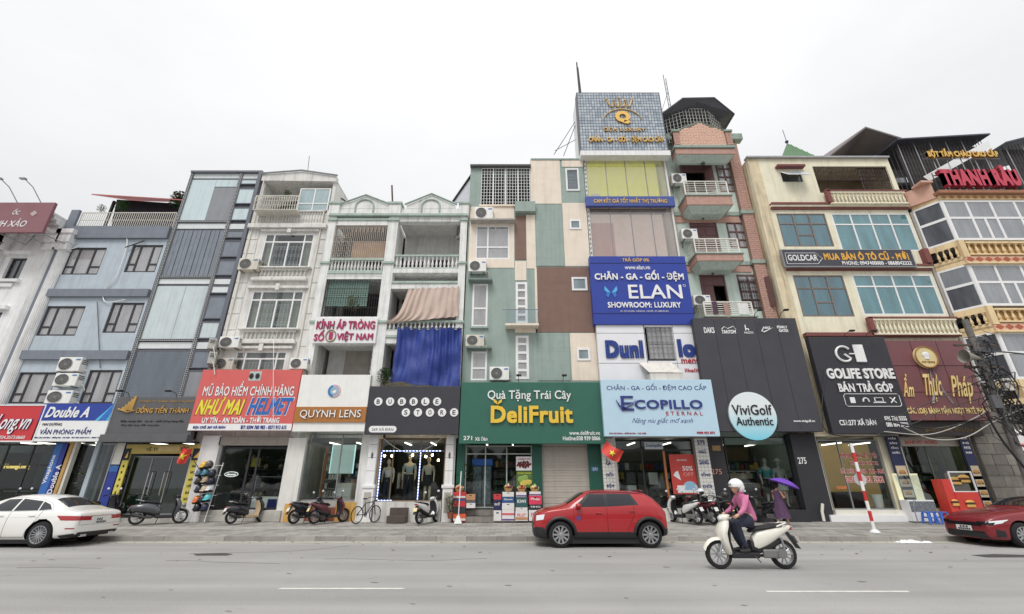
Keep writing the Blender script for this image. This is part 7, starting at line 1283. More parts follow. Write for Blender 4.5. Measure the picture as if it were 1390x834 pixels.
ds = T('reception_desk', 'dark reception desk inside the phone repair shop', 'desk', (X(1160, 675, 22.2), 22.2, .8)); box('desk_body', ds, X(1135, 675, 22), X(1180, 675, 22), 22.1, 22.6, .8, 1.45, BLK, bevel=.02); text(ds, 'GOLIFE', (X(1136, 658, 22), X(1146, 658, 22)+.2, Z(664, 22), Z(660, 22)), 22.05, mat('orange_neon', (230, 110, 50), .5, emit=.8), letters=False)
bk_ = T('white_planter', 'round white planter standing inside the phone repair window', 'planter', (X(1191, 680, 21.6), 21.6, .8), local=True); M().lathe([(.16, 0), (.24, .55), (.2, .55)], n=16).build('pot', WHT2, bk_, smooth=True)
cp = T('curved_cream_bumper', 'curved cream hose standing against the broad black pier', 'hose', (X(1116, 698, 20.6), 20.6, .32)); M().path([(X(1118, 705, 20.6), 20.6, .33), (X(1116, 695, 20.6), 20.6, .7), (X(1117, 686, 20.6), 20.6, 1.0)], .06, 8).build('pipe', CREAM, cp, smooth=True)
# bakery
def photo_strip(label, xl, xr, words_):
    t, q = strip(label, xl, xr, 592, 690, 20.75, mat('deep_navy_strip', (36, 42, 84), .5), [], name='menu_strip'); h = (q[3]-q[2])/8; wd = q[1]-q[0]
    for i, s_ in enumerate(words_): text(t, s_, (q[0]+wd*.2, q[1]-wd*.2, q[3]-h*(i*.55+.4), q[3]-h*(i*.55+.12)), 20.75, WP, depth=.005, bold=.04, letters=False)
    for i in range(4): zc = q[2]+h*(.6+i*1.15); box('food_photo', t, q[0]+.05, q[1]-.05, 20.742, 20.749, zc-.18*2, zc+.2, mat('photo_cream', (206, 190, 160), .5)); M().ball(((q[0]+q[1])/2, 20.735, zc-.05), .15, .008, .08).build('burger_print', mat('bun_brown', (196, 138, 62), .5), t); M().box((q[0]+q[1])/2-.14, (q[0]+q[1])/2+.14, 20.73, 20.7345, zc-.12, zc-.08).build('filling_print', mat('dark_filling', (84, 50, 34), .5), t)
photo_strip('navy menu strip with food photos between phone repair shop and bakery', 1216, 1233, ('HẢI', 'SẢN', 'ỐC', 'NƯỚC')); photo_strip('navy menu strip with sandwich photos at the far side of the bakery window', 1318, 1332, ('BÁNH', 'MÌ', 'PATE', 'PHÁP'))
t, q = front('bakery window with food counter and reflections', 1234, 1318, 596, 690, [0, .4, 1], [0, 1], mat('dull_green_frame', (90, 98, 84), .6), SHOPD, .05, Y=YF+.03)
shopin(t, 18.9, 21.9, .6, back=mat('olive_wall', (110, 108, 84), .8, var=.15)); box('stone_kerb', t, q[0]-.3, q[1], YF-.3, YF-.003, .29, q[2]-.004, mat('tan_step', (176, 150, 112), .85, var=.1))
t, q = strip('pale printed banner across the top of the bakery window', 1222, 1302, 594, 606, 20.9, mat('banner_grey', (166, 158, 150), .6, var=.15), [('BÁNH MỲ NÓNG', RP, .08, .62, .2, .75)], name='window_banner', cat='banner')
cs_ = T('bakery_display_case', 'cream lit bakery display case with baked goods', 'display case', (X(1250, 660, 20.55), 20.55, .36)); qq = R(1228, 640, 1263, 700, 20.4); box('case_base', cs_, qq[0], qq[1], 20.35, 20.8, .33, 1.15, WHT2, bevel=.01); box('case_photo', cs_, qq[0]+.02, qq[1]-.02, 20.338, 20.349, .7, 1.1, mat('bakery_photo', (120, 126, 130), .5, var=.5, scale=12)); box('case_back', cs_, qq[0], qq[1], 20.75, 20.8, 1.152, 2.2, mat('cream_lit_panel', (238, 230, 190), .5, emit=.3)); M().rings([[(qq[0], 20.36, 1.153), (qq[1], 20.36, 1.153), (qq[1], 20.37, 1.153), (qq[0], 20.37, 1.153)], [(qq[0], 20.7, 2.15), (qq[1], 20.7, 2.15), (qq[1], 20.71, 2.15), (qq[0], 20.71, 2.15)]]).build('slanted_glass', CLRG, cs_)
sd_ = T('red_sandwich_stand', 'red sandwich stand with burger photos and a white framed glass top', 'food stand', (X(1301, 675, 20.2), 20.2, .33)); q = R(1284, 640, 1329, 692, 20.1); zm = q[2]+(q[3]-q[2])*.45; RSD = mat('stand_red', (212, 58, 46), .45)
box('stand_body', sd_, q[0]+.3, q[1]-.1, 20.05, 20.6, .30, zm, RSD, bevel=.015); box('stand_side', sd_, q[0]-.05, q[0]+.297, 20.08, 20.6, .30, zm+.5, RSD, bevel=.015)
M().box(q[0]+.3, q[0]+.34, 20.05, 20.1, zm+.003, q[3]).box(q[1]-.14, q[1]-.1, 20.05, 20.1, zm+.003, q[3]).box(q[0]+.34, q[1]-.14, 20.05, 20.1, q[3]-.05, q[3]).box(q[0]+.34, q[1]-.14, 20.05, 20.1, zm+.003, zm+.04).build('glass_frame', WHT2, sd_); box('case_back', sd_, q[0]+.34, q[1]-.14, 20.3, 20.33, zm+.05, q[3]-.06, mat('dark_photo', (96, 100, 92), .5))
for i, (u, zc, rr, pl_) in enumerate(((.48, zm+.42, .26, 20.27), (.78, zm+.5, .26, 20.27), (.55, zm-.45, .19, 20.02), (.12, zm-.4, .14, 20.04))):
    cx = q[0]+(q[1]-q[0])*u; M().ball((cx, pl_, zc+.06), rr, .03, rr*.45, z0=0).build('bun_top', mat('bun_gold', (226, 176, 84), .5), sd_, smooth=True); M().box(cx-rr, cx+rr, pl_-.02, pl_+.02, zc-.02, zc+.055).build('patty', mat('dark_filling', (0, 0, 0)), sd_); M().box(cx-rr*.9, cx+rr*.9, pl_-.02, pl_+.02, zc-.12, zc-.024).build('bun_base', MATS['bun_gold'], sd_)
for i in range(2): box('price_card', sd_, q[0]+(q[1]-q[0])*(.5+.0*i)-.1+i*0, q[0]+(q[1]-q[0])*.5+.2, 20.03, 20.048, zm-.95, zm-.7, WHT2) if i == 0 else None
sw2 = T('grey_stone_wall', 'stained grey stone wall between the bakery and the right end house', 'wall', (X(1350, 650, 20.9), 20.9, .3)); zt_ = Z(560, 20.9); a, b = X(1333, 640, 20.9), 33
box('core', sw2, a, b, 20.75, 20.89, .3, zt_, CONCD)
mats_s = [mat('wall_stone_%d' % i, c, .95, var=.2, streak=.4, bump=.3) for i, c in enumerate([(128, 122, 114), (116, 110, 104), (140, 134, 124)])]; rnd = random.Random(5); z = .3
while z < zt_-.2:
    x = a; 
    while x < b-8: w_ = rnd.uniform(.5, .95); box('stone', sw2, x+.01, x+w_-.01, 20.70+rnd.uniform(0, .02), 20.748, z+.01, z+.44, rnd.choice(mats_s)); x += w_
    z += .45
t, q = strip('white notice board with black and red print at the far right edge', 1374, 1392, 583, 612, 20.5, WHT2, [('24H', BLKP, .1, .4, .12, .3), ('KTV', BLKP, .1, .5, .36, .5), ('0986', RED, .3, .9, .66, .86)], name='notice_board')
# ================================================================= VEHICLES
from mathutils.bvhtree import BVHTree
CARG = mat('car_window_tint', (30, 34, 40), .04, var=0, coat=.3); TRIM = mat('black_car_trim', (36, 36, 40), .5, var=.05); TYRE = mat('tyre', (34, 33, 34), .9, var=.1); TAIL = mat('tail_lamp_red', (170, 24, 34), .15, var=0, coat=.6); HEADL = mat('head_lamp', (226, 230, 236), .08, var=0, coat=.8)
RIM = mat('alloy_rim', (186, 188, 192), .28, metal=.8, var=.03); PLT = mat('plate_white', (226, 226, 222), .5, var=0); SEAM = mat('panel_gap', (26, 20, 22), .8, var=0)
def wheel(par, x, y, r, wd, side, nspoke, spm=None, blade=.05):
    t = M().lathe([(r*.66, -wd/2), (r*.9, -wd/2), (r*.985, -wd*.36), (r, -wd*.2), (r, wd*.2), (r*.985, wd*.36), (r*.9, wd/2), (r*.66, wd/2)], n=32, axis='y', caps=False).build('wheel', TYRE, par, smooth=50, loc=(x, y, r))
    s = side; M().lathe([(r*.68, s*wd*.44), (r*.69, s*wd*.52), (r*.64, s*wd*.52), (r*.6, s*wd*.2), (r*.58, -s*wd*.2)], n=32, axis='y', caps=False).build('rim', spm or RIM, t, smooth=40)
    M().lathe([(r*.62, s*wd*.12), (r*.62, s*wd*.10)], n=24, axis='y').build('brake_disc', mat('brake_dark', (50, 50, 52), .6), t)
    sp = M(); hb = r*.14
    for i in range(nspoke):
        a = 2*math.pi*i/nspoke; d = Vector((math.cos(a), 0, math.sin(a))); e = Vector((-math.sin(a), 0, math.cos(a))); o0 = Vector((0, -s*wd*.42, 0)); o1 = Vector((0, -s*wd*.34, 0)); b0, b1 = blade*.8, blade
        sp.rings([[d*hb*.6+e*b0+o0, d*hb*.6-e*b0+o0, d*hb*.6-e*b0+o1, d*hb*.6+e*b0+o1], [d*r*.66+e*b1+o0, d*r*.66-e*b1+o0, d*r*.66-e*b1+o1, d*r*.66+e*b1+o1]])
    sp.build('spokes', spm or RIM, t, kind=None); M().lathe([(hb, s*wd*.3), (hb, s*wd*.5), (hb*.6, s*wd*.53)], n=12, axis='y').build('hub_cap', spm or RIM, t)
    return t
def car(name, label, cat, loc, st, wx, wr, paint, rot=0, nsp=10, blade=.05, clad=None, arch=.065):
    t = T(name, label, cat, loc, rot, local=True); rs = []
    for (x, zb, hw, hs, zs, hr, ze, zr) in st:
        h = [(0, zb), (hw*.8, zb), (hw*.965, zb+.05), (hw, zb+.28*(zs-zb)), (hw, zb+.68*(zs-zb)), (hs+.3*(hw-hs), zs-.05*(zs-zb)), (hs, zs), ((hs+hr)/2+.012, (zs+ze)/2), (hr, ze), (hr*.6, zr-.25*(zr-ze)), (0, zr)]
        rs.append([(x, -a, b) for a, b in h]+[(x, a, b) for a, b in h[1:-1][::-1]])
    me = M().rings(rs).mesh('body', paint); o = bpy.data.objects.new('tmp', me); C.objects.link(o); ss = o.modifiers.new('s', 'SUBSURF'); ss.levels = 2; ss.render_levels = 2
    cut = M(); hw = max(s[2] for s in st)
    for x in wx:
        for s in (-1, 1): cut.lathe([(wr+arch, -(s*hw*1.3)), (wr+arch, -(s*(hw-.3)))], (x, 0, wr), 28, axis='y')
    co = bpy.data.objects.new('cut', cut.mesh('cut', TRIM)); C.objects.link(co); bo = o.modifiers.new('b', 'BOOLEAN'); bo.object = co; bo.operation = 'DIFFERENCE'; bo.solver = 'EXACT'
    dg = bpy.context.evaluated_depsgraph_get(); dg.update(); m2 = bpy.data.meshes.new_from_object(o.evaluated_get(dg)); bpy.data.objects.remove(o); bpy.data.objects.remove(co)
    m2.materials.clear(); m2.materials.append(paint); m2.materials.append(TRIM)
    for p in m2.polygons:
        c = p.center; inw = any(math.hypot(c.x-x, c.z-wr) < wr+arch+.004 for x in wx); p.material_index = 1 if (inw or (clad and c.z < clad(c.x))) else 0; p.use_smooth = True
    m2.set_sharp_from_angle(angle=math.radians(38)); body = link('body', m2, t)
    bv = BVHTree.FromPolygons([v.co.copy() for v in m2.vertices], [tuple(p.vertices) for p in m2.polygons])
    def hit(a, b, ax, off=.006):
        if ax == 'l': o_, d = Vector((a, -3, b)), Vector((0, 1, 0))
        elif ax == 'r': o_, d = Vector((a, 3, b)), Vector((0, -1, 0))
        elif ax == 't': o_, d = Vector((a, b, 4)), Vector((0, 0, -1))
        elif ax == 'f': o_, d = Vector((-6, a, b)), Vector((1, 0, 0))
        else: o_, d = Vector((6, a, b)), Vector((-1, 0, 0))
        p, n, i, ds = bv.ray_cast(o_, d)
        if p is None: return None
        if n.dot(d) > 0: n = -n
        return p+n*off
    def patch(nm, q, ax, m, off=.006, n=10, k=8):
        for s in ((ax,) if ax in 'tfb' else ('l', 'r')):
            mb = M(); ids = {}
            for j in range(k+1):
                for i in range(n+1):
                    u, v = i/n, j/k; a = (q[0][0]*(1-u)+q[1][0]*u)*(1-v)+(q[3][0]*(1-u)+q[2][0]*u)*v; b = (q[0][1]*(1-u)+q[1][1]*u)*(1-v)+(q[3][1]*(1-u)+q[2][1]*u)*v; p = hit(a, b, s, off)
                    if p is not None: ids[(i, j)] = len(mb.v); mb.v.append(tuple(p))
            for j in range(k):
                for i in range(n):
                    c = [(i, j), (i+1, j), (i+1, j+1), (i, j+1)]
                    if all(x in ids for x in c): mb.f.append(tuple(ids[x] for x in c)); mb.k.append(0)
            if mb.f: mb.build(nm, m, t, smooth=60)
    def seam(nm, pts, ax, m=SEAM, r=.005, n=10):
        for s in ((ax,) if ax in 'tfb' else ('l', 'r')):
            ps = []
            for (a0, b0), (a1, b1) in zip(pts, pts[1:]):
                for i in range(n): p = hit(a0+(a1-a0)*i/n, b0+(b1-b0)*i/n, s, .001); ps += [p] if p is not None else []
            p = hit(*pts[-1], s, .001); ps += [p] if p is not None else []
            if len(ps) > 1: M().path(ps, r, 4).build(nm, m, t)
    for x in wx:
        for s in (-1, 1): wheel(t, x, s*(hw-.12), wr, .22, -s, nsp, blade=blade)
    M().box(wx[0]+.1, wx[1]-.1, -hw*.86, hw*.86, .11, .32).build('underbody_shade_box', TRIM, t)  # box made wide and low to deepen the shadow under the car
    return t, hit, patch, seam
# ---- red crossover
RP_ = mat('red_car_paint', (170, 9, 22), .3, var=.02, coat=.6); hw = .86
st = [(-.80, .32, .50, .46, .70, .40, .74, .76), (-.78, .26, .60, .56, .80, .50, .84, .85), (-.62, .22, .78, .72, .93, .60, .97, .99), (-.3, .20, .84, .78, 1.01, .62, 1.05, 1.08), (.05, .20, .86, .80, 1.05, .66, 1.10, 1.14), (.22, .20, .86, .81, 1.06, .68, 1.14, 1.18), (.55, .20, .86, .815, 1.07, .68, 1.36, 1.42), (.82, .20, .86, .815, 1.08, .665, 1.50, 1.555), (1.2, .20, .86, .815, 1.09, .66, 1.535, 1.59), (1.8, .20, .86, .815, 1.11, .655, 1.535, 1.59), (2.3, .20, .865, .82, 1.14, .64, 1.50, 1.56), (2.62, .22, .87, .81, 1.17, .62, 1.49, 1.55), (2.85, .24, .87, .79, 1.16, .62, 1.38, 1.43), (3.05, .27, .85, .78, 1.10, .61, 1.22, 1.25), (3.2, .30, .80, .74, .98, .60, 1.04, 1.06), (3.25, .34, .72, .68, .86, .56, .90, .92)]
cx0 = X(761.5, 727, 14.75)
t, hit, patch, seam = car('red_crossover', 'red crossover car parked at the kerb in front of the green fruit shop', 'car', (cx0, 15.62, 0), st, (0, 2.66), .355, RP_, clad=lambda x: .40 if .3 < x < 2.3 else (.5 if x > 2.9 or x < -.4 else .45), nsp=10, blade=.028)
for q, nm in ((((.62, 1.115), (1.36, 1.125), (1.36, 1.46), (.93, 1.44)), 'side_window'), (((1.48, 1.13), (2.26, 1.19), (2.16, 1.45), (1.48, 1.465)), 'side_window')): patch(nm, q, 'l', CARG)
patch('window_surround', ((.44, 1.10), (1.46, 1.115), (1.46, 1.49), (.88, 1.475)), 'l', TRIM, .003); patch('window_surround', ((1.46, 1.115), (2.4, 1.16), (2.2, 1.47), (1.46, 1.49)), 'l', TRIM, .003)
patch('windscreen', ((.26, -.6), (.26, .6), (.78, .55), (.78, -.55)), 't', CARG); patch('rear_window', ((2.72, -.5), (2.72, .5), (3.02, .54), (3.02, -.54)), 't', CARG)
for s in ('l', 'r'):
    pass
seam('door_gap', [(.42, 1.08), (.40, .5), (.46, .38)], 'l'); seam('door_gap', [(1.42, 1.1), (1.42, .38)], 'l'); seam('door_gap', [(2.25, 1.15), (2.22, .85), (2.05, .6), (2.0, .38)], 'l'); seam('sill_line', [(.46, .42), (2.1, .42)], 'l', TRIM, .01); seam('shoulder_line', [(.1, .93), (1.0, .90), (2.0, .92), (2.6, .98)], 'l', RP_, .006)
for x, z in ((1.17, .94), (2.16, .99)):
    for s in ('l', 'r'): p = hit(x, z, s, .02); M().path([p+Vector((-.09, 0, 0)), p+Vector((.09, 0, 0))], .015, 6).build('door_handle', RP_, t, smooth=True)
for s in (-1, 1): p = hit(.58, 1.09, 'l' if s < 0 else 'r', 0); M().ball(p+Vector((-.02, s*.12, .05)), .10, .09, .075, 12, 6).build('wing_mirror', RP_, t, smooth=True); M().tube(p, p+Vector((0, s*.1, .02)), .025).build('mirror_arm', TRIM, t)
for xw in (0, 2.66):
    for s in (-1, 1):
        ps = [hit(xw+.455*math.cos(a), .355+.455*math.sin(a), 'l' if s < 0 else 'r', .008) for a in [math.radians(8+i*164/18) for i in range(19)]]; ps = [p for p in ps if p is not None]; M().path(ps, .045, 6).build('arch_cladding', TRIM, t, smooth=True)
patch('head_lamp', ((-.72, .72), (-.50, .76), (-.46, .90), (-.70, .86)), 'l', HEADL, .008); patch('fog_recess', ((-.76, .40), (-.5, .40), (-.5, .55), (-.76, .55)), 'l', TRIM); patch('tail_lamp', ((2.98, .80), (3.14, .78), (3.12, .92), (2.9, .98)), 'l', TAIL, .008); patch('tail_lamp', ((-.7, .86), (-.35, .88), (-.35, .98), (-.7, 1.0)), 'b', TAIL); patch('roof_rail', ((.95, -.62), (2.5, -.60), (2.5, -.57), (.95, -.59)), 't', TRIM, .01)
patch('grille', ((-.45, .42), (.45, .42), (.5, .68), (-.5, .68)), 'f', TRIM); M().ball((2.66-.05, 0, 1.56), .16, .5, .02, 12, 4).build('roof_spoiler', RP_, t, smooth=True)
st_ = hit(.55, .80, 'l', .009); M().lathe([(.075, .004), (.075, 0)], tuple(st_), 16, axis='y').build('door_sticker', mat('sticker_violet', (96, 60, 120), .5), t)
# ---- white saloon
WP_ = mat('white_car_paint', (236, 235, 230), .25, var=.02, coat=1.0)
st = [(-.86, .30, .55, .5, .62, .40, .66, .68), (-.82, .22, .68, .6, .74, .5, .78, .79), (-.4, .18, .88, .8, .86, .6, .90, .92), (.3, .18, .92, .84, .92, .64, .97, 1.0), (.75, .18, .92, .85, .94, .66, 1.02, 1.05), (1.2, .18, .92, .85, .95, .62, 1.25, 1.30), (1.6, .18, .92, .85, .955, .58, 1.38, 1.44), (2.1, .18, .92, .85, .96, .57, 1.42, 1.48), (2.6, .18, .92, .85, .965, .57, 1.40, 1.46), (3.0, .18, .92, .85, .98, .57, 1.31, 1.37), (3.35, .20, .92, .845, 1.0, .58, 1.16, 1.20), (3.62, .22, .91, .83, .99, .60, 1.05, 1.08), (3.95, .24, .88, .80, .96, .62, 1.0, 1.03), (4.08, .28, .84, .76, .92, .62, .95, .97), (4.13, .34, .74, .68, .82, .58, .86, .87)]
xr_ = X(51.5, 726, 14.75)
t, hit, patch, seam = car('white_saloon', 'white saloon car parked at the kerb before the blue house', 'car', (xr_-3.15, 15.66, 0), st, (0, 3.15), .355, WP_, nsp=16, blade=.014)
for q in (((1.25, .985), (2.02, .995), (2.02, 1.33), (1.62, 1.31)), ((2.08, .995), (2.80, 1.01), (2.72, 1.26), (2.08, 1.33)), ((2.84, 1.01), (3.2, 1.035), (3.0, 1.17), (2.76, 1.25))): patch('side_window', q, 'l', CARG)
for pts in ([(1.2, .965), (3.28, 1.01)], [(3.28, 1.01), (3.05, 1.19), (2.7, 1.31), (2.0, 1.37), (1.6, 1.35), (1.15, .97)]): seam('window_chrome', pts, 'l', CHROME, .009)
patch('rear_window', ((2.98, -.50), (2.98, .50), (3.52, .60), (3.52, -.60)), 't', CARG); patch('windscreen', ((.84, -.6), (.84, .6), (1.5, .52), (1.5, -.52)), 't', CARG)
seam('door_gap', [(2.05, .98), (2.05, .3)], 'l'); seam('door_gap', [(3.0, 1.0), (2.92, .75), (2.75, .5), (2.7, .3)], 'l'); seam('shoulder_line', [(.3, .80), (2.0, .82), (3.6, .84)], 'l', WP_, .006); seam('sill_line', [(.5, .29), (2.7, .29)], 'l', SEAM, .006)
for x in (1.8, 2.75):
    for s in ('l', 'r'): p = hit(x, .865, s, .02); M().path([p+Vector((-.1, 0, 0)), p+Vector((.1, 0, 0))], .015, 6).build('door_handle', WP_, t, smooth=True)
patch('tail_lamp', ((3.66, .74), (4.125, .73), (4.12, .85), (3.5, .865)), 'l', TAIL, .008); patch('tail_lamp', ((-.86, .73), (-.38, .72), (-.38, .83), (-.86, .85)), 'b', TAIL, .008); patch('tail_lamp', ((.38, .72), (.86, .73), (.86, .85), (.38, .83)), 'b', TAIL, .008)
seam('boot_chrome', [(-.42, .84), (.42, .84)], 'b', CHROME, .012); patch('number_plate', ((-.22, .60), (.22, .60), (.22, .78), (-.22, .78)), 'b', PLT, .01); seam('boot_gap', [(-.7, .88), (-.74, .6), (.74, .6), (.7, .88)], 'b', SEAM, .004)
p = hit(0, .72, 'b', .014); pl = M(); [pl.box(p.x, p.x+.004, -.17+i*.075, -.13+i*.075, .70, .76) for i in range(3)]; [pl.box(p.x, p.x+.004, -.17+i*.06, -.135+i*.06, .62, .68) for i in range(6)]; pl.build('plate_characters', BLKP, t, kind='stuff')
patch('rear_diffuser', ((-.78, .27), (.78, .27), (.7, .40), (-.7, .40)), 'b', TRIM, .012); patch('rear_diffuser', ((3.75, .26), (4.1, .30), (4.08, .38), (3.7, .33)), 'l', TRIM, .01); patch('reflector', ((3.86, .50), (4.08, .50), (4.08, .53), (3.86, .53)), 'l', TAIL, .008); patch('reflector', ((.52, .5), (.78, .5), (.78, .53), (.52, .53)), 'b', TAIL, .012)
for s in (-1, 1): M().box(4.08, 4.15, s*.5-.1, s*.5+.1, .27, .34).build('exhaust_trim', CHROME, t, bevel=.01)
# ---- dark red saloon, front view
DR_ = mat('crimson_car_paint', (128, 16, 28), .28, var=.02, coat=.6)
st = [(-.88, .26, .66, .6, .60, .52, .66, .68), (-.84, .20, .78, .72, .72, .6, .77, .78), (-.6, .17, .87, .8, .82, .64, .87, .88), (-.2, .16, .91, .83, .90, .68, .95, .97), (.3, .16, .92, .85, .95, .70, 1.0, 1.03), (.65, .16, .92, .86, .96, .70, 1.04, 1.07), (1.1, .16, .92, .86, .97, .62, 1.26, 1.31), (1.5, .16, .92, .86, .98, .58, 1.36, 1.42), (2.1, .16, .92, .86, .98, .57, 1.38, 1.44), (2.7, .16, .92, .86, .99, .57, 1.32, 1.38), (3.2, .18, .92, .85, 1.0, .6, 1.18, 1.2), (3.5, .24, .88, .8, .96, .6, 1.05, 1.07), (3.66, .3, .8, .7, .86, .55, .9, .92)]
xf = X(1391, 724, 14.7)
t, hit, patch, seam = car('crimson_saloon', 'crimson saloon car cut by the right end of the view with its plated front showing', 'car', (xf, 15.62, 0), st, (0, 2.7), .34, DR_, nsp=10, blade=.03)
patch('windscreen', ((.72, -.68), (.72, .68), (1.4, .54), (1.4, -.54)), 't', CARG); patch('side_window', ((1.0, 1.0), (2.0, 1.01), (1.95, 1.31), (1.45, 1.31)), 'l', CARG); patch('side_window', ((2.06, 1.01), (3.0, 1.02), (2.7, 1.28), (2.06, 1.31)), 'l', CARG)
GRL = mat('gloss_black_grille', (24, 24, 28), .25, var=.1); patch('upper_grille', ((-.55, .56), (.55, .56), (.62, .66), (-.62, .66)), 'f', GRL, .01); patch('lower_grille', ((-.68, .24), (.68, .24), (.6, .42), (-.6, .42)), 'f', GRL, .012); patch('number_plate', ((-.26, .42), (.26, .42), (.26, .56), (-.26, .56)), 'f', PLT, .02)
p = hit(0, .49, 'f', .026); pl = M(); [pl.box(p.x-.004, p.x, -.14+i*.1, -.08+i*.1, .50, .545) for i in range(3)]; [pl.box(p.x-.004, p.x, -.2+i*.07, -.155+i*.07, .435, .48) for i in range(6)]; pl.build('plate_characters', BLKP, t, kind='stuff')
patch('head_lamp', ((-.80, .60), (-.46, .62), (-.46, .69), (-.82, .70)), 'f', GRL, .012); patch('head_lamp', ((.46, .62), (.80, .60), (.82, .70), (.46, .69)), 'f', GRL, .012); patch('head_lamp', ((-.84, .60), (-.50, .66), (-.30, .76), (-.82, .70)), 'l', HEADL, .009)
patch('light_strip', ((-.84, .655), (-.36, .72), (-.30, .75), (-.82, .69)), 'l', WP, .013); patch('bumper_vent', ((-.74, .28), (-.5, .30), (-.5, .44), (-.72, .5)), 'l', TRIM, .008)
seam('bonnet_crease', [(-.7, -.45), (.6, -.6)], 't', DR_, .006); seam('bonnet_crease', [(-.7, .45), (.6, .6)], 't', DR_, .006); seam('door_gap', [(.6, .95), (.56, .3)], 'l')
# ================================================================= SCOOTERS
def loft(sts, n=12, axis='x', p=2.6):
    rs = []
    for s in sts:
        c, a, b, ha, hb = s; ring = []
        for i in range(n):
            th = 2*math.pi*i/n; ca, sa = math.cos(th), math.sin(th); u = math.copysign(abs(ca)**(2/p), ca)*ha; v = math.copysign(abs(sa)**(2/p), sa)*hb
            ring.append((c, a+u, b+v) if axis == 'x' else (a+v, u+0*b if b is None else b+u, c))
        rs.append(ring)
    return M().rings(rs)
BKP = mat('black_scooter_plastic', (36, 36, 40), .45, var=.05); SEATM = mat('scooter_seat', (40, 38, 40), .7, var=.08)
def scooter(label, loc, rot, paint, accent=None, style=0, scale=1.0, inner=None, plate=PLT, cheap=False, lean=0.0):
    inner = inner or BKP; t = T('scooter', label, 'scooter', loc, rot, local=True, group=None if not cheap else None); t.scale = (scale,)*3; t.rotation_euler = (lean, 0, rot); r = .262 if style != 1 else .245; xw = .64
    for x in (xw, -xw):
        w_ = M().lathe([(r*.72, -.045), (r*.93, -.045), (r, -.02), (r, .02), (r*.93, .045), (r*.72, .045)], n=26, axis='y', caps=False).build('front_wheel' if x > 0 else 'rear_wheel', TYRE, t, smooth=50, loc=(x, 0, r)); M().lathe([(r*.76, -.035), (r*.76, .035), (r*.68, .035), (r*.68, -.035)], n=26, axis='y', caps=False).build('rim', RIM, w_, smooth=40)
        sp = M(); [sp.tube((0, .02*(-1)**i, 0), (r*.7*math.cos(i*math.pi/5), 0, r*.7*math.sin(i*math.pi/5)), .014, 5) for i in range(10)]; sp.lathe([(.045, -.05), (.045, .05)], n=10, axis='y'); sp.build('spokes', RIM, w_)
    fd = M(); n = 9
    rs = []
    for i in range(n): a = math.radians(20+i*150/(n-1)); rr = r+.045; rs.append([(xw+rr*math.cos(a), y*(.085 if abs(y) == 1 else .05), r+rr*math.sin(a)-(.05 if abs(y) == 1 else 0)) for y in (-1, -.5, .5, 1)])
    fd.rings(rs, closed=False, caps=False).build('front_fender', paint, t, smooth=True); M().tube((xw, -.06, r), (.50, -.055, .62), .02).tube((xw, .06, r), (.50, .055, .62), .02).build('fork', RIM, t, smooth=True)
    z = lambda *a: a
    loft([z(.26, .42, 0, .10, .05), z(.36, .47, 0, .16, .06), z(.5, .515, 0, .19, .08), z(.64, .53, 0, .20, .09), z(.76, .48, 0, .19, .09), z(.86, .43, 0, .14, .07), z(.90, .41, 0, .08, .05)], axis='z').build('front_shield', paint, t, smooth=True)
    loft([z(.28, .38, 0, .15, .03), z(.5, .435, 0, .17, .03), z(.72, .40, 0, .15, .03), z(.84, .36, 0, .1, .03)], axis='z').build('inner_shield', inner, t, smooth=True)
    loft([z(.53, 0, .90, .03, .02), z(.50, 0, .91, .11, .05), z(.43, 0, .92, .15, .065), z(.35, 0, .93, .12, .055), z(.28, 0, .92, .05, .03)]).build('headlight_cowl', paint if style != 1 else BKP, t, smooth=True)
    M().ball((.515, 0, .905), .03, .085, .04, 10, 6).build('headlight', HEADL, t, smooth=True)
    M().path([(.30, -.36, .92), (.33, -.2, .96), (.38, 0, .93), (.33, .2, .96), (.30, .36, .92)], .014, 6).build('handlebar', BLK, t, smooth=True)
    for s in (-1, 1):
        M().tube((.28, s*.38, .915), (.32, s*.26, .945), .021, 8).build('grip', RUBBER, t); M().path([(.35, s*.22, .96), (.36, s*.27, 1.08), (.35, s*.30, 1.15)], .008, 5).build('mirror_stem', BLK, t); m_ = M().ball((.345, s*.32, 1.18), .02, .065, .045, 10, 6).build('mirror', mat('mirror_back', (212, 214, 222), .15) if not style else BLK, t, smooth=True)
    M().box(-.12, .42, -.14, .14, .20, .30).build('floorboard', inner, t, bevel=.02)
    loft([z(-.06, 0, .42, .10, .15), z(-.16, 0, .50, .13, .19), z(-.34, 0, .57, .15, .17), z(-.54, 0, .64, .145, .12), z(-.72, 0, .70, .11, .075), z(-.86, 0, .745, .06, .035)] if style != 1 else [z(-.02, 0, .42, .12, .14), z(-.2, 0, .50, .17, .19), z(-.45, 0, .54, .21, .18), z(-.68, 0, .54, .19, .15), z(-.84, 0, .55, .12, .10), z(-.90, 0, .55, .06, .05)]).build('rear_body', paint, t, smooth=True)
    loft([z(.0, 0, .40, .095, .12), z(-.14, 0, .36, .11, .10), z(-.38, 0, .42, .12, .08), z(-.6, 0, .50, .1, .06)]).build('under_panel', BKP, t, smooth=True)
    loft([z(-.04, 0, .67, .09, .03), z(-.14, 0, .715, .125, .045), z(-.34, 0, .735, .135, .045), z(-.52, 0, .765, .13, .045), z(-.68, 0, .785, .09, .035), z(-.72, 0, .785, .05, .02)]).build('seat', accent or SEATM, t, smooth=True)
    M().path([(-.55, -.12, .76), (-.74, -.115, .82), (-.82, 0, .83), (-.74, .115, .82), (-.55, .12, .76)], .016, 6).build('grab_rail', STEEL if style != 2 else paint, t, smooth=True)
    M().ball((-.865 if style != 1 else -.885, 0, .72 if style != 1 else .62), .035, .08, .035, 10, 6).build('tail_light', TAIL, t, smooth=True)
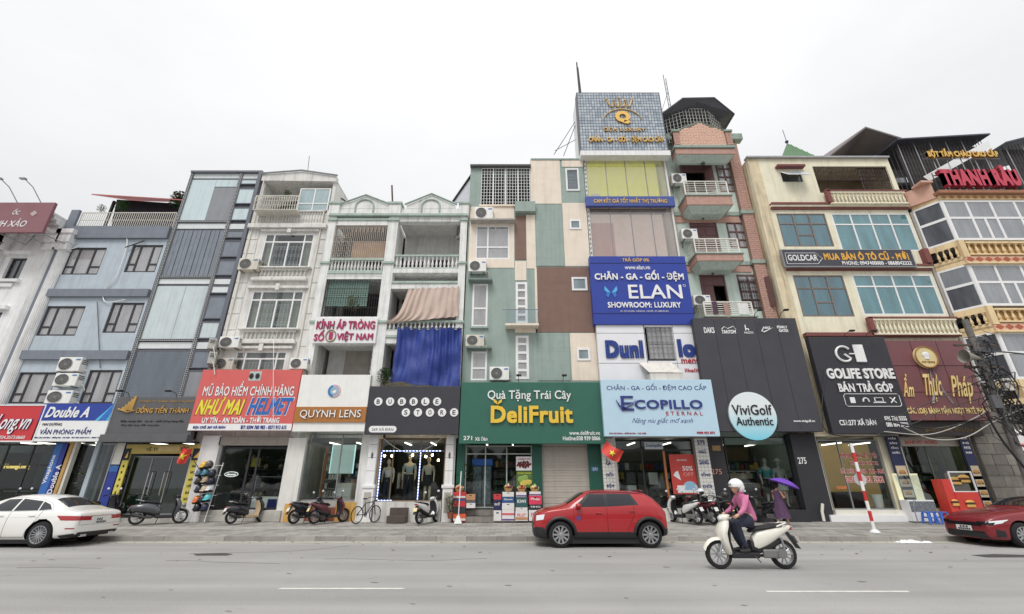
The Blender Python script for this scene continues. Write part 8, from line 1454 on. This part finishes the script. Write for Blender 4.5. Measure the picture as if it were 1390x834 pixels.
    M().rings([[(-.80, -.07, .66), (-.80, .07, .66), (-.78, .07, .65), (-.78, -.07, .65)], [(-.98, -.08, .36), (-.98, .08, .36), (-.96, .08, .36), (-.96, -.08, .36)]]).build('rear_fender', BKP, t)
    M().rings([[(-.90, -.085, .60), (-.90, .085, .60), (-.895, .085, .595), (-.895, -.085, .595)], [(-.965, -.085, .47), (-.965, .085, .47), (-.96, .085, .465), (-.96, -.085, .465)]]).build('number_plate', plate, t)
    M().box(-.62, -.2, .05, .13, .2, .36).build('engine_case', mat('engine_grey', (140, 140, 140), .4, metal=.5), t, bevel=.03); M().lathe([(.09, -.15), (.09, -.11)], (-.56, 0, .28), 12, axis='y').build('engine_cover', mat('engine_grey', (0, 0, 0)), t); M().path([(-.2, -.1, .22), (-.4, -.13, .22), (-.80, -.14, .34)], [.02, .04, .05], 8).build('exhaust', mat('dark_exhaust', (80, 78, 78), .4, metal=.6), t, smooth=True); M().tube((-.64, .12, .28), (-.60, .12, .56), .022, 8).build('shock_absorber', STEEL, t)
    M().tube((-.02, .13, .24), (-.08, .2, .02 if lean else .14), .012, 5).build('side_stand', BLK, t)
    return t
YR_ = 11.25; rx, rs_ = X(1017, 740, YR_), 1.12; WSC = mat('pearl_white_scooter', (232, 228, 216), .3, var=.02, coat=.6)
scooter('cream white scooter carrying the rider in the pink shirt along the road', (rx, YR_, 0), math.pi, WSC, style=2, scale=rs_)
def pk(label, px, py, ang, paint, **k):
    py = max(py, 709.5)+.8; a = math.atan((py-417)/FPX)-PITCH; Yp = 19
    for _ in range(30): Yp = Yp*.5+.5*(H_CAM-SZ(Yp))/math.tan(a)
    return scooter(label, (X(px, py, Yp), Yp, SZ(Yp)), math.radians(ang), paint, **k)
GRS = mat('graphite_scooter', (72, 74, 80), .3, coat=.8, var=.02); BLS = mat('black_scooter', (30, 30, 38), .3, coat=.7, var=.02); MRS = mat('maroon_scooter', (92, 30, 42), .3, coat=.7, var=.02); TAN = mat('tan_leather', (190, 166, 130), .6, var=.05); WHS = mat('white_scooter', (228, 228, 226), .3, coat=.7, var=.02); PLY = mat('plate_cream', (236, 214, 150), .5, var=0)
pk('graphite rounded scooter parked before the gold shop door', 213, 711, 32, GRS, style=1, lean=-.12, scale=1.1); pk('black scooter with a tan seat and footwell before the helmet shop', 334, 706, 60, BLS, accent=SEATM, inner=TAN, style=1, lean=-.1)
pk('dark scooter with a white plate behind the maroon one at the eyewear shop', 418, 706, 56, BLS, lean=-.1, scale=1.0); pk('maroon scooter with a cream plate before the eyewear shop', 446, 705, 52, MRS, plate=PLY, lean=-.1, scale=1.0); pk('white scooter with a cream plate before the clothing store', 581, 706, 68, WHS, plate=PLY, lean=-.1, scale=1.0)
for px, ang, m, pl_, lb in ((930, 118, WHS, PLT, 'black and white scooter first in the row by the sale poster'), (952, 112, MRS, PLT, 'dark red scooter second in the row by the tiled pillar'), (974, 108, BLS, PLY, 'black scooter with a cream plate third in the parked row'), (994, 105, GRS, PLT, 'grey scooter fourth in the parked row before the golf shop'), (1040, 112, BLS, PLT, 'dark scooter parked between the rider and the woman with the umbrella')): o = pk(lb, px, 705, ang, m, plate=pl_, lean=-.1, scale=1.05)
for px, lb in ((2, 'dark scooter mostly hidden behind the white saloon at the phone shop'), (128, 'dark scooter hidden behind the white saloon boot before the stationery window')): pk(lb, px, 706, 75, BLS, scale=1.1)
for px, py, Yh, m, lb in ((951, 668, 19.2, HLM[10], 'white helmet resting on the first parked scooter of the row'), (984, 672, 19.2, HLM[5], 'brown and white helmet hung on the parked grey scooter')): p = P(px, py, Yh); h = T('helmet', lb, 'helmet', tuple(p), local=True); M().ball((0, 0, 0), .14, .15, .14, 14, 7, z0=-.5).build('shell', m, h, smooth=True); M().ball((0, -.05, -.02), .12, .12, .09, 10, 5).build('visor', BKP, h, smooth=True)
# bicycle
Yb = 20.0; bx, bz = X(497, 700, Yb), SZ(Yb); b = T('bicycle', 'black bicycle leaning by the carved stone pilaster', 'bicycle', (bx, Yb, bz), math.radians(62), local=True)
for x in (-.5, .5):
    w_ = M().path([(.31*math.cos(i*math.pi/12), 0, .31*math.sin(i*math.pi/12)) for i in range(25)], .02, 6).build('wheel', TYRE, b, smooth=True, loc=(x, 0, .33)); sp = M(); [sp.tube((0, 0, 0), (.3*math.cos(i*math.pi/8), 0, .3*math.sin(i*math.pi/8)), .004, 3) for i in range(16)]; sp.build('spokes', STEEL, w_)
fr_ = M(); [fr_.tube((a, 0, c), (d, 0, e), .018, 6) for a, c, d, e in ((-.12, .75, .36, .80), (-.12, .75, -.05, .33), (-.05, .33, .36, .74), (-.5, .33, -.05, .33), (-.5, .33, -.12, .72), (.36, .85, .5, .33))]; fr_.build('frame', BLK, b, smooth=True); M().path([(.26, -.26, .95), (.36, -.05, .98), (.36, .05, .98), (.26, .26, .95)], .013, 6).build('handlebar', BLK, b); M().tube((-.13, 0, .72), (-.15, 0, .9), .014).build('seat_post', STEEL, b); M().ball((-.15, 0, .92), .13, .07, .03, 10, 5).build('saddle', SEATM, b, smooth=True); M().tube((-.05, -.1, .2), (-.05, .1, .46), .012).lathe([(.09, -.01), (.09, .01)], (-.05, 0, .33), 12, axis='y').build('crank', STEEL, b)
# ================================================================= STREET PROPS
def crate(label, xl, yt, xr, yb, Y, m, band=None, word=None, wm=None, name='fruit_box'):
    a, b, c, d = R(xl, yt, xr, yb, Y); t = T(name, label, 'box', ((a+b)/2, Y, c)); box('carton', t, a, b, Y, Y+.38, c, d-.004, m, bevel=.006)
    if band: box('printed_band', t, a+.004, b-.004, Y-.004, Y-.001, c+(d-c)*.1, c+(d-c)*.38, band)
    else: box('hand_hole', t, (a+b)/2-.05, (a+b)/2+.05, Y-.004, Y-.001, d-(d-c)*.3, d-(d-c)*.18, BLKP)
    if word: text(t, word, (a+(b-a)*.15, b-(b-a)*.15, c+(d-c)*.42, c+(d-c)*.75), Y, wm or BLKP, depth=.005, letters=False, bold=.02)
BR_ = mat('box_red', (206, 48, 56), .6); BB_ = mat('box_blue', (44, 84, 140), .6); BT_ = mat('box_teal', (44, 92, 92), .6); BPK = mat('box_crimson', (222, 46, 84), .6); BWT = mat('box_white', (224, 220, 218), .6, var=.05); BKF = mat('box_kraft', (190, 138, 96), .7); BPU = mat('box_purple', (96, 70, 140), .6); BDN = mat('box_navy', (34, 40, 84), .6); BOR = mat('box_orange', (224, 96, 50), .6)
YC = 20.3; SA, SB, SC_, SD, SE = 'narrow stack by the fruit shop entrance', 'white and blue box stack', 'teal box stack', 'crimson box stack nearest the red crossover', 'stack beside the white broom'
for xl, yt, xr, yb, m, bd, wd, wm, lb in ((670, 693, 680.5, 707.5, BWT, None, None, None, 'white box at the foot of the '+SA), (670, 678.5, 680.5, 693, BDN, None, 'MỸ', WP, 'navy box in the middle of the '+SA), (670, 671, 680.5, 678.5, BR_, None, None, None, 'red box on top of the '+SA),
    (681.5, 700, 698, 707.5, BWT, BPU, None, None, 'white box with purple band, lowest of the '+SB), (681.5, 692, 698, 700, BWT, BPK, None, None, 'white box with pink band, second from the ground in the '+SB), (681.5, 683, 698, 692, BWT, None, None, None, 'plain white box in the middle of the '+SB), (681.5, 674.5, 698, 683, BB_, None, 'Queen', WP, 'blue box with white script in the '+SB), (682, 668, 697.5, 674.5, BWT, None, None, None, 'small white box on top of the '+SB),
    (699.5, 694, 716.5, 707.5, BWT, BKF, 'FRUIT', RED, 'white and kraft box, lowest of the '+SC_), (700, 689, 716, 694, BWT, None, None, None, 'shallow white box in the '+SC_), (700, 675, 716, 689, BT_, None, 'KIWI', WP, 'large teal box in the '+SC_), (700.5, 668, 714.5, 675, BWT, BPU, None, None, 'white and purple box on top of the '+SC_),
    (718, 692.5, 736, 707.5, BWT, None, 'ENVY', RED, 'white box, lowest of the '+SD), (718, 685, 736.5, 692.5, HLM[12], None, 'NHO', WP, 'black box in the '+SD), (718, 673, 735.5, 685, BPK, None, 'Pháp', WP, 'bright crimson box in the '+SD), (719, 667.5, 734, 673, BWT, BPU, None, None, 'shallow lilac box on top of the '+SD),
    (615, 697.5, 632, 708, BOR, BWT, None, None, 'orange topped box, lowest of the '+SE), (615, 688, 632, 697, HLM[12], None, None, None, 'dark box in the '+SE), (615, 680, 632, 688, BR_, None, None, None, 'coral red box in the '+SE), (615, 677, 632, 680, BB_, None, None, None, 'flat blue box in the '+SE), (615, 668, 632, 677, BR_, BWT, None, None, 'red and white patterned box on top of the '+SE),
    (633, 683, 645, 690, BWT, None, None, None, 'white crate beside the leafy plant at the fruit shop'), (633, 679, 645, 683, GREYP, None, None, None, 'grey tray between the crates by the leafy plant'), (632.5, 671, 645, 679, BKF, None, None, None, 'kraft crate on top beside the leafy plant')): crate(lb, xl, yt, xr, yb, YC, m, bd, wd, wm)
FR = [mat('fruit_%d' % i, c, .4) for i, c in enumerate([(226, 200, 90), (196, 60, 50), (130, 170, 70), (232, 214, 176), (214, 132, 60), (90, 40, 70)])]
for px, py, lb in ((690, 661, 'wrapped fruit basket on the white and blue box stack'), (708, 662, 'yellow melon basket on the teal box stack'), (726, 662, 'small wrapped fruit basket on the crimson box stack'), (623.5, 662, 'fruit basket on the stack beside the white broom')):
    p = P(px, py+6, YC+.18); t = T('fruit_basket', lb, 'fruit basket', tuple(p), local=True, group='fruit baskets on the box stacks'); M().lathe([(.12, 0), (.19, .12), (.17, .12)], n=14).build('basket', mat('wicker', (196, 158, 100), .8, fine=.2), t); rnd = random.Random(px)
    for i in range(11): a, r_ = i*2.4, .05*math.sqrt(i); M().ball((r_*math.cos(a), r_*math.sin(a)*.8, .15+(.16-r_)*.8), .055, n=8, m=5).build('fruit', FR[rnd.randrange(6)], t, smooth=True)
br = T('white_broom', 'white handled broom leaning before the fruit box stack', 'broom', (X(622, 706, 19.9), 19.9, SZ(19.9))); a = P(622, 704, 19.9); M().tube((a.x, 19.9, .32), (a.x+.02, 20.15, Z(640, 20.15)), .02, 8).build('handle', WHT2, br); M().rings([[(a.x-.16, 19.8, .29), (a.x+.16, 19.8, .29), (a.x+.16, 19.95, .29), (a.x-.16, 19.95, .29)], [(a.x-.05, 19.87, .58), (a.x+.05, 19.87, .58), (a.x+.05, 19.93, .58), (a.x-.05, 19.93, .58)]]).build('brush', WHT2, br)
# striped pole
Yp = 17.5; x = X(1187, 720, Yp); zt = Z(603, Yp); z0 = SZ(Yp); t = T('striped_post', 'red and white banded steel post on the pavement before the phone repair shop', 'post', (x, Yp, z0)); RB = mat('signal_red', (206, 40, 44), .5, var=.06); n = 9
for i in range(n): za, zb = z0+.02+(zt-z0)*i/n, z0+.02+(zt-z0)*(i+1)/n; M().tube((x, Yp, za), (x, Yp, zb), .055, 12).build('red_band' if i % 2 else 'white_band', RB if i % 2 else WHT2, t, smooth=True)
M().lathe([(.17, 0), (.12, .06), (.07, .1)], (x, Yp, z0-.01), 12).build('base', WHT2, t); zc = Z(651, Yp); M().lathe([(.22, -.07), (.22, -.085)], (x+.04, Yp, zc), 20, axis='y').build('round_sign_back', mat('sign_back_grey', (196, 196, 196), .5), t); M().box(x-.02, x+.1, Yp+.06, Yp+.1, zt-.35, zt).build('top_plate', ALU, t)
# blue stools
for px, lb in ((1261, 'blue plastic stool nearer the bakery counter'), (1278, 'blue plastic stool nearer the red sandwich stand')):
    Ys = 19.9; x = X(px, 700, Ys); t = T('plastic_stool', lb, 'stool', (x, Ys, SZ(Ys)), local=True, group='blue plastic stools'); SB_ = mat('stool_blue', (52, 110, 214), .45); M().box(-.15, .15, -.15, .15, .40, .44).build('seat', SB_, t, bevel=.02)
    for i in (-1, 1):
        for j in (-1, 1): M().rings([[(i*.13+a*.035, j*.13+b*.03, .40) for a, b in ((-1, -1), (1, -1), (1, 1), (-1, 1))], [(i*.18+a*.03, j*.18+b*.03, 0) for a, b in ((-1, -1), (1, -1), (1, 1), (-1, 1))]]).build('leg', SB_, t)
        M().box(-.15, .15, i*.155-.01, i*.155+.01, .2, .25).build('stretcher', SB_, t)
rk2 = T('bent_rail', 'bent grey metal rail standing before the bakery counter', 'rail', (X(1247, 700, 20.0), 20, .3)); a = X(1243, 700, 20.0); M().path([(a, 20, .31), (a+.02, 20, .9), (a+.12, 20, 1.15), (a+.3, 20, 1.0), (a+.55, 20, .5)], .02, 6).build('tube', STEEL, rk2, smooth=True)
bg_ = T('crumpled_bag', 'crumpled white plastic bag lying in the gutter', 'litter', (X(1240, 737, 16.1), 16.1, 0), local=True); mb = M(); rnd = random.Random(2)
for j in range(5):
    for i in range(13): mb.v.append(((i/12-.5)*1.1, (j/4-.5)*.34, .01+(.09*rnd.random() if 0 < i < 12 and 0 < j < 4 else 0)))
for j in range(4):
    for i in range(12): q = j*13+i; mb.f.append((q, q+1, q+14, q+13)); mb.k.append(0)
mb.build('film', WHT2, bg_)
lf_ = mat('dry_leaf', (120, 96, 60), .9); ld = M(); rnd = random.Random(11)
for i in range(160): x, y = rnd.uniform(-14, 15), rnd.choice((rnd.uniform(16.0, 16.45), rnd.uniform(16.0, 16.45), rnd.uniform(12, 16))); s_ = rnd.uniform(.015, .05); a = rnd.uniform(0, 3); ld.quad((x-s_*math.cos(a), y-s_, .010), (x+s_, y-s_*.5, .012), (x+s_*math.cos(a), y+s_, .016), (x-s_, y+s_*.4, .012))
ld.build('leaf_litter', lf_, kind='stuff')
# utility pole, horn and cables
Yu = 18.6; xu = X(1336, 500, Yu); ut = T('utility_pole', 'grey concrete utility pole wrapped in cable loops beside the bakery', 'utility pole', (xu, Yu, .2)); M().path([(xu, Yu, .2), (xu, Yu, Z(452, Yu)+.6)], .17, 10, r2=.12).build('shaft', CONCD, ut, smooth=True)
for z, s_ in ((Z(470, Yu), .9), (Z(500, Yu), .8)): M().box(xu-s_, xu+s_, Yu-.05, Yu+.05, z, z+.08).build('crossarm', mat('rusty_arm', (90, 80, 72), .8), ut)
M().box(xu+.25, xu+.62, Yu-.3, Yu-.1, Z(532, Yu), Z(516, Yu)).build('junction_box', CREAM, ut, bevel=.02); M().box(xu-.5, xu-.15, Yu-.32, Yu-.15, Z(556, Yu), Z(538, Yu)).build('meter_box', GREYP, ut, bevel=.02)
hz = Z(489, Yu); M().rings([[(xu-.95, Yu-.25+.28*math.cos(a), hz+.1+.28*math.sin(a)) for a in [i*math.pi/8 for i in range(16)]], [(xu-.6, Yu-.25+.14*math.cos(a), hz+.07+.14*math.sin(a)) for a in [i*math.pi/8 for i in range(16)]], [(xu-.3, Yu-.25+.06*math.cos(a), hz+.06*math.sin(a)) for a in [i*math.pi/8 for i in range(16)]]], caps=False).build('loudspeaker_horn', mat('horn_grey', (150, 146, 136), .6), ut, smooth=True)
rnd = random.Random(9); tg = M()
for i in range(70):
    zc = rnd.uniform(Z(590, Yu), Z(462, Yu)); a0 = rnd.uniform(0, 6); rx_, rz_ = rnd.uniform(.2, .75), rnd.uniform(.15, .7); cx = xu+rnd.uniform(-.25, .45); y = Yu+rnd.uniform(-.45, .1)
    tg.path([(cx+rx_*math.cos(a0+k*.7), y+.08*math.sin(k*1.3), zc+rz_*math.sin(a0+k*.7)+.1*math.sin(k*2.1+i)) for k in range(rnd.randrange(5, 10))], rnd.choice((.014, .02, .028)), 4)
tg.build('cable_tangle', BLK, ut, kind='stuff')
LC = mat('pale_cable', (188, 184, 176), .6); nm_ = 0
for pts, m, r_, lb in ((((1334, 478, 18.4), (1362, 478, 18), (1410, 483, 17.5)), BLK, .03, 'thick black cable running from the utility pole out of view'), (((1200, 586, 19.8), (1260, 590, 19.6), (1310, 574, 19.2), (1350, 550, 18.6), (1372, 520, 18.4)), LC, .02, 'pale cable sagging under the bakery sign'), (((1225, 580, 19.9), (1265, 596, 19.6), (1310, 594, 19.0), (1350, 572, 18.6), (1395, 552, 18.2)), LC, .022, 'pale cable looping lowest before the bakery window'), (((1180, 580, 20.0), (1230, 560, 19.8), (1290, 535, 19.3), (1336, 515, 18.6)), BLK, .018, 'thin black cable crossing the bakery sign upper half'), (((1190, 590, 20.0), (1240, 575, 19.8), (1290, 553, 19.3), (1336, 540, 18.6)), BLK, .018, 'thin black cable crossing the bakery sign lower half'), (((1121, 500, 20.1), (1116, 560, 20.1), (1130, 590, 20.0), (1215, 592, 19.9)), BLK, .022, 'black cable dropping between the golf and phone repair signs'), (((1338, 560, 18.5), (1362, 600, 18.5), (1395, 640, 18.5)), BLK, .04, 'heavy black cable bundle falling from the utility pole'), (((1336, 520, 18.5), (1370, 545, 18.5), (1400, 590, 18.5)), BLK, .03, 'black cable swinging out beside the junction box'), (((1210, 573, 19.9), (1270, 582, 19.7), (1336, 566, 18.6)), BLK, .03, 'slack black cable along the dark lower fascia'), (((97, 313, 20.9), (84, 318, 20.9), (80, 334, 20.9), (96, 338, 20.9), (110, 333, 20.9)), WHT2, .025, 'white hose curling beside the blue house top window'), (((180, 308, 20.9), (172, 318, 20.9), (172, 335, 20.9), (158, 375, 20.9), (142, 392, 20.9), (143, 410, 20.9), (170, 407, 20.9)), WHT2, .025, 'long white hose snaking down between the blue house windows'), (((170, 336, 20.88), (185, 331, 20.88), (196, 327, 20.88)), BLK, .03, 'short black cable stub on the blue house wall'), (((132, 410, 20.9), (136, 500, 20.9)), GREYP, .02, 'thin grey wire running down the blue house wall'), (((372, 455, 20.8), (371, 500, 20.0), (371, 583, 20.0)), WHT2, .012, 'thin white wire hanging over the helmet sign')):
    c = T('cable', lb, 'cable', tuple(P(*pts[0])), group=None); ps = [P(*p) for p in pts]; q = []
    for i in range(len(ps)-1):
        p0, p1, p2, p3 = ps[max(i-1, 0)], ps[i], ps[i+1], ps[min(i+2, len(ps)-1)]
        for k in range(6): u = k/6; q.append(.5*((2*p1)+(p2-p0)*u+(2*p0-5*p1+4*p2-p3)*u*u+(3*p1-3*p2+p3-p0)*u**3))
    M().path(q+[ps[-1]], r_, 6).build('strand', m, c, smooth=True)
# laundry, plants, rods
for xl, xr, yt, yb, m, lb in ((1003, 1017, 411, 426, WL, 'white towel drying on the lowest balcony rail'), (984, 991, 411, 431, mat('dusty_rose_towel', (176, 140, 130), .85), 'dusty rose cloth drying on the lowest balcony rail'), (968, 975, 409, 426, mat('plum_cloth', (84, 60, 76), .85), 'plum cloth drying on the lowest balcony rail')):
    a, b, c, d = R(xl, yt, xr, yb, 20.5); t = T('drying_cloth', lb, 'laundry', ((a+b)/2, 20.5, d), group='laundry on the balcony rail'); curtain(t, a, b, 20.56, c, d, m, .03, .2, name='cloth')
def shr(px, py, Y, s, lb, pot=False, n=120, ms=None): p = P(px, py, Y); return plant(lb, p.x, Y, p.z, s, pot=pot, n=int(n*2.2), m=ms)
YGm = [mat('leaf_y%d' % i, c, .6, var=.1) for i, c in enumerate([(130, 134, 84), (150, 150, 96), (104, 116, 66)])]
shr(136, 288, 21.5, .5, 'yellowish shrub behind the blue house terrace rail', ms=YGm); shr(164, 288, 21.6, .75, 'round green shrub on the blue house terrace', n=260); shr(241, 284, 22.3, 1.2, 'leafy roof tree between the blue and grey glass houses', n=320); shr(478, 423, 21.2, .9, 'thin plant on the balcony above the eyewear sign', ms=YGm); shr(521, 524, 20.5, .9, 'trailing green shrub over the corner of the clothing store banner', n=260); shr(611, 704, 20.35, .8, 'pale dusty potted shrub at the foot of the stone pilaster', pot=True, n=140, ms=YGm); shr(389, 269, 20.7, .5, 'small plant in the cream balcony basket')
for a, b, c, d, Y, r_, lb in ((533, 275, 532, 252, 21.3, .05, 'rusty rod standing on the double balcony house parapet'), (417, 232, 420, 212, 21.5, .015, 'thin aerial on the greyish white house roof'), (452, 256, 470, 274, 22, .05, 'dark red strut behind the greyish white house gable')): t = T('roof_rod', lb, 'rod', tuple(P(a, b, Y))); M().tube(P(a, b+6, Y), P(c, d, Y), r_, 6).build('rod', mat('rust_brown', (104, 76, 70), .8), t)
# ================================================================= PEOPLE
SK = mat('skin', (206, 156, 128), .55, var=.03); JNS = mat('dark_jeans', (44, 50, 68), .85, var=.12, scale=14); PKS = mat('pink_shirt', (206, 112, 156), .75, var=.07, scale=9); HAIR = mat('black_hair', (26, 22, 22), .6)
def head(par, c, r, yaw_x):
    """face looking along +X of the figure's own frame"""
    c = Vector(c); h = M(); rs = []
    for j in range(11):
        t_ = -math.pi/2+math.pi*j/10; z = math.sin(t_); cr = max(.04, math.cos(t_)); w_ = .78-.12*max(0, -z); rs.append([(c.x+r*(cr*math.cos(a)*.9+.06*(1 if z < 0 else 0)+(.10 if j in (4,) and abs(a) < .1 else 0)), c.y+r*w_*cr*math.sin(a), c.z+r*1.18*z) for a in [2*math.pi*i/16 for i in range(16)]])
    h.rings(rs).build('head', SK, par, smooth=180); M().rings([[(c.x+r*.86, c.y+s*.10*r, c.z+r*.15) for s in (-1, 0, 1)], [(c.x+r*1.08, c.y+s*.16*r, c.z-r*.12) for s in (-1, 0, 1)], [(c.x+r*.88, c.y+s*.1*r, c.z-r*.18) for s in (-1, 0, 1)]], closed=False, caps=False).build('nose', SK, par)
    for s in (-1, 1): M().ball((c.x+r*.83, c.y+s*.30*r, c.z+r*.16), r*.07, r*.13, r*.07, 8, 4).build('eye', BLK, par); M().ball((c.x, c.y+s*.80*r, c.z), r*.14, r*.06, r*.22, 8, 5).build('ear', SK, par)
    M().ball((c.x+r*.86, c.y, c.z-r*.42), r*.08, r*.22, r*.05, 8, 4).build('mouth', mat('lips', (160, 90, 84), .5), par)
def hand(par, c, d, s):
    """five bent fingers closing round a grip; d = forearm direction, s = side of the thumb"""
    c = Vector(c); d = Vector(d).normalized(); sd = Vector((0, 1, 0)); up = d.cross(sd).normalized()*-1; m = M(); m.path([c-d*.03, c+d*.02, c+d*.06], [.026, .036, .034], 8)
    for i, ln in enumerate((.055, .065, .062, .048)): o = c+d*.055+sd*(i-1.5)*.019; m.path([o, o+d*ln*.5+up*.004, o+d*ln*.75-up*.022, o+d*ln*.4-up*.042], [.0095, .009, .008, .006], 6)
    m.path([c+sd*s*.03, c+sd*s*.045+d*.03-up*.01, c+sd*s*.03+d*.06-up*.028], [.012, .010, .008], 6); return m.build('hand', SK, par, smooth=60)
rd_ = T('person', 'person in pink shirt, dark jeans and white open helmet riding the cream scooter', 'person', (rx, YR_, 0), math.pi, local=True); rd_.scale = (rs_,)*3
HJ = [((-.12, 0, .90), (.13, .16)), ((-.10, 0, 1.05), (.11, .14)), ((-.03, 0, 1.24), (.12, .16)), ((.01, 0, 1.35), .06), ((.04, 0, 1.42), .05)]
AR = [[((-.0, s*.19, 1.29), .06), ((.10, s*.26, 1.08), .045), ((.25, s*.30, .985), .032)] for s in (-1, 1)]; LG = [[((-.02, s*.12, .86), .09), ((.24, s*.14, .80), .07), ((.17, s*.12, .52), .052), ((.10, s*.11, .37), .04)] for s in (-1, 1)]
def chain(core, limbs, roots):
    J, E = list(core), [(i, i+1) for i in range(len(core)-1)]
    for l, r0 in zip(limbs, roots):
        p = r0
        for j in l: J.append(j); E.append((p, len(J)-1)); p = len(J)-1
    return J, E
f = lambda l, k: [(c, tuple(v*k for v in r_) if isinstance(r_, tuple) else r_*k) for c, r_ in l]
J, E = chain(f(HJ[:3], .8)+HJ[3:], [f(a[:2], .8)+a[2:] for a in AR]+[f(a[:3], .8)+a[3:] for a in LG], (2, 2, 0, 0)); skin_body('body', rd_, J, E, SK)
J, E = chain([((-.12, 0, .84), (.12, .15))]+HJ[:4], [f(a, 1.2) for a in AR], (3, 3)); skin_body('shirt', rd_, J, E, PKS); J, E = chain(f(HJ[:1], 1.08), [f(a, 1.14) for a in LG], (0, 0)); skin_body('jeans', rd_, J, E, JNS)
M().lathe([(.075, 0), (.085, .05), (.07, .055)], (.015, 0, 1.36), 12).build('collar', PKS, rd_, smooth=True)
for s in (-1, 1): hand(rd_, (.27, s*.31, .975), (.5, 0, -.35), -s); M().path([(.06, s*.11, .345), (.14, s*.115, .33), (.26, s*.12, .325)], [.045, .05, .035], 8).build('shoe', BLK, rd_, smooth=True)
head(rd_, (.07, 0, 1.49), .105, 0); M().ball((.055, 0, 1.53), .15, .135, .135, 18, 9, z0=-.25).build('helmet_shell', WHT2, rd_, smooth=True); M().ball((-.0, 0, 1.49), .10, .125, .12, 12, 6).build('helmet_back', WHT2, rd_, smooth=True); M().rings([[(.19, y, 1.56) for y in (-.09, 0, .09)], [(.235, y*.9, 1.545) for y in (-.09, 0, .09)]], closed=False, caps=False).build('helmet_peak', BLK, rd_)
for s in (-1, 1): M().path([(.05, s*.11, 1.47), (.09, s*.07, 1.38)], .008, 4).build('chin_strap', BLK, rd_)
Yw = 18.7; xw_ = X(1061, 700, Yw); wo = T('person', 'person in a dark patterned sleeveless long dress walking under a purple umbrella', 'person', (xw_, Yw, SZ(Yw)), math.radians(25), local=True); DRS_ = mat('plum_floral_dress', (92, 64, 96), .85, var=.45, scale=22)
HJ = [((0, 0, .88), (.12, .15)), ((0, 0, 1.04), (.10, .12)), ((0, 0, 1.22), (.10, .14)), ((.01, 0, 1.33), .05), ((.02, 0, 1.39), .045)]; AR = [[((.0, -.16, 1.25), .05), ((.04, -.22, 1.02), .042), ((.17, -.20, 1.14), .03), ((.2, -.17, 1.2), .025)], [((0, .16, 1.25), .05), ((.02, .2, 1.0), .04), ((.1, .2, .85), .03)]]; LG = [[((.05, -.08, .8), .08), ((.14, -.09, .45), .055), ((.2, -.09, .1), .036)], [((-.03, .08, .8), .08), ((-.04, .09, .45), .055), ((-.16, .09, .12), .036)]]
J, E = chain(HJ, AR+LG, (2, 2, 0, 0)); skin_body('body', wo, J, E, SK); dr = M(); rs = []
for z, r_, ox in ((1.30, .12, .0), (1.2, .165, 0), (1.05, .15, 0), (.9, .18, .01), (.6, .24, .03), (.32, .30, .04)): rs.append([(ox+(r_+.018*math.sin(7*a+z*3)*(1 if z < 1 else 0))*math.cos(a)*.8, (r_+.018*math.sin(7*a+z*3)*(1 if z < 1 else 0))*math.sin(a), z) for a in [2*math.pi*i/28 for i in range(28)]])
dr.rings(rs).build('dress', DRS_, wo, smooth=True)
head(wo, (.03, 0, 1.47), .095, 0); M().ball((-.0, 0, 1.50), .115, .105, .115, 14, 7).build('hair', HAIR, wo, smooth=True); M().ball((-.1, 0, 1.49), .06).build('hair_bun', HAIR, wo, smooth=True)
hand(wo, (.19, -.17, 1.2), (.3, 0, .9), 1); hand(wo, (.11, .2, .84), (.1, 0, -1), -1)
for x, y, z in ((.2, -.09, .05), (-.16, .09, .06)): M().path([(x-.05, y, z-.01), (x+.03, y, z-.01), (x+.13, y, z-.025)], [.03, .035, .025], 8).build('sandal', CREAM, wo, smooth=True)
cu = Vector((xw_+.25, Yw-.15, SZ(Yw)+1.52)); um = T('purple_umbrella', 'open purple umbrella held over the walking person', 'umbrella', tuple(cu), local=True); um.rotation_euler = (math.radians(6), math.radians(20), 0); PU = mat('purple_umbrella', (116, 66, 190), .5, var=.05); mb = M(); rs = []
for j in range(7): t_ = j/6; rs.append([((.02+.52*t_)*math.cos(a)*(1-.05*t_*(1 if i % 2 else 0)), (.02+.52*t_)*math.sin(a)*(1-.05*t_*(1 if i % 2 else 0)), .20*(1-t_*t_)) for i, a in enumerate([2*math.pi*i/16 for i in range(16)])])
mb.rings(rs, caps=False).build('canopy', PU, um, smooth=True); M().tube((0, 0, -.36), (0, 0, .25), .008, 6).build('shaft', STEEL, um)
for i in range(8): a = 2*math.pi*i/8; M().tube((0, 0, .17), (.5*math.cos(a), .5*math.sin(a), -.01), .004, 3).build('rib', STEEL, um)
# unseen tree-like blobs across the road, added to darken shop glass reflections
tl = M(); rnd = random.Random(4)
for i in range(60): tl.ball((-45+i*1.5+rnd.uniform(-1, 1), -26+rnd.uniform(-2, 2), rnd.uniform(3, 6)), rnd.uniform(1.5, 3), rnd.uniform(1, 2), rnd.uniform(1.5, 3), 7, 5)
tl.build('reflection_blobs', mat('reflection_blob_green', (64, 74, 52), .9, var=.4, scale=3), kind='stuff')
